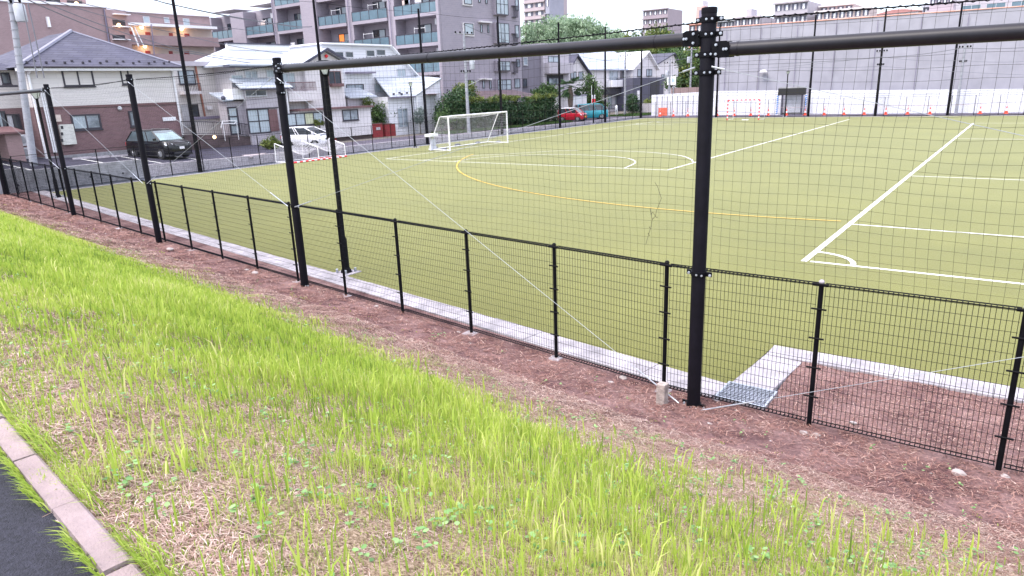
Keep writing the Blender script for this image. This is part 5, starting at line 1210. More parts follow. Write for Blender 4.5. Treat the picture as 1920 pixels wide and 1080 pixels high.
# signs on the plank wall house
for px, lb, c in (((1251, 144, 1257, 159), 'small white and green notice board on the white gabled house', (.1, .5, .25)), ((1258, 143, 1267, 159), 'white notice board right of the green one', (.4, .55, .75))):
    x0, z1 = onY(px[0], px[1], 96.8); x1, z0 = onY(px[2], px[3], 96.8); t = empty('notice_board', (x0, 96.8, z0), lb, 'sign')
    m = MB(); m.box(x0, x1, 96.8, 96.85, z0, z1); m.build('panel', M_white, t); m = MB(); m.box(x0+.2, x1-.2, 96.78, 96.797, z0+.4, z1-.3); m.build('picture', mat('notice_'+str(px[0]), c, .6), t)
    m = MB(); m.box((x0+x1)/2-.05, (x0+x1)/2+.05, 96.86, 96.95, 0, z1); m.build('post', M_zinc, t)
# ---- grey sheeted building
Yg = 91.0
g = Bld('sheeted_building', 'big building under construction wrapped in plain grey protective sheeting', 'building', 'Y', Yg, (-15, Yg, 0))
xa, za = g.uv(1338, 53); xb, zb = g.uv(1925, 14)
def sheetmat():
    return brickmat('grey_sheeting', (.31, .305, .355), (.30, .295, .345), (.285, .28, .33), 1.85, 5.1, .75, .012, .0, na=.22)
rows = []
N1, N2 = 90, 24; V = []; 
xa -= .2; xb += 22; za = g.uv(1338, 53)[1]; zb = g.uv(1925, 12)[1]; zb += (zb-za)/(30)*22*0
for i in range(N1+1):
    x = xa+(xb-xa)*i/N1; zt = za+(zb-za)*min(1, (x-xa)/(xb-22-xa))
    for j in range(N2+1):
        v = j/N2; V.append((x, Yg-.10*noise.noise((x*.25, v*2.2, 3))-.05*noise.noise((x*.9, v*5, 1)), zt*v))
V = np.array(V); n = N2+1; ii = (np.arange(N1)[:, None]*n+np.arange(N2)[None, :]).ravel()
o = np_mesh('sheeting', V-np.array(g.root.location), np.stack([ii, ii+n, ii+n+1, ii+1], 1), sheetmat()); o.parent = g.root
for p_ in o.data.polygons: p_.use_smooth = True
m = MB(); m.prism([(xa+.1, Yg+.5, 0), (xb-.1, Yg+.5, 0), (xb-.1, Yg+.5, zb-.2), (xb-22, Yg+.5, zb-.2), (xa+.1, Yg+.5, za-.2)], (0, 18, 0)); m.build('building_body', M_lilacd, g.root)
for k in range(7):
    x = xa+2+k*4.3; m = MB(); m.tube((x, Yg-.18, .2), (x, Yg-.18, za+(zb-za)*(x-xa)/(xb-22-xa)-.3), .035, 5); m.build('scaffold_tube', M_lilacd, g.root)
u_, v_ = g.uv(1434, 136); m = MB(); m.lathe((u_, Yg-.6, v_), [(.05, 0), (.5, .05), (.35, .25), (.05, .35)], 12); m.build('floodlight', M_white, g.root)
m = MB(); m.tube((xa, Yg-.03, za+.04), (xb-22, Yg-.03, zb+.04), .06, 6); m.build('top_edge', mat('orange_edge', (.6, .32, .25), .6), g.root)
# ---- skyline blocks beyond
def sky_block(name, lb, Y, px0, py0, px1, col, fl, bays_, z0=0, dep=14, extra=None, band=None):
    x0, z1 = onY(px0, py0, Y); x1, _ = onY(px1, py0, Y)
    b = Bld(name, lb, 'building', 'Y', Y, ((x0+x1)/2, Y, z0), 'apartment blocks on the skyline')
    mt = mat('facade_'+str(px0), col, .8, 0, .3, .08); b.box('wall', mt, x0, x1, z0, z1, -dep, 0)
    fh = Y*.0+ (extra or 3.0); n = 0; z = z1-fh
    md = mat('far_window', (.10, .10, .14), .4)
    for k in range(fl):
        for j in range(bays_):
            u0 = x0+(x1-x0)*(j+.12)/bays_; u1 = x0+(x1-x0)*(j+.88)/bays_; m = MB(); b.mbox(m, u0, u1, z+fh*.38, z+fh*.86, -.0, .05); w = m.build('window', md, b.root)
            m = MB(); b.mbox(m, u0+(u1-u0)*.35, u0+(u1-u0)*.7, z+fh*.40, z+fh*.8, .05, .1); m.build('pane', mat('pale_pane', (.75, .75, .78), .4), w)
        z -= fh
        if z < z0: break
    z = z1
    for k in range(fl+1): m = MB(); b.mbox(m, x0-.3, x1+.3, z-.25, z+.1, 0, .8); z -= fh; m.build('floor_band', band and mat('band_'+str(px0), band, .8) or mt, b.root)
    return b, x0, x1, z1
sky_block('tower_block', 'tall pale apartment tower rising behind the bamboo trees', 230, 981, -40, 1020, (.40, .34, .36), 12, 2, 0, 16, 2.9)
b, x0, x1, z1 = sky_block('tower_block', 'narrow grey glass-sided tower strip right of the pale tower', 229, 1021.5, -40, 1029, (.30, .30, .36), 6, 1, 0, 10, 6)
sky_block('tower_block', 'brown-grey seven-storey block on the skyline left of the corner pole', 260, 1206, 20, 1252, (.31, .26, .29), 7, 5, 0, 14, 3.1)
b, x0, x1, z1 = sky_block('hotel_block', 'salmon pink stepped building just left of the corner pole', 200, 1292, 46, 1345, (.55, .28, .23), 2, 4, 0, 14, 3.3)
b.box('tower', mat('salmon_light', (.60, .36, .33), .8), x0+(x1-x0)*.21, x0+(x1-x0)*.49, z1, z1+4.6, -6, -.5); b.box('roof_frame', mat('tower_top', (.55, .53, .55), .8), x0+(x1-x0)*.27, x0+(x1-x0)*.42, z1+4.6, z1+6.2, -5, -1)
b.box('tower_void', M_lilacd, x0+(x1-x0)*.32, x0+(x1-x0)*.46, z1+1.5, z1+3.6, -.6, -.45)
b, x0, x1, z1 = sky_block('low_block', 'low dark-windowed block with a small roof tower right of the corner pole', 170, 1378, 34, 1425, (.38, .33, .36), 2, 4, 0, 12, 2.8)
b.box('roof_tower', M_stucco2, x0+.4*(x1-x0), x0+.6*(x1-x0), z1, z1+1.8, -5, -1)
sky_block('low_block', 'low grey building partly hidden by the net top right of the corner pole', 172, 1345, 40, 1377, (.36, .37, .40), 1, 3, 0, 12, 2.8)
sky_block('apartment_block', 'grey four-storey flats on the skyline above the construction gate', 190, 1453, 7, 1515, (.37, .35, .38), 4, 4, 0, 14, 3.0, (.36, .32, .34))
sky_block('apartment_block', 'pinkish flats with white balconies on the skyline above the gate, upper part', 200, 1538, 12, 1600, (.50, .40, .38), 2, 4, 0, 14, 3.0, (.6, .55, .55))
sky_block('apartment_block', 'pinkish flats with white balconies, wide lower part', 190, 1530, 22, 1631, (.50, .40, .38), 2, 7, 0, 9, 3.0, (.6, .55, .55))
b = Bld('red_roof_building', 'distant low building with a long pinkish red roof', 'building', 'Y', 210, (0, 210, 0)); xa, z1 = onY(1642, 27, 210); xb, _ = onY(1722, 24, 210); xm_, z2 = onY(1676, 18, 210)
b.box('wall', M_stucco, xa, xb, 0, z1, -10, 0); m = MB(); m.prism([(xa-1, 209.5, z1-.2), (xb+1, 209.5, z1), (xb-3, 209.5, z2-.1), (xm_, 209.5, z2)], (0, 11, 0)); m.build('roof', mat('red_pink_roof', (.42, .20, .19), .7), b.root)
sky_block('apartment_block', 'grey stepped flats on the skyline above the right half of the grey wall', 175, 1745, -8, 1790, (.42, .35, .39), 2, 4, 0, 12, 3.0)
sky_block('apartment_block', 'small pale stepped wing left of the grey stepped flats', 177, 1731, 12, 1757, (.46, .46, .54), 2, 2, 0, 12, 2.6)
b = Bld('pale_long_building', 'long pale building with bluish windows above the grey wall at the right edge', 'building', 'Y', 150, (5, 150, 0)); xa, z1 = onY(1795, -6, 150); xb, _ = onY(1990, -16, 150)
b.box('wall', M_stucco2, xa, xb, 0, z1, -14, 0)
for k in range(7): b.win(None, 2, M_railglass, M_framew, uvr=(xa+1+k*3.5, xa+3.6+k*3.5, z1-3.4, z1-1.6), sill=False)
# distant houses strip and skyline filler low roofs seen under the beam
for k, (px0, px1, py, X, lb) in enumerate(((1105, 1165, 78, -95, 'grey flats roof above the balcony house, left'), (1160, 1215, 90, -90, 'low brown building above the balcony house'))):
    t = empty('low_building', (X, 150, 0), lb, 'building'); y0, z1 = onX(px0, py, X); y1, _ = onX(px1, py, X); m = MB(); m.box(X-12, X, y0, y1, 0, z1); m.build('wall', M_stucco2 if k == 0 else M_lilacd, t)
    for q in range(8): yy = y0+(y1-y0)*(q+.3)/8; m = MB(); m.box(X, X+.05, yy, yy+(y1-y0)/16, z1-2.4, z1-1.2); m.build('window', M_dark, t)
# wooded hill in the distance
m = MB(); N = 48; pr = []
V = []; 
for i in range(N+1):
    for j in range(9):
        a_ = i/N; y = 150+70*j/8; x = -170+150*a_; h = 13*math.sin(math.pi*a_)**.7*math.sin(math.pi*min(1, .15+j/8*.7))+1.5*noise.noise((x*.05, y*.05, 0)); V.append((x, y, h-1))
V = np.array(V); ii = (np.arange(N)[:, None]*9+np.arange(8)[None, :]).ravel(); o = np_mesh('hill', V, np.stack([ii, ii+9, ii+10, ii+1], 1), mat('hill_green', (.07, .10, .05), .95, 0, .2, .4)); tag(o, kind='structure')
# ------------------------------------------------------------------ vehicles
def loft(m, rings, closed=True):
    n = len(rings[0]); k = len(m.v)
    for r_ in rings: m.v += [tuple(p) for p in r_]
    for i in range(len(rings)-1):
        for j in range(n if closed else n-1):
            m.f.append((k+i*n+j, k+i*n+(j+1) % n, k+(i+1)*n+(j+1) % n, k+(i+1)*n+j))
    m.f.append(tuple(k+j for j in range(n-1, -1, -1))); m.f.append(tuple(k+(len(rings)-1)*n+j for j in range(n)))
def car(loc, rz, lb, name, paint, L, Wd, Hh, hood, cab, plate=True, glass=None, roofmt=None, spoiler=False):
    """x forward. hood=(z at windscreen base, z at nose). cab=(rear base x, rear top x, front top x, front base x) as fractions of L from the rear"""
    t = empty(name, loc, lb, 'car', 'parked cars', rz); hw = Wd/2; zb, zn = hood; xr = -L/2
    X = lambda f: xr+f*L
    wx = (X(.19), X(.80)); wr = .31 if Hh < 1.8 else .34
    m = MB(); rings = []
    st = [(0, .42, zb*.86, .80), (.015, .25, zb*.97, .93), (.06, .20, zb, .985), (.19, .20, zb+.01, 1.0), (.5, .19, zb, 1.0), (cab[3]-.02, .20, zb, 1.0), (cab[3]+.06, .20, zb*.975, .99), (.88, .20, (zb+zn)/2+.02, .97), (.96, .22, zn+.02, .90), (.99, .28, zn-.08, .80), (1.0, .36, zn-.2, .70)]
    for f, zl, zt, wf in st:
        w = hw*wf; x = X(f); zm = zl+(zt-zl)*.55
        rings.append([(x, -w*.90, zl), (x, -w*.98, zl+.10), (x, -w, zm), (x, -w*.965, zt-.10), (x, -w*.87, zt), (x, 0, zt+.035), (x, w*.87, zt), (x, w*.965, zt-.10), (x, w, zm), (x, w*.98, zl+.10), (x, w*.90, zl)])
    loft(m, rings); body = m.build('body', paint, t, smooth=True, local=True)
    # glasshouse
    m = MB(); a, b, c, d = (X(q) for q in cab); z0, z1 = zb-.02, Hh-.06; w0, w1 = hw*.90, hw*.74
    m.add([(a, -w0, z0), (d, -w0, z0), (d+.02, 0, z0), (d, w0, z0), (a, w0, z0), (a-.02, 0, z0), (b, -w1, z1), (c, -w1, z1), (c+.04, 0, z1+.01), (c, w1, z1), (b, w1, z1), (b-.02, 0, z1)],
          [(0, 1, 7, 6), (1, 2, 8, 7), (2, 3, 9, 8), (3, 4, 10, 9), (4, 5, 11, 10), (5, 0, 6, 11), (6, 7, 8, 9, 10, 11), (5, 4, 3, 2, 1, 0)])
    m.build('windows', glass or MATS['car_glass'], t, local=True)
    if Hh > 1.7: m = MB(); m.add([(d+.012, -w0*.92, z0+.05), (d+.03, 0, z0+.05), (d+.012, w0*.92, z0+.05), (c+.03, w1*.92, z1-.03), (c+.055, 0, z1-.02), (c+.03, -w1*.92, z1-.03)], [(0, 1, 4, 5), (1, 2, 3, 4)]); m.build('windscreen', MATS['sky_toned_screen'], t, local=True)
    m = MB(); rr_ = []
    for f, dz, wf in ((0, -.05, .93), (.06, 0, .98), (.5, .035, 1), (.94, 0, .98), (1, -.05, .93)):
        x = b+(c-b)*f; w = (w1+.02)*wf; rr_.append([(x, -w, z1-.03+dz), (x, -w*.9, z1+.035+dz), (x, 0, z1+.06+dz), (x, w*.9, z1+.035+dz), (x, w, z1-.03+dz)])
    loft(m, rr_); m.build('roof', roofmt or paint, t, smooth=True, local=True)
    m = MB()
    for s_ in (-1, 1):
        m.tube((a, s_*w0, z0), (b, s_*(w1+.005), z1), .045, 6); m.tube((d, s_*w0, z0), (c, s_*(w1+.005), z1), .038, 6)
        for f in (.42, .66 if Hh > 1.6 else .5):
            x0 = a+(d-a)*f; x1 = b+(c-b)*f; m.tube((x0, s_*(w0+.004), z0), (x1, s_*(w1+.012), z1), .032, 6)
    m.build('pillars', paint, t, local=True)
    for x in wx:
        for s_ in (-1, 1):
            w = MB(); w.tube((x, s_*(hw-.20), wr), (x, s_*(hw-.005), wr), wr, 24); wh = w.build('tyre', M_tyre, t, smooth=True, local=True)
            w = MB(); w.tube((x, s_*(hw-.03), wr), (x, s_*(hw+.004), wr), wr*.62, 16)
            for k in range(5):
                an = k*2*math.pi/5; w.tube((x, s_*(hw+.004), wr), (x+wr*.55*math.cos(an), s_*(hw+.006), wr+wr*.55*math.sin(an)), .028, 5)
            w.build('rim', M_rim, wh, local=True)
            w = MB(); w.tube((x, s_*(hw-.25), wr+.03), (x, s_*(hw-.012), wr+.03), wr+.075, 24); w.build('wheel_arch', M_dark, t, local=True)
    for s_ in (-1, 1):
        m = MB(); hx = X(.945); m.prism([(X(.90), s_*hw*.96, zn-.02), (X(.985), s_*hw*.60, zn-.05), (X(.99), s_*hw*.60, zn-.19), (X(.93), s_*hw*.97, zn-.17)], (.03, s_*.02, .02)); m.build('headlight', MATS['head_lamp'], t, local=True)
        m = MB(); m.box(X(.0)-.01, X(.03), s_*hw*.66, s_*hw*.88, zb-.32, zb-.10); m.build('tail_light', M_red, t, local=True)
        m = MB(); xm = X(cab[3])-.28; m.box(xm-.06, xm+.06, s_*(hw*.95), s_*(hw*.95+.2), zb+.02, zb+.17); m.build('mirror', paint, t, local=True, bevel=.02)
    m = MB(); m.box(X(.985), X(1.0)+.015, -hw*.55, hw*.55, zn-.22, zn-.10); m.box(X(.985), X(1)+.012, -hw*.62, hw*.62, .26, .40); m.build('grille', M_dark, t, local=True)
    m = MB(); m.box(X(1)+.015, X(1)+.03, -hw*.5, hw*.5, zn-.13, zn-.105); m.box(X(1)+.015, X(1)+.03, -hw*.5, hw*.5, zn-.20, zn-.18); m.build('grille_trim', M_rim, t, local=True)
    if plate: m = MB(); m.box(X(1)+.018, X(1)+.035, -.17, .17, zn-.42, zn-.25); m.build('number_plate', plate if plate is not True else M_white, t, local=True)
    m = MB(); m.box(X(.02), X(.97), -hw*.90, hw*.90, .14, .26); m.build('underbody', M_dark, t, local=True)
    if spoiler:
        m = MB()
        for s_ in (-1, 1): m.tube((b+.1, s_*w1*.85, z1+.08), (c-.1, s_*w1*.85, z1+.08), .022, 6)
        m.build('roof_rails', M_rim, t, local=True)
    return t
mat('sky_toned_screen', (.20, .30, .31), .08, 0, 1.2, .35, spec=1.0); mat('car_glass', (.03, .04, .05), .05, 0, .8, .3, spec=1.0); mat('head_lamp', (.65, .68, .72), .15, 0, 2, .1, spec=.9)  # windscreen base colour is a pale teal with the sky's reflection painted in
P_black = mat('black_car_paint', (.006, .006, .010), .16, 0, 3, .1, spec=.55); P_whitec = mat('white_car_paint', (.74, .75, .80), .22, 0, 3, .02, spec=.7)
P_redc = mat('red_car_paint', (.42, .012, .03), .2, 0, 3, .05, spec=.7); P_teal = mat('teal_car_paint', (.012, .26, .33), .22, 0, 3, .05, spec=.7)
cy = RG(352, 290, .92)[1]
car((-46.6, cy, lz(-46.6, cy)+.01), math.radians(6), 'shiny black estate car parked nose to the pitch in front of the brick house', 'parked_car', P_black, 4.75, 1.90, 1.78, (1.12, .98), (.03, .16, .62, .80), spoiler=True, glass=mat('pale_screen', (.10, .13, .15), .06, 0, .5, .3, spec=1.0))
car((-46.3, 35.5, gz(36)+.01), math.radians(14), 'white hatchback parked by the red pier and white gate', 'parked_car', P_whitec, 4.1, 1.72, 1.54, (.98, .76), (.01, .08, .56, .86))
cx, cyy = RG(1090, 222, .25); car((-45.2, 74.0, gz(74)), math.radians(4), 'small red car with a white roof and yellow number plate beside the teal van', 'parked_car', P_redc, 3.4, 1.48, 1.62, (1.02, .90), (.01, .04, .64, .84), roofmt=P_whitec, plate=mat('yellow_plate', (.7, .5, .04), .5))
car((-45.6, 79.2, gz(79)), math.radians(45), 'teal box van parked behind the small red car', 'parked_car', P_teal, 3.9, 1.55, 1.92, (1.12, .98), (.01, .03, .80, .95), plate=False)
for k, (px, py) in enumerate(((130, 298), (165, 295), (203, 292), (245, 288))):
    y = RG(px, py, .85)[1]; t = empty('wheel_stop', (-48.6, y, lz(-48.6, y)), 'pale concrete wheel stop by the brick house, '+ordn[k]+' from the left', 'wheel stop', 'wheel stops in the car park')
    z = lz(-48.6, y); m = MB(); m.prism([(-48.7, y-.55, z), (-48.5, y-.55, z), (-48.53, y-.55, z+.13), (-48.67, y-.55, z+.13)], (0, 1.1, 0)); m.build('block', M_conc, t)
# a person in white bending by the kerb, beyond the teal van
def person(loc, rz, lb):
    t = empty('person', loc, lb, 'person', None, rz)
    me = bpy.data.meshes.new('body'); V = [(0, 0, .93), (.06, 0, 1.12), (.20, 0, 1.28), (.36, 0, 1.34), (.44, 0, 1.36), (.54, 0, 1.37), (.62, 0, 1.36),
         (.02, .09, .88), (.06, .10, .48), (.0, .11, .08), (.13, .11, .03), (.02, -.09, .88), (-.02, -.10, .48), (-.08, -.11, .08), (.06, -.11, .03),
         (.34, .17, 1.28), (.46, .20, 1.02), (.62, .16, .86), (.66, .15, .80), (.34, -.17, 1.28), (.44, -.20, 1.02), (.60, -.16, .84), (.64, -.15, .78)]
    Eg = [(0, 1), (1, 2), (2, 3), (3, 4), (4, 5), (5, 6), (0, 7), (7, 8), (8, 9), (9, 10), (0, 11), (11, 12), (12, 13), (13, 14), (3, 15), (15, 16), (16, 17), (17, 18), (3, 19), (19, 20), (20, 21), (21, 22)]
    me.from_pydata(V, Eg, []); o = bpy.data.objects.new('body', me); COL.objects.link(o); o.parent = t
    sk = o.modifiers.new('skin', 'SKIN'); rad = [.15, .14, .16, .14, .055, .10, .09, .10, .065, .045, .04, .10, .065, .045, .04, .065, .045, .032, .03, .065, .045, .032, .03]
    for v, r_ in zip(me.skin_vertices[0].data, rad): v.radius = (r_, r_)
    me.skin_vertices[0].data[0].use_root = True
    ss = o.modifiers.new('s', 'SUBSURF'); ss.levels = 1; ss.render_levels = 2; me.materials.append(mat('white_clothes', (.62, .64, .68), .8))
    m = MB(); m.sphere((.60, 0, 1.42), .115, 10, 8, .8); m.build('hat', mat('pale_hat', (.5, .5, .55), .8), t, smooth=True, local=True)
x, y = RG(1205, 212, .12); person((-46.4, 87.5, .08), math.radians(120), 'person in white clothes and hat bending forward beside the planted kerb beyond the teal van')
# ------------------------------------------------------------------ foliage
def leafcloud(clumps, n, size, seed, up=.3, stretch=1.0):
    g_ = np.random.default_rng(seed); C_ = np.array([c[:3] for c in clumps], float); Rd = np.array([c[3:6] for c in clumps], float)
    vol = Rd.prod(1); idx = g_.choice(len(clumps), n, p=vol/vol.sum())
    # sub-clumps give light and dark tufts with gaps between
    K = max(6, int(n/45)); ci = g_.choice(len(clumps), K, p=vol/vol.sum()); d = g_.normal(size=(K, 3)); d /= np.linalg.norm(d, axis=1)[:, None]
    sc_ = C_[ci]+d*Rd[ci]*(g_.uniform(.35, 1.0, (K, 1))); k = g_.integers(0, K, n)
    spread = Rd.mean()*.26
    c = sc_[k]+g_.normal(size=(n, 3))*spread*np.array([1, 1, .8])
    a = g_.normal(size=(n, 3)); a[:, 2] = a[:, 2]*stretch; a /= np.linalg.norm(a, axis=1)[:, None]
    b = np.cross(a, g_.normal(size=(n, 3))); b /= np.linalg.norm(b, axis=1)[:, None]
    s_ = size*g_.uniform(.6, 1.4, (n, 1)); 
    V = np.stack([c-a*s_, c-b*s_*.45, c+a*s_, c+b*s_*.45], 1).reshape(-1, 3); F = np.arange(4*n).reshape(-1, 4)
    tone_k = g_.uniform(0, 1, K); tone = np.clip(tone_k[k]*.7+g_.uniform(0, .3, n), 0, 1)
    return V, F, np.repeat(tone, 4)
M_leaf = tonemat('broadleaf', [(0, (.025, .055, .02)), (.5, (.05, .10, .03)), (1, (.11, .19, .05))], .5, .2)
M_leafd = tonemat('dark_leaf', [(0, (.012, .035, .018)), (.5, (.03, .07, .03)), (1, (.065, .12, .04))], .5, .15)
M_leafy = tonemat('yellow_green_leaf', [(0, (.06, .09, .02)), (.5, (.13, .17, .04)), (1, (.24, .27, .07))], .5, .25)
M_bamb = tonemat('bamboo_leaf', [(0, (.13, .20, .12)), (.5, (.25, .35, .22)), (1, (.40, .50, .34))], .5, .25)
M_grey = tonemat('greyish_leaf', [(0, (.06, .09, .08)), (.5, (.14, .18, .17)), (1, (.30, .34, .33))], .6, .2)
seedc = [100]
def plant(name, lb, cat, loc, clumps, n, size, mt, trunk=.12, grp=None, limbs=5, top=None, stretch=1.0):
    seedc[0] += 1; t = empty(name, loc, lb, cat, grp); V, F, tn = leafcloud(clumps, n, size, seedc[0], stretch=stretch)
    o = np_mesh('foliage' if 'hedge' in name or 'shrub' in name else 'crown', V, F, mt, tn); o.parent = t
    if trunk:
        rs_ = random.Random(seedc[0]); m = MB(); tz = top or clumps[0][2]; m.tube((0, 0, -.3), (rs_.uniform(-.1, .1), rs_.uniform(-.1, .1), tz*.6), trunk, 8, trunk*.7); m.tube((0, 0, tz*.6), (0, 0, tz*1.0), trunk*.7, 6, trunk*.3)
        for k in range(limbs):
            c = rs_.choice(clumps); m.tube((0, 0, tz*rs_.uniform(.3, .7)), (c[0]+rs_.uniform(-.5, .5)*c[3], c[1]+rs_.uniform(-.5, .5)*c[4], c[2]+rs_.uniform(-.2, .5)*c[5]), trunk*.4, 5, trunk*.12)
        m.build('stem' if trunk < .08 else 'trunk', M_bark, t, local=True)
    return t
# bush in front of the white siding house
def at(px, py, X): y, z = onX(px, py, X); return y, z
y, z = at(722, 230, -48); plant('shrub', 'rounded dark green shrub in front of the white siding house', 'shrub', (-50.0, y+1.2, .4), [(0, 0, 2.1, .9, 1.5, 1.0), (.1, -1.2, 1.5, .8, 1.0, .9), (.1, 1.6, 1.9, .7, .9, .8), (0, .2, 1.0, .8, 1.7, .8)], 3600, .11, M_leaf, .07)
y, z = at(788, 230, -47.8); plant('shrub', 'thin grey-green shrub left of the white goal', 'shrub', (-47.8, y, .3), [(0, 0, 1.6, .6, .9, .9), (0, .5, 2.2, .4, .5, .5)], 900, .09, M_grey, .05)
y, z = at(693, 205, -48.4); plant('shrub', 'yellow-brown shrub between the porch house and the dark green shrub', 'shrub', (-49.6, y+.8, .5), [(0, 0, 2.2, .5, .6, 1.2), (0, .1, .9, .5, .8, .8)], 1300, .10, M_leafy, .05)
y, z = at(628, 240, -48); plant('shrub', 'spiky yellow-green plant behind the second red brick pier', 'shrub', (-49.3, y+.5, .5), [(0, 0, 1.5, .4, .6, .5), (0, -.3, 1.0, .4, .9, .5)], 600, .12, M_leafy, .04)
y, z = at(520, 288, -44.6); plant('shrub', 'pale grassy shrub at the corner of the car park left of the white car', 'shrub', (-45.6, y, gz(y)), [(0, 0, .55, .5, .6, .5), (0, .5, .5, .3, .5, .5)], 800, .12, M_leafy, .03)
y, z = at(606, 245, -48); plant('shrub', 'small bush between the white car and the red pier', 'shrub', (-48.4, y, .5), [(0, 0, 1.6, .4, .5, .4)], 350, .10, M_leafy, .04)
# hedge and ivy
XI = -45.6
y0 = at(868, 260, XI)[0]; y1 = at(1040, 240, XI)[0]; zt = at(960, 186, XI)[1]
cl = []
for k in range(12): cl.append((rr.uniform(-.2, .1), (y1-y0)*(k+.5)/12-(y1-y0)/2, zt*.62+rr.uniform(-.1, .15), .7, (y1-y0)/18, zt*.36)); cl.append((rr.uniform(.0, .3), (y1-y0)*(k+.5)/12-(y1-y0)/2, zt*.28, .6, (y1-y0)/18, zt*.26))
plant('ivy_hedge', 'tall dark ivy-covered hedge behind the right half of the white goal', 'hedge', (XI, (y0+y1)/2, .2), cl, 26000, .12, M_leafd, 0)
cl = [(0, (y1-y0)*(k+.5)/14-(y1-y0)/2, zt-.12+rr.uniform(-.15, .2), .6, (y1-y0)/24, .22) for k in range(14)]
t = plant('ivy_hedge', 'yellow-green trimmed top of the ivy hedge below the brown roof', 'hedge', (XI, (y0+y1)/2, .2), cl, 4200, .10, M_leafy, 0)
m = MB(); m.box(XI-1.0, XI-.45, y0+.6, y1-.6, .2, zt-.35); tag(m.build('hedge_core_wall', M_brownwall), 'dark garden wall overgrown by the ivy hedge', 'wall')
y, z = at(855, 205, -46.5); plant('tree', 'dark green round tree left of the ivy hedge behind the white goal', 'tree', (-46.8, y, .3), [(0, 0, 2.6, 1.4, 1.9, 1.4), (0, 1.8, 3.1, 1.2, 1.4, 1.1), (.2, -1.4, 1.7, 1.0, 1.2, 1.0), (.3, .6, 1.2, 1.2, 2.0, .9)], 7000, .13, M_leafd, .14)
y, z = at(838, 225, -45.4); plant('shrub', 'green mound of shrub behind the left half of the white goal', 'shrub', (-45.6, y, .3), [(0, 0, 1.3, .7, 1.2, .8), (.1, 1.6, 1.1, .6, 1.2, .8)], 3000, .10, M_leaf, .06)
y, z = at(895, 165, -49); plant('tree', 'yellow-green tree top just left of the brown tiled roof', 'tree', (-48.6, y-2, .3), [(0, 0, 4.0, .9, 1.3, .7), (0, -1.4, 3.6, .8, 1.0, .7)], 2200, .13, M_leafy, .12)
y, z = at(1025, 165, -50); plant('tree', 'green bush tree at the right end of the brown tiled roof', 'tree', (-50, y, .2), [(0, 0, z-.9, 1.2, 1.7, 1.3), (0, -1.8, z-1.0, 1.0, 1.3, .6)], 3600, .14, M_leaf, .14)
y, z = at(1108, 175, -49.5); plant('tree', 'conical green tree behind the teal van', 'tree', (-49.5, y, .2), [(0, 0, z+1.0, .9, .9, 1.6), (0, 0, z-.5, 1.6, 1.8, 1.5), (0, .4, z-1.9, 1.9, 2.6, 1.2)], 6000, .15, M_leaf, .16)
y, z = at(1180, 190, -47); plant('shrub', 'loose feathery shrub beside the utility pole beyond the teal van', 'shrub', (-46.6, y, .1), [(0, 0, 1.6, .7, 1.3, 1.3), (0, .5, .8, .7, 1.5, .8)], 1800, .14, M_leafd, .06)
x0, z0 = onY(1222, 192, 95); plant('shrub', 'low yellow-green shrub on the planted kerb left of the hoarding', 'shrub', (x0, 95, .8), [(0, 0, .8, 1.3, .8, .6)], 900, .14, M_leafy, .05)
m = MB(); xa, _ = onY(1198, 205, 94); xb, _ = onY(1246, 200, 94); tag(m.box(xa, xb, 94, 94.3, 0, 1.5).build('planter_wall', M_conc), 'pale low planter wall left of the hoarding below the charcoal house', 'wall')
for k, (px, py, s_) in enumerate(((1262, 154, 1.2), (1308, 152, 1.4), (1290, 110, 2.0))):
    x0, z0 = onY(px, py, 99+k*4); plant('shrub', ['dark green bush above the plank wall, left', 'green bush above the plank wall, right', 'dark leafy bush behind the ochre house'][k], 'shrub', (x0, 99+k*4, z0-1), [(0, 0, 1, s_*1.1, s_, s_*.8)], 900, .16, M_leaf, .06)
# palm
x, y = -46.2, at(1070, 220, -46.2)[0]; zt = at(1068, 155, -46.2)[1]
t = empty('palm_tree', (x, y, .1), 'shaggy palm tree with hanging dead fronds left of the red car', 'palm tree')
m = MB(); m.lathe((x, y, .1), [(.22, 0), (.16, 1.2), (.3, 2.0), (.38, zt-1.6), (.2, zt-.5)], 10); m.build('trunk', mat('palm_trunk', (.10, .075, .065), .95, 0, 8, .4, .8, 20), t)
rs_ = random.Random(2); V = []; F = []; tn = []
for k in range(26):
    an = k*2.4; el = rs_.uniform(-.9, .9); L_ = rs_.uniform(1.0, 1.5); base = Vector((x, y, zt-.45)); d = Vector((math.cos(an)*math.cos(el), math.sin(an)*math.cos(el), math.sin(el)))
    c = base+d*L_*.65
    for q in range(12):
        a2 = (q-5.5)*.24; side = d.cross(Vector((0, 0, 1))).normalized(); dd = (d*math.cos(a2)+side*math.sin(a2)).normalized(); e2 = c+dd*.8-Vector((0, 0, .14)); w = side.cross(dd).normalized()*.05+side*.04
        i0 = len(V); V += [tuple(c-w), tuple(c+w), tuple(e2+w*.3), tuple(e2-w*.3)]; F.append((i0, i0+1, i0+2, i0+3)); tn += [rs_.random()]*4
o = np_mesh('frond', np.array(V)-np.array(t.location), np.array(F), M_leafd, np.array(tn)); o.parent = t
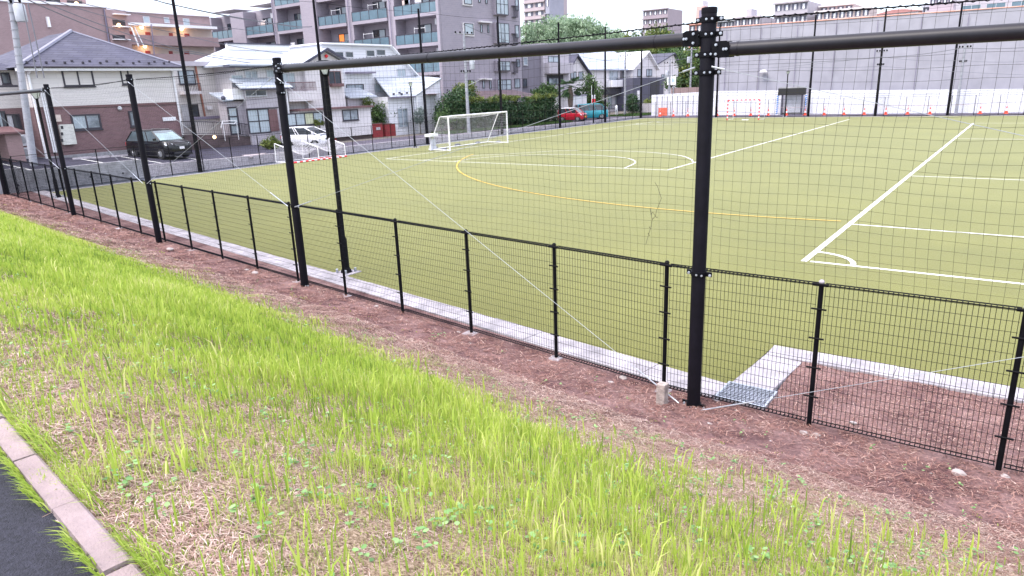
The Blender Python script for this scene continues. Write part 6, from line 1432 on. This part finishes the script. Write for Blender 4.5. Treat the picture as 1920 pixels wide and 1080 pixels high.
# bamboo grove on the far hill: separate tall feathery clumps
for k, (px, pyt, w) in enumerate(((985, 58, 2.6), (1008, 48, 2.8), (1030, 45, 2.8), (1052, 42, 3.0), (1072, 36, 3.2), (1092, 36, 2.8), (1112, 46, 3.0), (1132, 56, 2.8), (1150, 66, 2.6))):
    D_ = 142+rr.uniform(-4, 8); r_ = ray(px, pyt); s_ = D_/math.hypot(r_[0], r_[1]); X_, Y_, Z_ = r_[0]*s_, r_[1]*s_, EYE+r_[2]*s_
    cl = [(rr.uniform(-.8, .8), rr.uniform(-.8, .8), Z_*f, w*(.45+.75*(1-abs(f-.55)*1.3)), w*(.45+.75*(1-abs(f-.55)*1.3)), Z_*.10) for f in (.35, .45, .55, .65, .75, .85, .95)]
    t = plant('bamboo_clump', 'tall feathery pale green bamboo clump behind the grey flat house, '+ordn[k]+' from the left', 'bamboo', (X_, Y_, 0), cl, 5200, .30, M_bamb, .1, 'bamboo grove on the hill', 6, Z_, 1.8)
# distant wooded hillside trees
for k, (px, pyt) in enumerate(((1170, 62), (1186, 65), (1215, 62), (1232, 44), (1248, 58), (1195, 92), (1225, 92), (1255, 90), (1285, 88), (1305, 84), (1322, 96), (1240, 105), (1090, 105))):
    D_ = [190, 190, 185, 180, 180, 172, 170, 168, 166, 164, 164, 166, 160][k]; r_ = ray(px, pyt); s_ = D_/math.hypot(r_[0], r_[1]); X_, Y_, Z_ = r_[0]*s_, r_[1]*s_, EYE+r_[2]*s_
    plant('tree', 'bushy tree on the far wooded hillside above the gabled houses, '+ordn[k]+' of the row', 'tree', (X_, Y_, 2), [(0, 0, Z_-4.2, 3.0, 3.0, 2.4), (1.5, 1.2, Z_-6, 3.0, 3.0, 2.6), (-1.6, -.8, Z_-6.2, 3.0, 3.0, 2.6), (0, 0, max(2, Z_-9), 3.4, 3.4, 2.6)], 2600, .38, (M_leaf if k % 3 else M_leafy), .25, 'trees on the far wooded hillside')
# ------------------------------------------------------------------ utility poles and overhead cables
def upole(x, y, z0, h, lb, arms=(), trans=False, r=.19, face=(0, 1), lean=0):
    t = empty('utility_pole', (x, y, z0), lb, 'utility pole', 'concrete utility poles'); m = MB(); m.tube((x, y, z0), (x, y+lean, z0+h), r, 14, r*.6); m.build('pole', mat('pole_concrete', (.30, .31, .35), .8, 0, 3, .15), t, smooth=True)
    f = Vector((face[0], face[1], 0))
    for z, w in arms:
        m = MB(); c = Vector((x, y+lean*z/h, z0+z)); m.tube(c-f*w, c+f*w, .045, 6); a = m.build('crossarm', M_concd, t); 
        for k in (-1, -.45, .45, 1): q = c+f*w*k*.95; m = MB(); m.lathe(tuple(q), [(.06, .03), (.09, .12), (.05, .2)], 8); m.build('insulator', M_black, a)
    m = MB(); 
    for z in np.arange(2, h-.5, .45): m.lathe((x, y+lean*z/h, z0+z), [(r*.85+.02, 0), (r*.85+.02, .03)], 10)
    m.build('step_band', M_concd, t)
    return t
ux, uy = -45.6, onX(66, 322, -45.6)[0]
t = upole(ux, uy, .9, 13, 'big pale concrete utility pole with transformer left of the brick house', ((9.3, 1.3), (10.2, 1.3)), face=(.5, .85), r=.20, lean=1.0)
yy, zz = onX(30, 25, ux); m = MB(); m.lathe((ux+.3, yy+.1, zz-.45), [(.27, 0), (.29, .08), (.29, .85), (.24, .92)], 14); tr_ = m.build('transformer', mat('transformer_grey', (.40, .42, .46), .5), t, smooth=True)
m = MB()
for a, b in ((-.15, -.2), (.2, .1)): m.lathe((ux+.35+a, yy+b, zz+.5), [(.05, 0), (.08, .1), (.03, .35)], 8)
m.build('bushing', M_black, tr_)
y, z = at(869, 245, -43.6); x_, y_ = RG(869, 247, .3); yq = at(869, 200, -43.4)[0]
t = upole(-43.4, yq+.6, .25, 9.2, 'concrete utility pole behind the white goal in front of the lilac block', ((9.0, 1.1), (5.6, .6)), face=(.1, 1), r=.17)
yy = yq+.6; m = MB(); m.lathe((-43.1, yy+.6, 6.1), [(.22, 0), (.24, .08), (.24, .8), (.18, .9)], 12); m.build('transformer', MATS['transformer_grey'], t, smooth=True)
m = MB(); m.tube((-43.4, yy, 4.6), (-42.3, yy+1, 5.2), .03, 5); m.tube((-42.3, yy+1, 5.2), (-41.9, yy+1.3, 5.2), .06, 6); m.build('lamp_arm', M_concd, t)
for px, pb, ptop, lb, sc_ in ((1172, 215, 96, 'slim concrete utility pole in front of the balcony house', 88), (1255, 208, 110, 'concrete utility pole with drum transformer left of the corner support pole', 93), (1296, 150, 85, 'utility pole with grey box just left of the corner support pole', 100)):
    x0, zt = onY(px, ptop, sc_); x0, z1 = onY(px, (pb+ptop)/2, sc_); t = upole(x0, sc_, 0, zt, lb, ((zt-.6, .8),), r=.16, face=(1, 0))
    if px != 1172: m = MB(); m.lathe((x0-.35, sc_-.1, zt-2.4), [(.22, 0), (.25, .1), (.25, .75), (.2, .85)], 12); m.build('transformer', MATS['transformer_grey'], t, smooth=True)
for px, pt, lb in ((1650, 88, 'pale utility pole in front of the grey wall, left one'), (1803, 80, 'pale utility pole in front of the grey wall, right one')):
    x0, zt = onY(px+2, pt, 87.3); x0 = onY(px-2, 150, 87.3)[0]; upole(x0, 87.3, 0, zt, lb, ((zt-.5, .5), (zt-1.9, .3)), r=.16, face=(1, 0))
def wire(lb, pts, r=.02, sag=.3, mt=None, n=14):
    t = None; m = MB()
    for a, b in zip(pts[:-1], pts[1:]):
        A_, B_ = Vector(a), Vector(b); q = [A_.lerp(B_, k/n)-Vector((0, 0, sag*4*(k/n)*(1-k/n))) for k in range(n+1)]; m.path(q, r, 4)
    tag(m.build('overhead_cable', mt or mat('cable_grey', (.16, .16, .19), .7)), lb, 'cable', 'overhead cables')
def w3(px, py, D):   # a point at horizontal distance D on the sight line (surveyed cable height)
    r_ = ray(px, py); s_ = D/math.hypot(r_[0], r_[1]); return (r_[0]*s_, r_[1]*s_, EYE+r_[2]*s_)
wire('overhead cable crossing in front of the pink block, highest strand', [w3(120, -12, 45), w3(200, 15, 50), w3(520, 62, 58)], .022, .15)
wire('overhead cable crossing in front of the pink block, second strand', [w3(60, -12, 45), w3(330, 62, 52), w3(530, 100, 58)], .022, .15)
wire('overhead cable crossing in front of the slate roof and brick house', [w3(40, -6, 44), w3(240, 75, 50), w3(470, 118, 58)], .03, .1)
wire('lowest sloping overhead cable in front of the slate roof', [w3(55, -8, 44), w3(330, 90, 52), w3(510, 112, 58)], .025, .2)
wire('thick twisted cable crossing the sky left of the lilac block', [w3(265, -12, 50), w3(330, 10, 52), w3(520, 45, 60), w3(585, 50, 62)], .04, .1)
wire('thin cable crossing the sky left of the lilac block', [w3(270, -4, 50), w3(560, 50, 62)], .025, .15)
wire('pair cable hanging down from the transformer pole, left strand', [w3(42, 5, 43), w3(70, 146, 43)], .03, 0)
wire('pair cable hanging down from the transformer pole, right strand', [w3(52, 5, 43), w3(83, 146, 43)], .03, 0)
wire('cable from the goal-side utility pole across the lilac wall', [w3(868, 45, 66), w3(1010, 85, 80), w3(1172, 115, 95)], .025, .4)
wire('dark overhead cable crossing the grey sheeting', [w3(1350, 122, 85), w3(1650, 108, 84), w3(1803, 90, 84), w3(1960, 86, 84)], .045, .15)
wire('thin overhead cable crossing the grey sheeting', [w3(1350, 132, 85), w3(1650, 106, 84), w3(1803, 113, 84), w3(1960, 112, 84)], .02, .2)
wire('lower thin overhead cable on the right of the grey sheeting', [w3(1350, 140, 85), w3(1500, 126, 84), w3(1650, 124, 84), w3(1960, 142, 84)], .02, .1)
wire('thin overhead cable above the gabled houses', [w3(1172, 100, 88), w3(1255, 112, 93), w3(1330, 95, 95)], .02, .3)
# street cones/orange net left end, flag, small bits
x0, z0 = onY(1232, 200, 86); t = empty('barrier_net', (x0, 86, 0), 'orange barrier netting panel left of the hoarding', 'barrier'); x1, _ = onY(1246, 200, 86); z1 = onY(1239, 197, 86)[1]
m = MB(); m.box(x0-.2, x1, 86.9, 86.93, .1, 1.1); m.build('panel', mat('orange_net', (.72, .16, .10), .7), t)
m = MB(); m.box(x0-.25, x0-.2, 86.88, 86.95, 0, 1.2); m.box(x1, x1+.05, 86.88, 86.95, 0, 1.2); m.build('post', M_zinc, t)
y, z = at(1112, 180, -47); t = empty('banner_flag', (-47, y, .2), 'white and red vertical banner on a pole above the teal van', 'flag')
m = MB(); m.tube((-47, y-.35, .1), (-47, *at(1109, 160, -47)), .03, 6); m.build('flagpole', M_white, t)
yb, zt_ = at(1110, 178, -47); y2, zb_ = at(1116, 192, -47); m = MB(); m.box(-47.02, -46.98, yb, y2, (zt_+zb_)/2, zt_); fl = m.build('cloth', M_white, t); m = MB(); m.box(-47.02, -46.98, yb, y2, zb_, (zt_+zb_)/2-.003); m.build('red_field', M_red, fl)
# green verges
def verge(lb, x0, x1, y0, y1, n, seed):
    g_ = np.random.default_rng(seed); X_ = g_.uniform(x0, x1, n); Y_ = g_.uniform(y0, y1, n); Z_ = np.array([gz(v) for v in Y_])+.02; h = g_.uniform(.08, .28, n)
    a = g_.uniform(0, math.pi, n); dx, dy = np.cos(a)*.06, np.sin(a)*.06
    V = np.stack([np.stack([X_-dx, Y_-dy, Z_], 1), np.stack([X_+dx, Y_+dy, Z_], 1), np.stack([X_+dy*1.2, Y_-dx*1.2, Z_+h], 1)], 1).reshape(-1, 3)
    o = np_mesh('verge_grass', V, np.arange(3*n).reshape(-1, 3), M_leaf, np.repeat(g_.uniform(.3, 1, n), 3)); tag(o, lb, 'grass', kind='stuff')
verge('green weedy verge along the foot of the ivy hedge', -46.6, -43.9, 50, 72, 9000, 5)
verge('green weedy verge below the planter wall at the far left corner', -47, -42.5, 86, 93.5, 5000, 6)
# ------------------------------------------------------------------ grass, straw, weeds and stones on the bank
M_grass = tonemat('meadow_grass', [(0, (.14, .22, .04)), (.35, (.30, .43, .06)), (.7, (.45, .56, .10)), (1, (.62, .62, .26))], .5, .35, .25)
M_fine = tonemat('fine_grass', [(0, (.16, .22, .07)), (.5, (.33, .42, .13)), (1, (.52, .54, .28))], .6, .3, .2)
M_straw = tonemat('dry_straw', [(0, (.20, .11, .09)), (.4, (.36, .24, .19)), (.7, (.56, .42, .36)), (1, (.74, .62, .55))], .8, .1, .15)
M_needle = tonemat('brown_litter', [(0, (.10, .05, .05)), (.5, (.26, .13, .11)), (.8, (.42, .25, .20)), (1, (.62, .45, .38))], .85, .05, .15)
def nzv(X_, Y_, s, o=0.0): return np.array([noise.noise((a*s, b*s, o)) for a, b in zip(X_, Y_)])
# fast height lookup from the embankment mesh function via a coarse grid
GX = np.arange(-46, 9.01, .08); GU = np.linspace(-.02, 1.03, 160)
HZ = np.array([[bank_h(x, kerb_y(x)+.03+(fence_y(x)-kerb_y(x)-.03)*u, False) for u in GU] for x in GX])
def ground(X_, Y_):
    ky = 0.53-0.118*X_; fy = np.where(X_ > -3.7, 8.42, 8.44-.1164*(X_+3.7)); u = (Y_-ky)/(fy-ky)
    fi = np.clip((X_+46)/.08, 0, len(GX)-1.01); fj = np.clip((u+.02)/(1.05/159), 0, 158.99)
    i, j = fi.astype(int), fj.astype(int); a, b = fi-i, fj-j
    return HZ[i, j]*(1-a)*(1-b)+HZ[i+1, j]*a*(1-b)+HZ[i, j+1]*(1-a)*b+HZ[i+1, j+1]*a*b, u
def scatter(n, xmin=-44, power=1.15):
    # denser towards the standing point, as a survey of what can be seen
    q = NP.uniform(0, 1, n); r0 = .9; r1 = 46; p = 2-power; rad = (r0**p+q*(r1**p-r0**p))**(1/p); th = NP.uniform(math.radians(50), math.radians(186), n)
    X_, Y_ = rad*np.cos(th), rad*np.sin(th); ky = 0.53-0.118*X_; fy = np.where(X_ > -3.7, 8.42, 8.44-.1164*(X_+3.7)); k = (X_ > xmin) & (X_ < 6) & (Y_ > ky-.06) & (Y_ < fy+.1); return X_[k], Y_[k], rad[k]
def blades(name, lb, N, mt, hfun, wfun, keep, lean=.35, power=1.15, cat='grass', tonef=None):
    X_, Y_, rad = scatter(N, power=power); Z_, u = ground(X_, Y_); n1 = nzv(X_, Y_, .55, 2.0); n2 = nzv(X_, Y_, 2.3, 8.0); n3 = nzv(X_, Y_, 7, 4.)
    k = keep(X_, Y_, u, n1, n2, n3, rad); X_, Y_, Z_, u, n1, n2, n3, rad = (v[k] for v in (X_, Y_, Z_, u, n1, n2, n3, rad)); n = len(X_)
    h = hfun(X_, u, n1, n2, n)*NP.uniform(.45, 1.25, n); w = wfun(rad, n); a = NP.uniform(0, 2*math.pi, n); l = NP.uniform(0, 1, n)**1.6*lean*2*h; la = NP.uniform(0, 2*math.pi, n)
    base = np.stack([X_, Y_, Z_-.01], 1); s_ = np.stack([np.cos(a), np.sin(a), np.zeros(n)], 1)*w[:, None]; ld = np.stack([np.cos(la)*l, np.sin(la)*l, np.zeros(n)], 1); up = np.array([0, 0, 1.])
    m1 = base+ld*.12+up*(h*.4)[:, None]; m2 = base+ld*.42+up*(h*.75)[:, None]; tp_ = base+ld+up*(h-.35*l)[:, None]
    V = np.stack([base-s_*.6, base+s_*.6, m1+s_, m1-s_, m2+s_*.8, m2-s_*.8, tp_], 1).reshape(-1, 3); b = np.arange(n)[:, None]*7
    F = np.concatenate([b+[[0, 1, 2, 3]], b+[[3, 2, 4, 5]], b+[[5, 4, 6, 6]]], 0)
    Fq = np.concatenate([b+[[0, 1, 2]], b+[[0, 2, 3]], b+[[3, 2, 4]], b+[[3, 4, 5]], b+[[5, 4, 6]]], 0)
    tone = np.clip(.5+.32*n1+.25*n2+NP.normal(0, .2, n), 0, 1) if tonef is None else tonef(u, n1, n2, n)
    o = np_mesh(name, V, Fq, mt, np.repeat(tone, 7)); o.data.polygons.foreach_set('use_smooth', [True]*len(o.data.polygons)); tag(o, lb, cat, kind='stuff'); return n
def keep_g(X_, Y_, u, n1, n2, n3, rad):
    c = ucut(X_)+.05*n1+.04*n2
    den = np.clip((c-u)/.05, 0, 1); far = np.clip((-X_-4)/9, 0, 1); patch = np.clip((.46+.22*n2+.10*n1+.6*n3)*np.clip(.72+rad*.03, .7, 1)*np.clip(1-.25*(X_+5)/4*(u > .2), .55, 1)+far*.6, .16, 1.0)
    tuft = (n3+n2 > .62) & (u < c+.13)
    return ((NP.uniform(0, 1, len(u)) < den*patch) | tuft & (NP.uniform(0, 1, len(u)) < .55)) & (u > -.012)
def hg(X_, u, n1, n2, n):
    far = np.clip((-X_-5)/9, 0, 1); edge = np.clip((ucut(X_)-u)/.25, .35, 1)
    band = np.exp(-((u-.40)/.22)**2)
    return (.060+.12*band*(1+1.2*n1)+.04*far)*edge*(1-.18*far)*np.clip(1-.07*(X_+4), .62, 1)+.03*np.clip(n2, 0, 1)
GN = blades('grass', 'bright yellow-green grass growing over the bank in the foreground', 2000000, M_grass, hg, lambda r_, n: np.clip(.0008+.00035*r_, .0011, .010)*NP.uniform(.6, 1.7, n), keep_g, .30)
# a sparser population of tall blades
def keep_t(X_, Y_, u, n1, n2, n3, rad): return (u > .02) & (u < ucut(X_)-.06) & (NP.uniform(0, 1, len(u)) < np.clip(.5+1.0*n2, .1, 1)) & (rad < 16)
blades('tall_grass', 'tall upright grass blades standing above the short grass of the bank', 60000, M_grass, lambda X_, u, n1, n2, n: (.20+.10*np.exp(-((u-.35)/.25)**2))*(1-.35*np.clip((u-.5)*3, 0, 1)), lambda r_, n: NP.uniform(.0026, .0050, n)+.0004*r_, keep_t, .22, 1.0)
blades('short_grass', 'fine short pale green grass between the taller blades all over the bank', 1500000, M_fine, lambda X_, u, n1, n2, n: .038+.02*np.clip(n2+.3, 0, 1), lambda r_, n: np.clip(.0007+.0003*r_, .0009, .006)*NP.uniform(.6, 1.5, n), lambda X_, Y_, u, n1, n2, n3, rad: (u > -.01) & (u < ucut(X_)+.02+.05*n2) & (NP.uniform(0, 1, len(u)) < np.clip(.55+.35*n2+.4*n3, .2, 1)) & (rad < 16), .6)
print('grass blades', GN)
def litter(name, lb, N, mt, keep, Lr, wr_, power=1.1, lift=.012, tilt=.18):
    X_, Y_, rad = scatter(N, power=power); Z_, u = ground(X_, Y_); n1 = nzv(X_, Y_, .8, 12.0); n2 = nzv(X_, Y_, 4.0, 3.0)
    k = keep(X_, u, n1, n2); X_, Y_, Z_, rad = X_[k], Y_[k], Z_[k], rad[k]; n = len(X_); a = NP.normal(.1, 1.1, n); L_ = NP.uniform(*Lr, n)*.5*(1+rad*.03); w = NP.uniform(*wr_, n)*(1+rad*.18); t_ = NP.normal(0, tilt, n)
    zs, _ = ground(X_, Y_+.05); sl = (zs-Z_)/.05
    d = np.stack([np.cos(a), np.sin(a), np.sin(a)*sl+t_], 1)*L_[:, None]; s_ = np.stack([-np.sin(a), np.cos(a), np.cos(a)*sl], 1)*w[:, None]; c = np.stack([X_, Y_, Z_+lift+NP.uniform(0, .015, n)], 1); md = c+np.array([0, 0, 1])*(np.abs(t_)*L_*.5+.004)[:, None]
    V = np.stack([c-d-s_, c-d+s_, md+s_*1.1, c+d+s_*.5, c+d-s_*.5, md-s_*1.1], 1).reshape(-1, 3); b = np.arange(n)[:, None]*6; F = np.concatenate([b+[[0, 1, 2, 5]], b+[[5, 2, 3, 4]]], 0)
    o = np_mesh(name, V, F, mt, np.repeat(np.clip(NP.normal(.5, .27, n), 0, 1), 6)); print(name, n); tag(o, lb, 'straw', kind='stuff')
litter('dry_straw', 'pale dry cut straw lying between the grass blades on the bank', 2600000, M_straw, lambda X_, u, n1, n2: (u > -.01) & (u < ucut(X_)+.09) & (NP.uniform(0, 1, len(u)) < np.clip(1.0+.5*n2+.3*n1, .65, 1)), (.015, .085), (.0005, .0012))
litter('brown_litter', 'reddish brown needle litter lying on the bare soil along the fence', 1900000, M_needle, lambda X_, u, n1, n2: (u > ucut(X_)-.08) & (u < 1.01) & (NP.uniform(0, 1, len(u)) < np.clip(.62+1.0*n2+.8*n1, .12, 1)), (.015, .10), (.0006, .0014), power=.9)
# small broad-leaved weeds
V = []; F = []; tn = []
X_, Y_, rad = scatter(18000, power=.9); Z_, u = ground(X_, Y_); n2 = nzv(X_, Y_, 1.3, 21.); rs_ = random.Random(9)
for x, y, z, uu, q in zip(X_, Y_, Z_, u, n2):
    dens = .45 if uu < ucut(x) else .10
    if uu < .02 or uu > .97 or rs_.random() > dens*(1+2*q) or x < -22: continue
    for k in range(rs_.randint(3, 7)):
        an = rs_.uniform(0, 6.28); r_ = rs_.uniform(.008, .03); hh = rs_.uniform(.02, .09); s_ = rs_.uniform(.007, .018); c = Vector((x+math.cos(an)*r_, y+math.sin(an)*r_, z+hh)); d = Vector((math.cos(an), math.sin(an), rs_.uniform(-.3, .4))).normalized(); sd = Vector((-math.sin(an), math.cos(an), 0))
        i0 = len(V); V += [tuple(c-d*s_), tuple(c-d*s_*.1+sd*s_*.8), tuple(c+d*s_*.8+sd*s_*.55), tuple(c+d*s_*1.1), tuple(c+d*s_*.8-sd*s_*.55), tuple(c-d*s_*.1-sd*s_*.8)]; F += [(i0, i0+1, i0+2), (i0, i0+2, i0+3), (i0, i0+3, i0+4), (i0, i0+4, i0+5)]; tn += [rs_.random()]*6
M_weed = tonemat('weed_leaf', [(0, (.08, .17, .05)), (.5, (.17, .32, .10)), (1, (.30, .46, .18))], .45, .2)
tag(np_mesh('weeds', np.array(V), np.array(F), M_weed, np.array(tn)), 'small round-leaved weeds and clover scattered over the bank', 'weeds', kind='stuff')
# fallen straw and grass tufts along kerb joints on the asphalt side
g_ = np.random.default_rng(77); n = 2600; X_ = -1.2-9*g_.uniform(0, 1, n)**1.3; Y_ = kerb_y(X_)-.093-np.abs(g_.normal(0, .014, n)); cl_ = nzv(X_, Y_, 2.6, 6.) > g_.uniform(-.4, .4, n); X_, Y_ = X_[cl_], Y_[cl_]; n = len(X_)
h = g_.uniform(.03, .13, n); a = g_.uniform(0, 6.28, n); la = g_.uniform(-2.6, -.5, n); w = g_.uniform(.0015, .0035, n); base = np.stack([X_, Y_, np.full(n, 2.605)], 1); s_ = np.stack([np.cos(a), np.sin(a), 0*a], 1)*w[:, None]; ld = np.stack([np.cos(la), np.sin(la), 0*a], 1)*(h*.8)[:, None]
V = np.stack([base-s_, base+s_, base+ld*.4+s_+[0, 0, 1]*(h*.6)[:, None], base+ld*.4-s_+[0, 0, 1]*(h*.6)[:, None], base+ld+[0, 0, 1]*(h*.8)[:, None]], 1).reshape(-1, 3); b = np.arange(n)[:, None]*5
tag(np_mesh('kerb_grass', V, np.concatenate([b+[[0, 1, 2]], b+[[0, 2, 3]], b+[[3, 2, 4]]], 0), M_grass, np.repeat(g_.uniform(.2, .8, n), 5)), 'fringe of grass growing in the joint between the kerb and the asphalt path', 'grass', kind='stuff')
g_ = np.random.default_rng(78); n = 3200; X_ = -1.0-12*g_.uniform(0, 1, n)**1.3; Y_ = kerb_y(X_)+.02+np.abs(g_.normal(0, .035, n)); cl_ = nzv(X_, Y_, 2.0, 16.) > g_.uniform(-.3, .25, n); X_, Y_ = X_[cl_], Y_[cl_]; n = len(X_)
h = g_.uniform(.05, .20, n); a = g_.uniform(0, 6.28, n); la = g_.normal(-1.6, .9, n); w = g_.uniform(.0014, .0034, n); base = np.stack([X_, Y_, np.full(n, 2.58)], 1); s_ = np.stack([np.cos(a), np.sin(a), 0*a], 1)*w[:, None]; ld = np.stack([np.cos(la), np.sin(la), 0*a], 1)*(h*.7)[:, None]
V = np.stack([base-s_, base+s_, base+ld*.35+s_+[0, 0, 1]*(h*.6)[:, None], base+ld*.35-s_+[0, 0, 1]*(h*.6)[:, None], base+ld+[0, 0, 1]*(h*.75)[:, None]], 1).reshape(-1, 3); b = np.arange(n)[:, None]*5
tag(np_mesh('kerb_edge_grass', V, np.concatenate([b+[[0, 1, 2]], b+[[0, 2, 3]], b+[[3, 2, 4]]], 0), M_grass, np.repeat(g_.uniform(.1, .8, n), 5)), 'longer grass blades leaning over the kerb from the bank side', 'grass', kind='stuff')
# stones
def stone(px, py, s, lb, z=.03):
    x, y = RG(px, py, z); zz, _ = ground(np.array([x]), np.array([y])); z = float(zz[0]) if y < fence_y(x) else 0.0; x, y = RG(px, py, z+.01)
    rs2 = random.Random(int(px*7+py)); m = MB(); m.sphere((0, 0, 0), 1, 10, 7); ax = (rs2.uniform(.9, 1.3), rs2.uniform(.6, .9), rs2.uniform(.35, .55)); an = rs2.uniform(-.6, .6)
    V_ = []
    for v in m.v:
        f = 1+.28*noise.noise((v[0]*1.3+px, v[1]*1.3, v[2]*1.3)); X0, Y0, Z0 = v[0]*ax[0]*f*s, v[1]*ax[1]*f*s, v[2]*ax[2]*f*s; V_.append((x+X0*math.cos(an)-Y0*math.sin(an), y+X0*math.sin(an)+Y0*math.cos(an), z+Z0+s*.12))
    m.v = V_; tag(m.build('stone', mat('field_stone', (.34, .30, .29), .9, 0, 14, .25, .3, 60), smooth=True), lb, 'stone', 'stones lying on the bare soil')
st = [(1798, 888, .085, 'flat oval pale stone in front of the low fence near the right edge'), (1530, 815, .05, 'small white stone left of the foot of the second post right of the corner pole'), (1508, 812, .06, 'white stone chips at the foot of the second post right of the corner pole'),
      (1168, 708, .06, 'grey stone in front of the gutter left of the stone marker'), (1146, 716, .04, 'small grey stone beside the grey stone left of the marker'), (882, 627, .05, 'round tan stone at the foot of a fence post, middle of the bank fence'), (860, 622, .04, 'white stone beside the tan stone near the middle fence post'),
      (706, 574, .05, 'white oval stone right of the pole carrying the long beam'), (478, 512, .10, 'flat broken concrete piece left of the pole carrying the long beam'), (462, 506, .07, 'smaller broken concrete piece beside the flat one'), (318, 468, .14, 'pale slab fragment at the foot of the pole in front of the black car'), (232, 452, .07, 'small pale stone on the soil left of the slab fragment'),
      (1600, 792, .04, 'tiny pale stone in the soil right of the second post'), (1462, 700, .045, 'pale stone inside the soil pocket behind the fence'), (990, 676, .045, 'small stone on the soil below the fence, centre'), (1330, 795, .05, 'small grey stone just right of the corner pole foot'),
      (395, 520, .05, 'small pale stone at the grass edge left of the centre'), (1885, 893, .05, 'white stone at the foot of the rightmost fence post'), (600, 548, .05, 'pale stone right of the foot of the beam pole'), (1250, 752, .04, 'small stone left of the stone marker')]
for s_ in st: stone(*s_)

g_ = np.random.default_rng(55); n = 24000; X_ = g_.uniform(-2.36, 5, n); Y_ = g_.uniform(8.5, 10.52, n); a = g_.uniform(0, 3.14, n); L_ = g_.uniform(.006, .035, n); w = g_.uniform(.001, .0028, n)
Z_ = np.array([-.005+.03*noise.noise((x*2, y*2, 0))+.018*noise.noise((x*9, y*9, 2)) for x, y in zip(X_, Y_)])+g_.uniform(0, .012, n); c = np.stack([X_, Y_, Z_], 1)
d = np.stack([np.cos(a), np.sin(a), g_.normal(0, .2, n)], 1)*L_[:, None]; s_ = np.stack([-np.sin(a), np.cos(a), 0*a], 1)*w[:, None]
V = np.stack([c-d-s_, c-d+s_, c+d+s_, c+d-s_], 1).reshape(-1, 3)
tag(np_mesh('pocket_litter', V, np.arange(4*n).reshape(-1, 4), M_needle, np.repeat(np.clip(g_.normal(.65, .25, n), 0, 1), 4)), 'dry brown litter over the square soil patch behind the fence', 'straw', kind='stuff')

# clods and grit on the bare soil
g_ = np.random.default_rng(66); X_, Y_, rad = scatter(90000, power=.8); Z_, u = ground(X_, Y_); n1 = nzv(X_, Y_, 1.5, 31.); k = (u > ucut(X_)-.10) & (u < .99) & (g_.uniform(0, 1, len(u)) < np.clip(.45+1.2*n1, .05, 1)) & (rad < 30); X_, Y_, Z_ = X_[k], Y_[k], Z_[k]; n = len(X_)
s_ = (.004+.018*g_.uniform(0, 1, n)**3)[:, None]*(1+.02*rad[k])[:, None]; O = np.array([[1, 0, 0], [0, 1, 0], [-1, 0, 0], [0, -1, 0], [0, 0, .7], [0, 0, -.5]], float)
V = (np.stack([X_, Y_, Z_+.002], 1)[:, None, :]+(O[None]*g_.uniform(.6, 1.4, (n, 6, 1))+g_.normal(0, .15, (n, 6, 3)))*s_[:, None, :]).reshape(-1, 3); b = np.arange(n)[:, None]*6
F = np.concatenate([b+[[i, (i+1) % 4, 4]] for i in range(4)]+[b+[[(i+1) % 4, i, 5]] for i in range(4)], 0)
M_clod = tonemat('clods', [(0, (.07, .045, .045)), (.6, (.20, .13, .12)), (.85, (.34, .27, .25)), (1, (.55, .50, .48))], .95, 0, .1)
tag(np_mesh('soil_clods', V, F, M_clod, np.repeat(g_.uniform(0, 1, n), 6)), 'small clods and grit on the bare soil strip along the fence', 'gravel', kind='stuff'); print('clods', n)
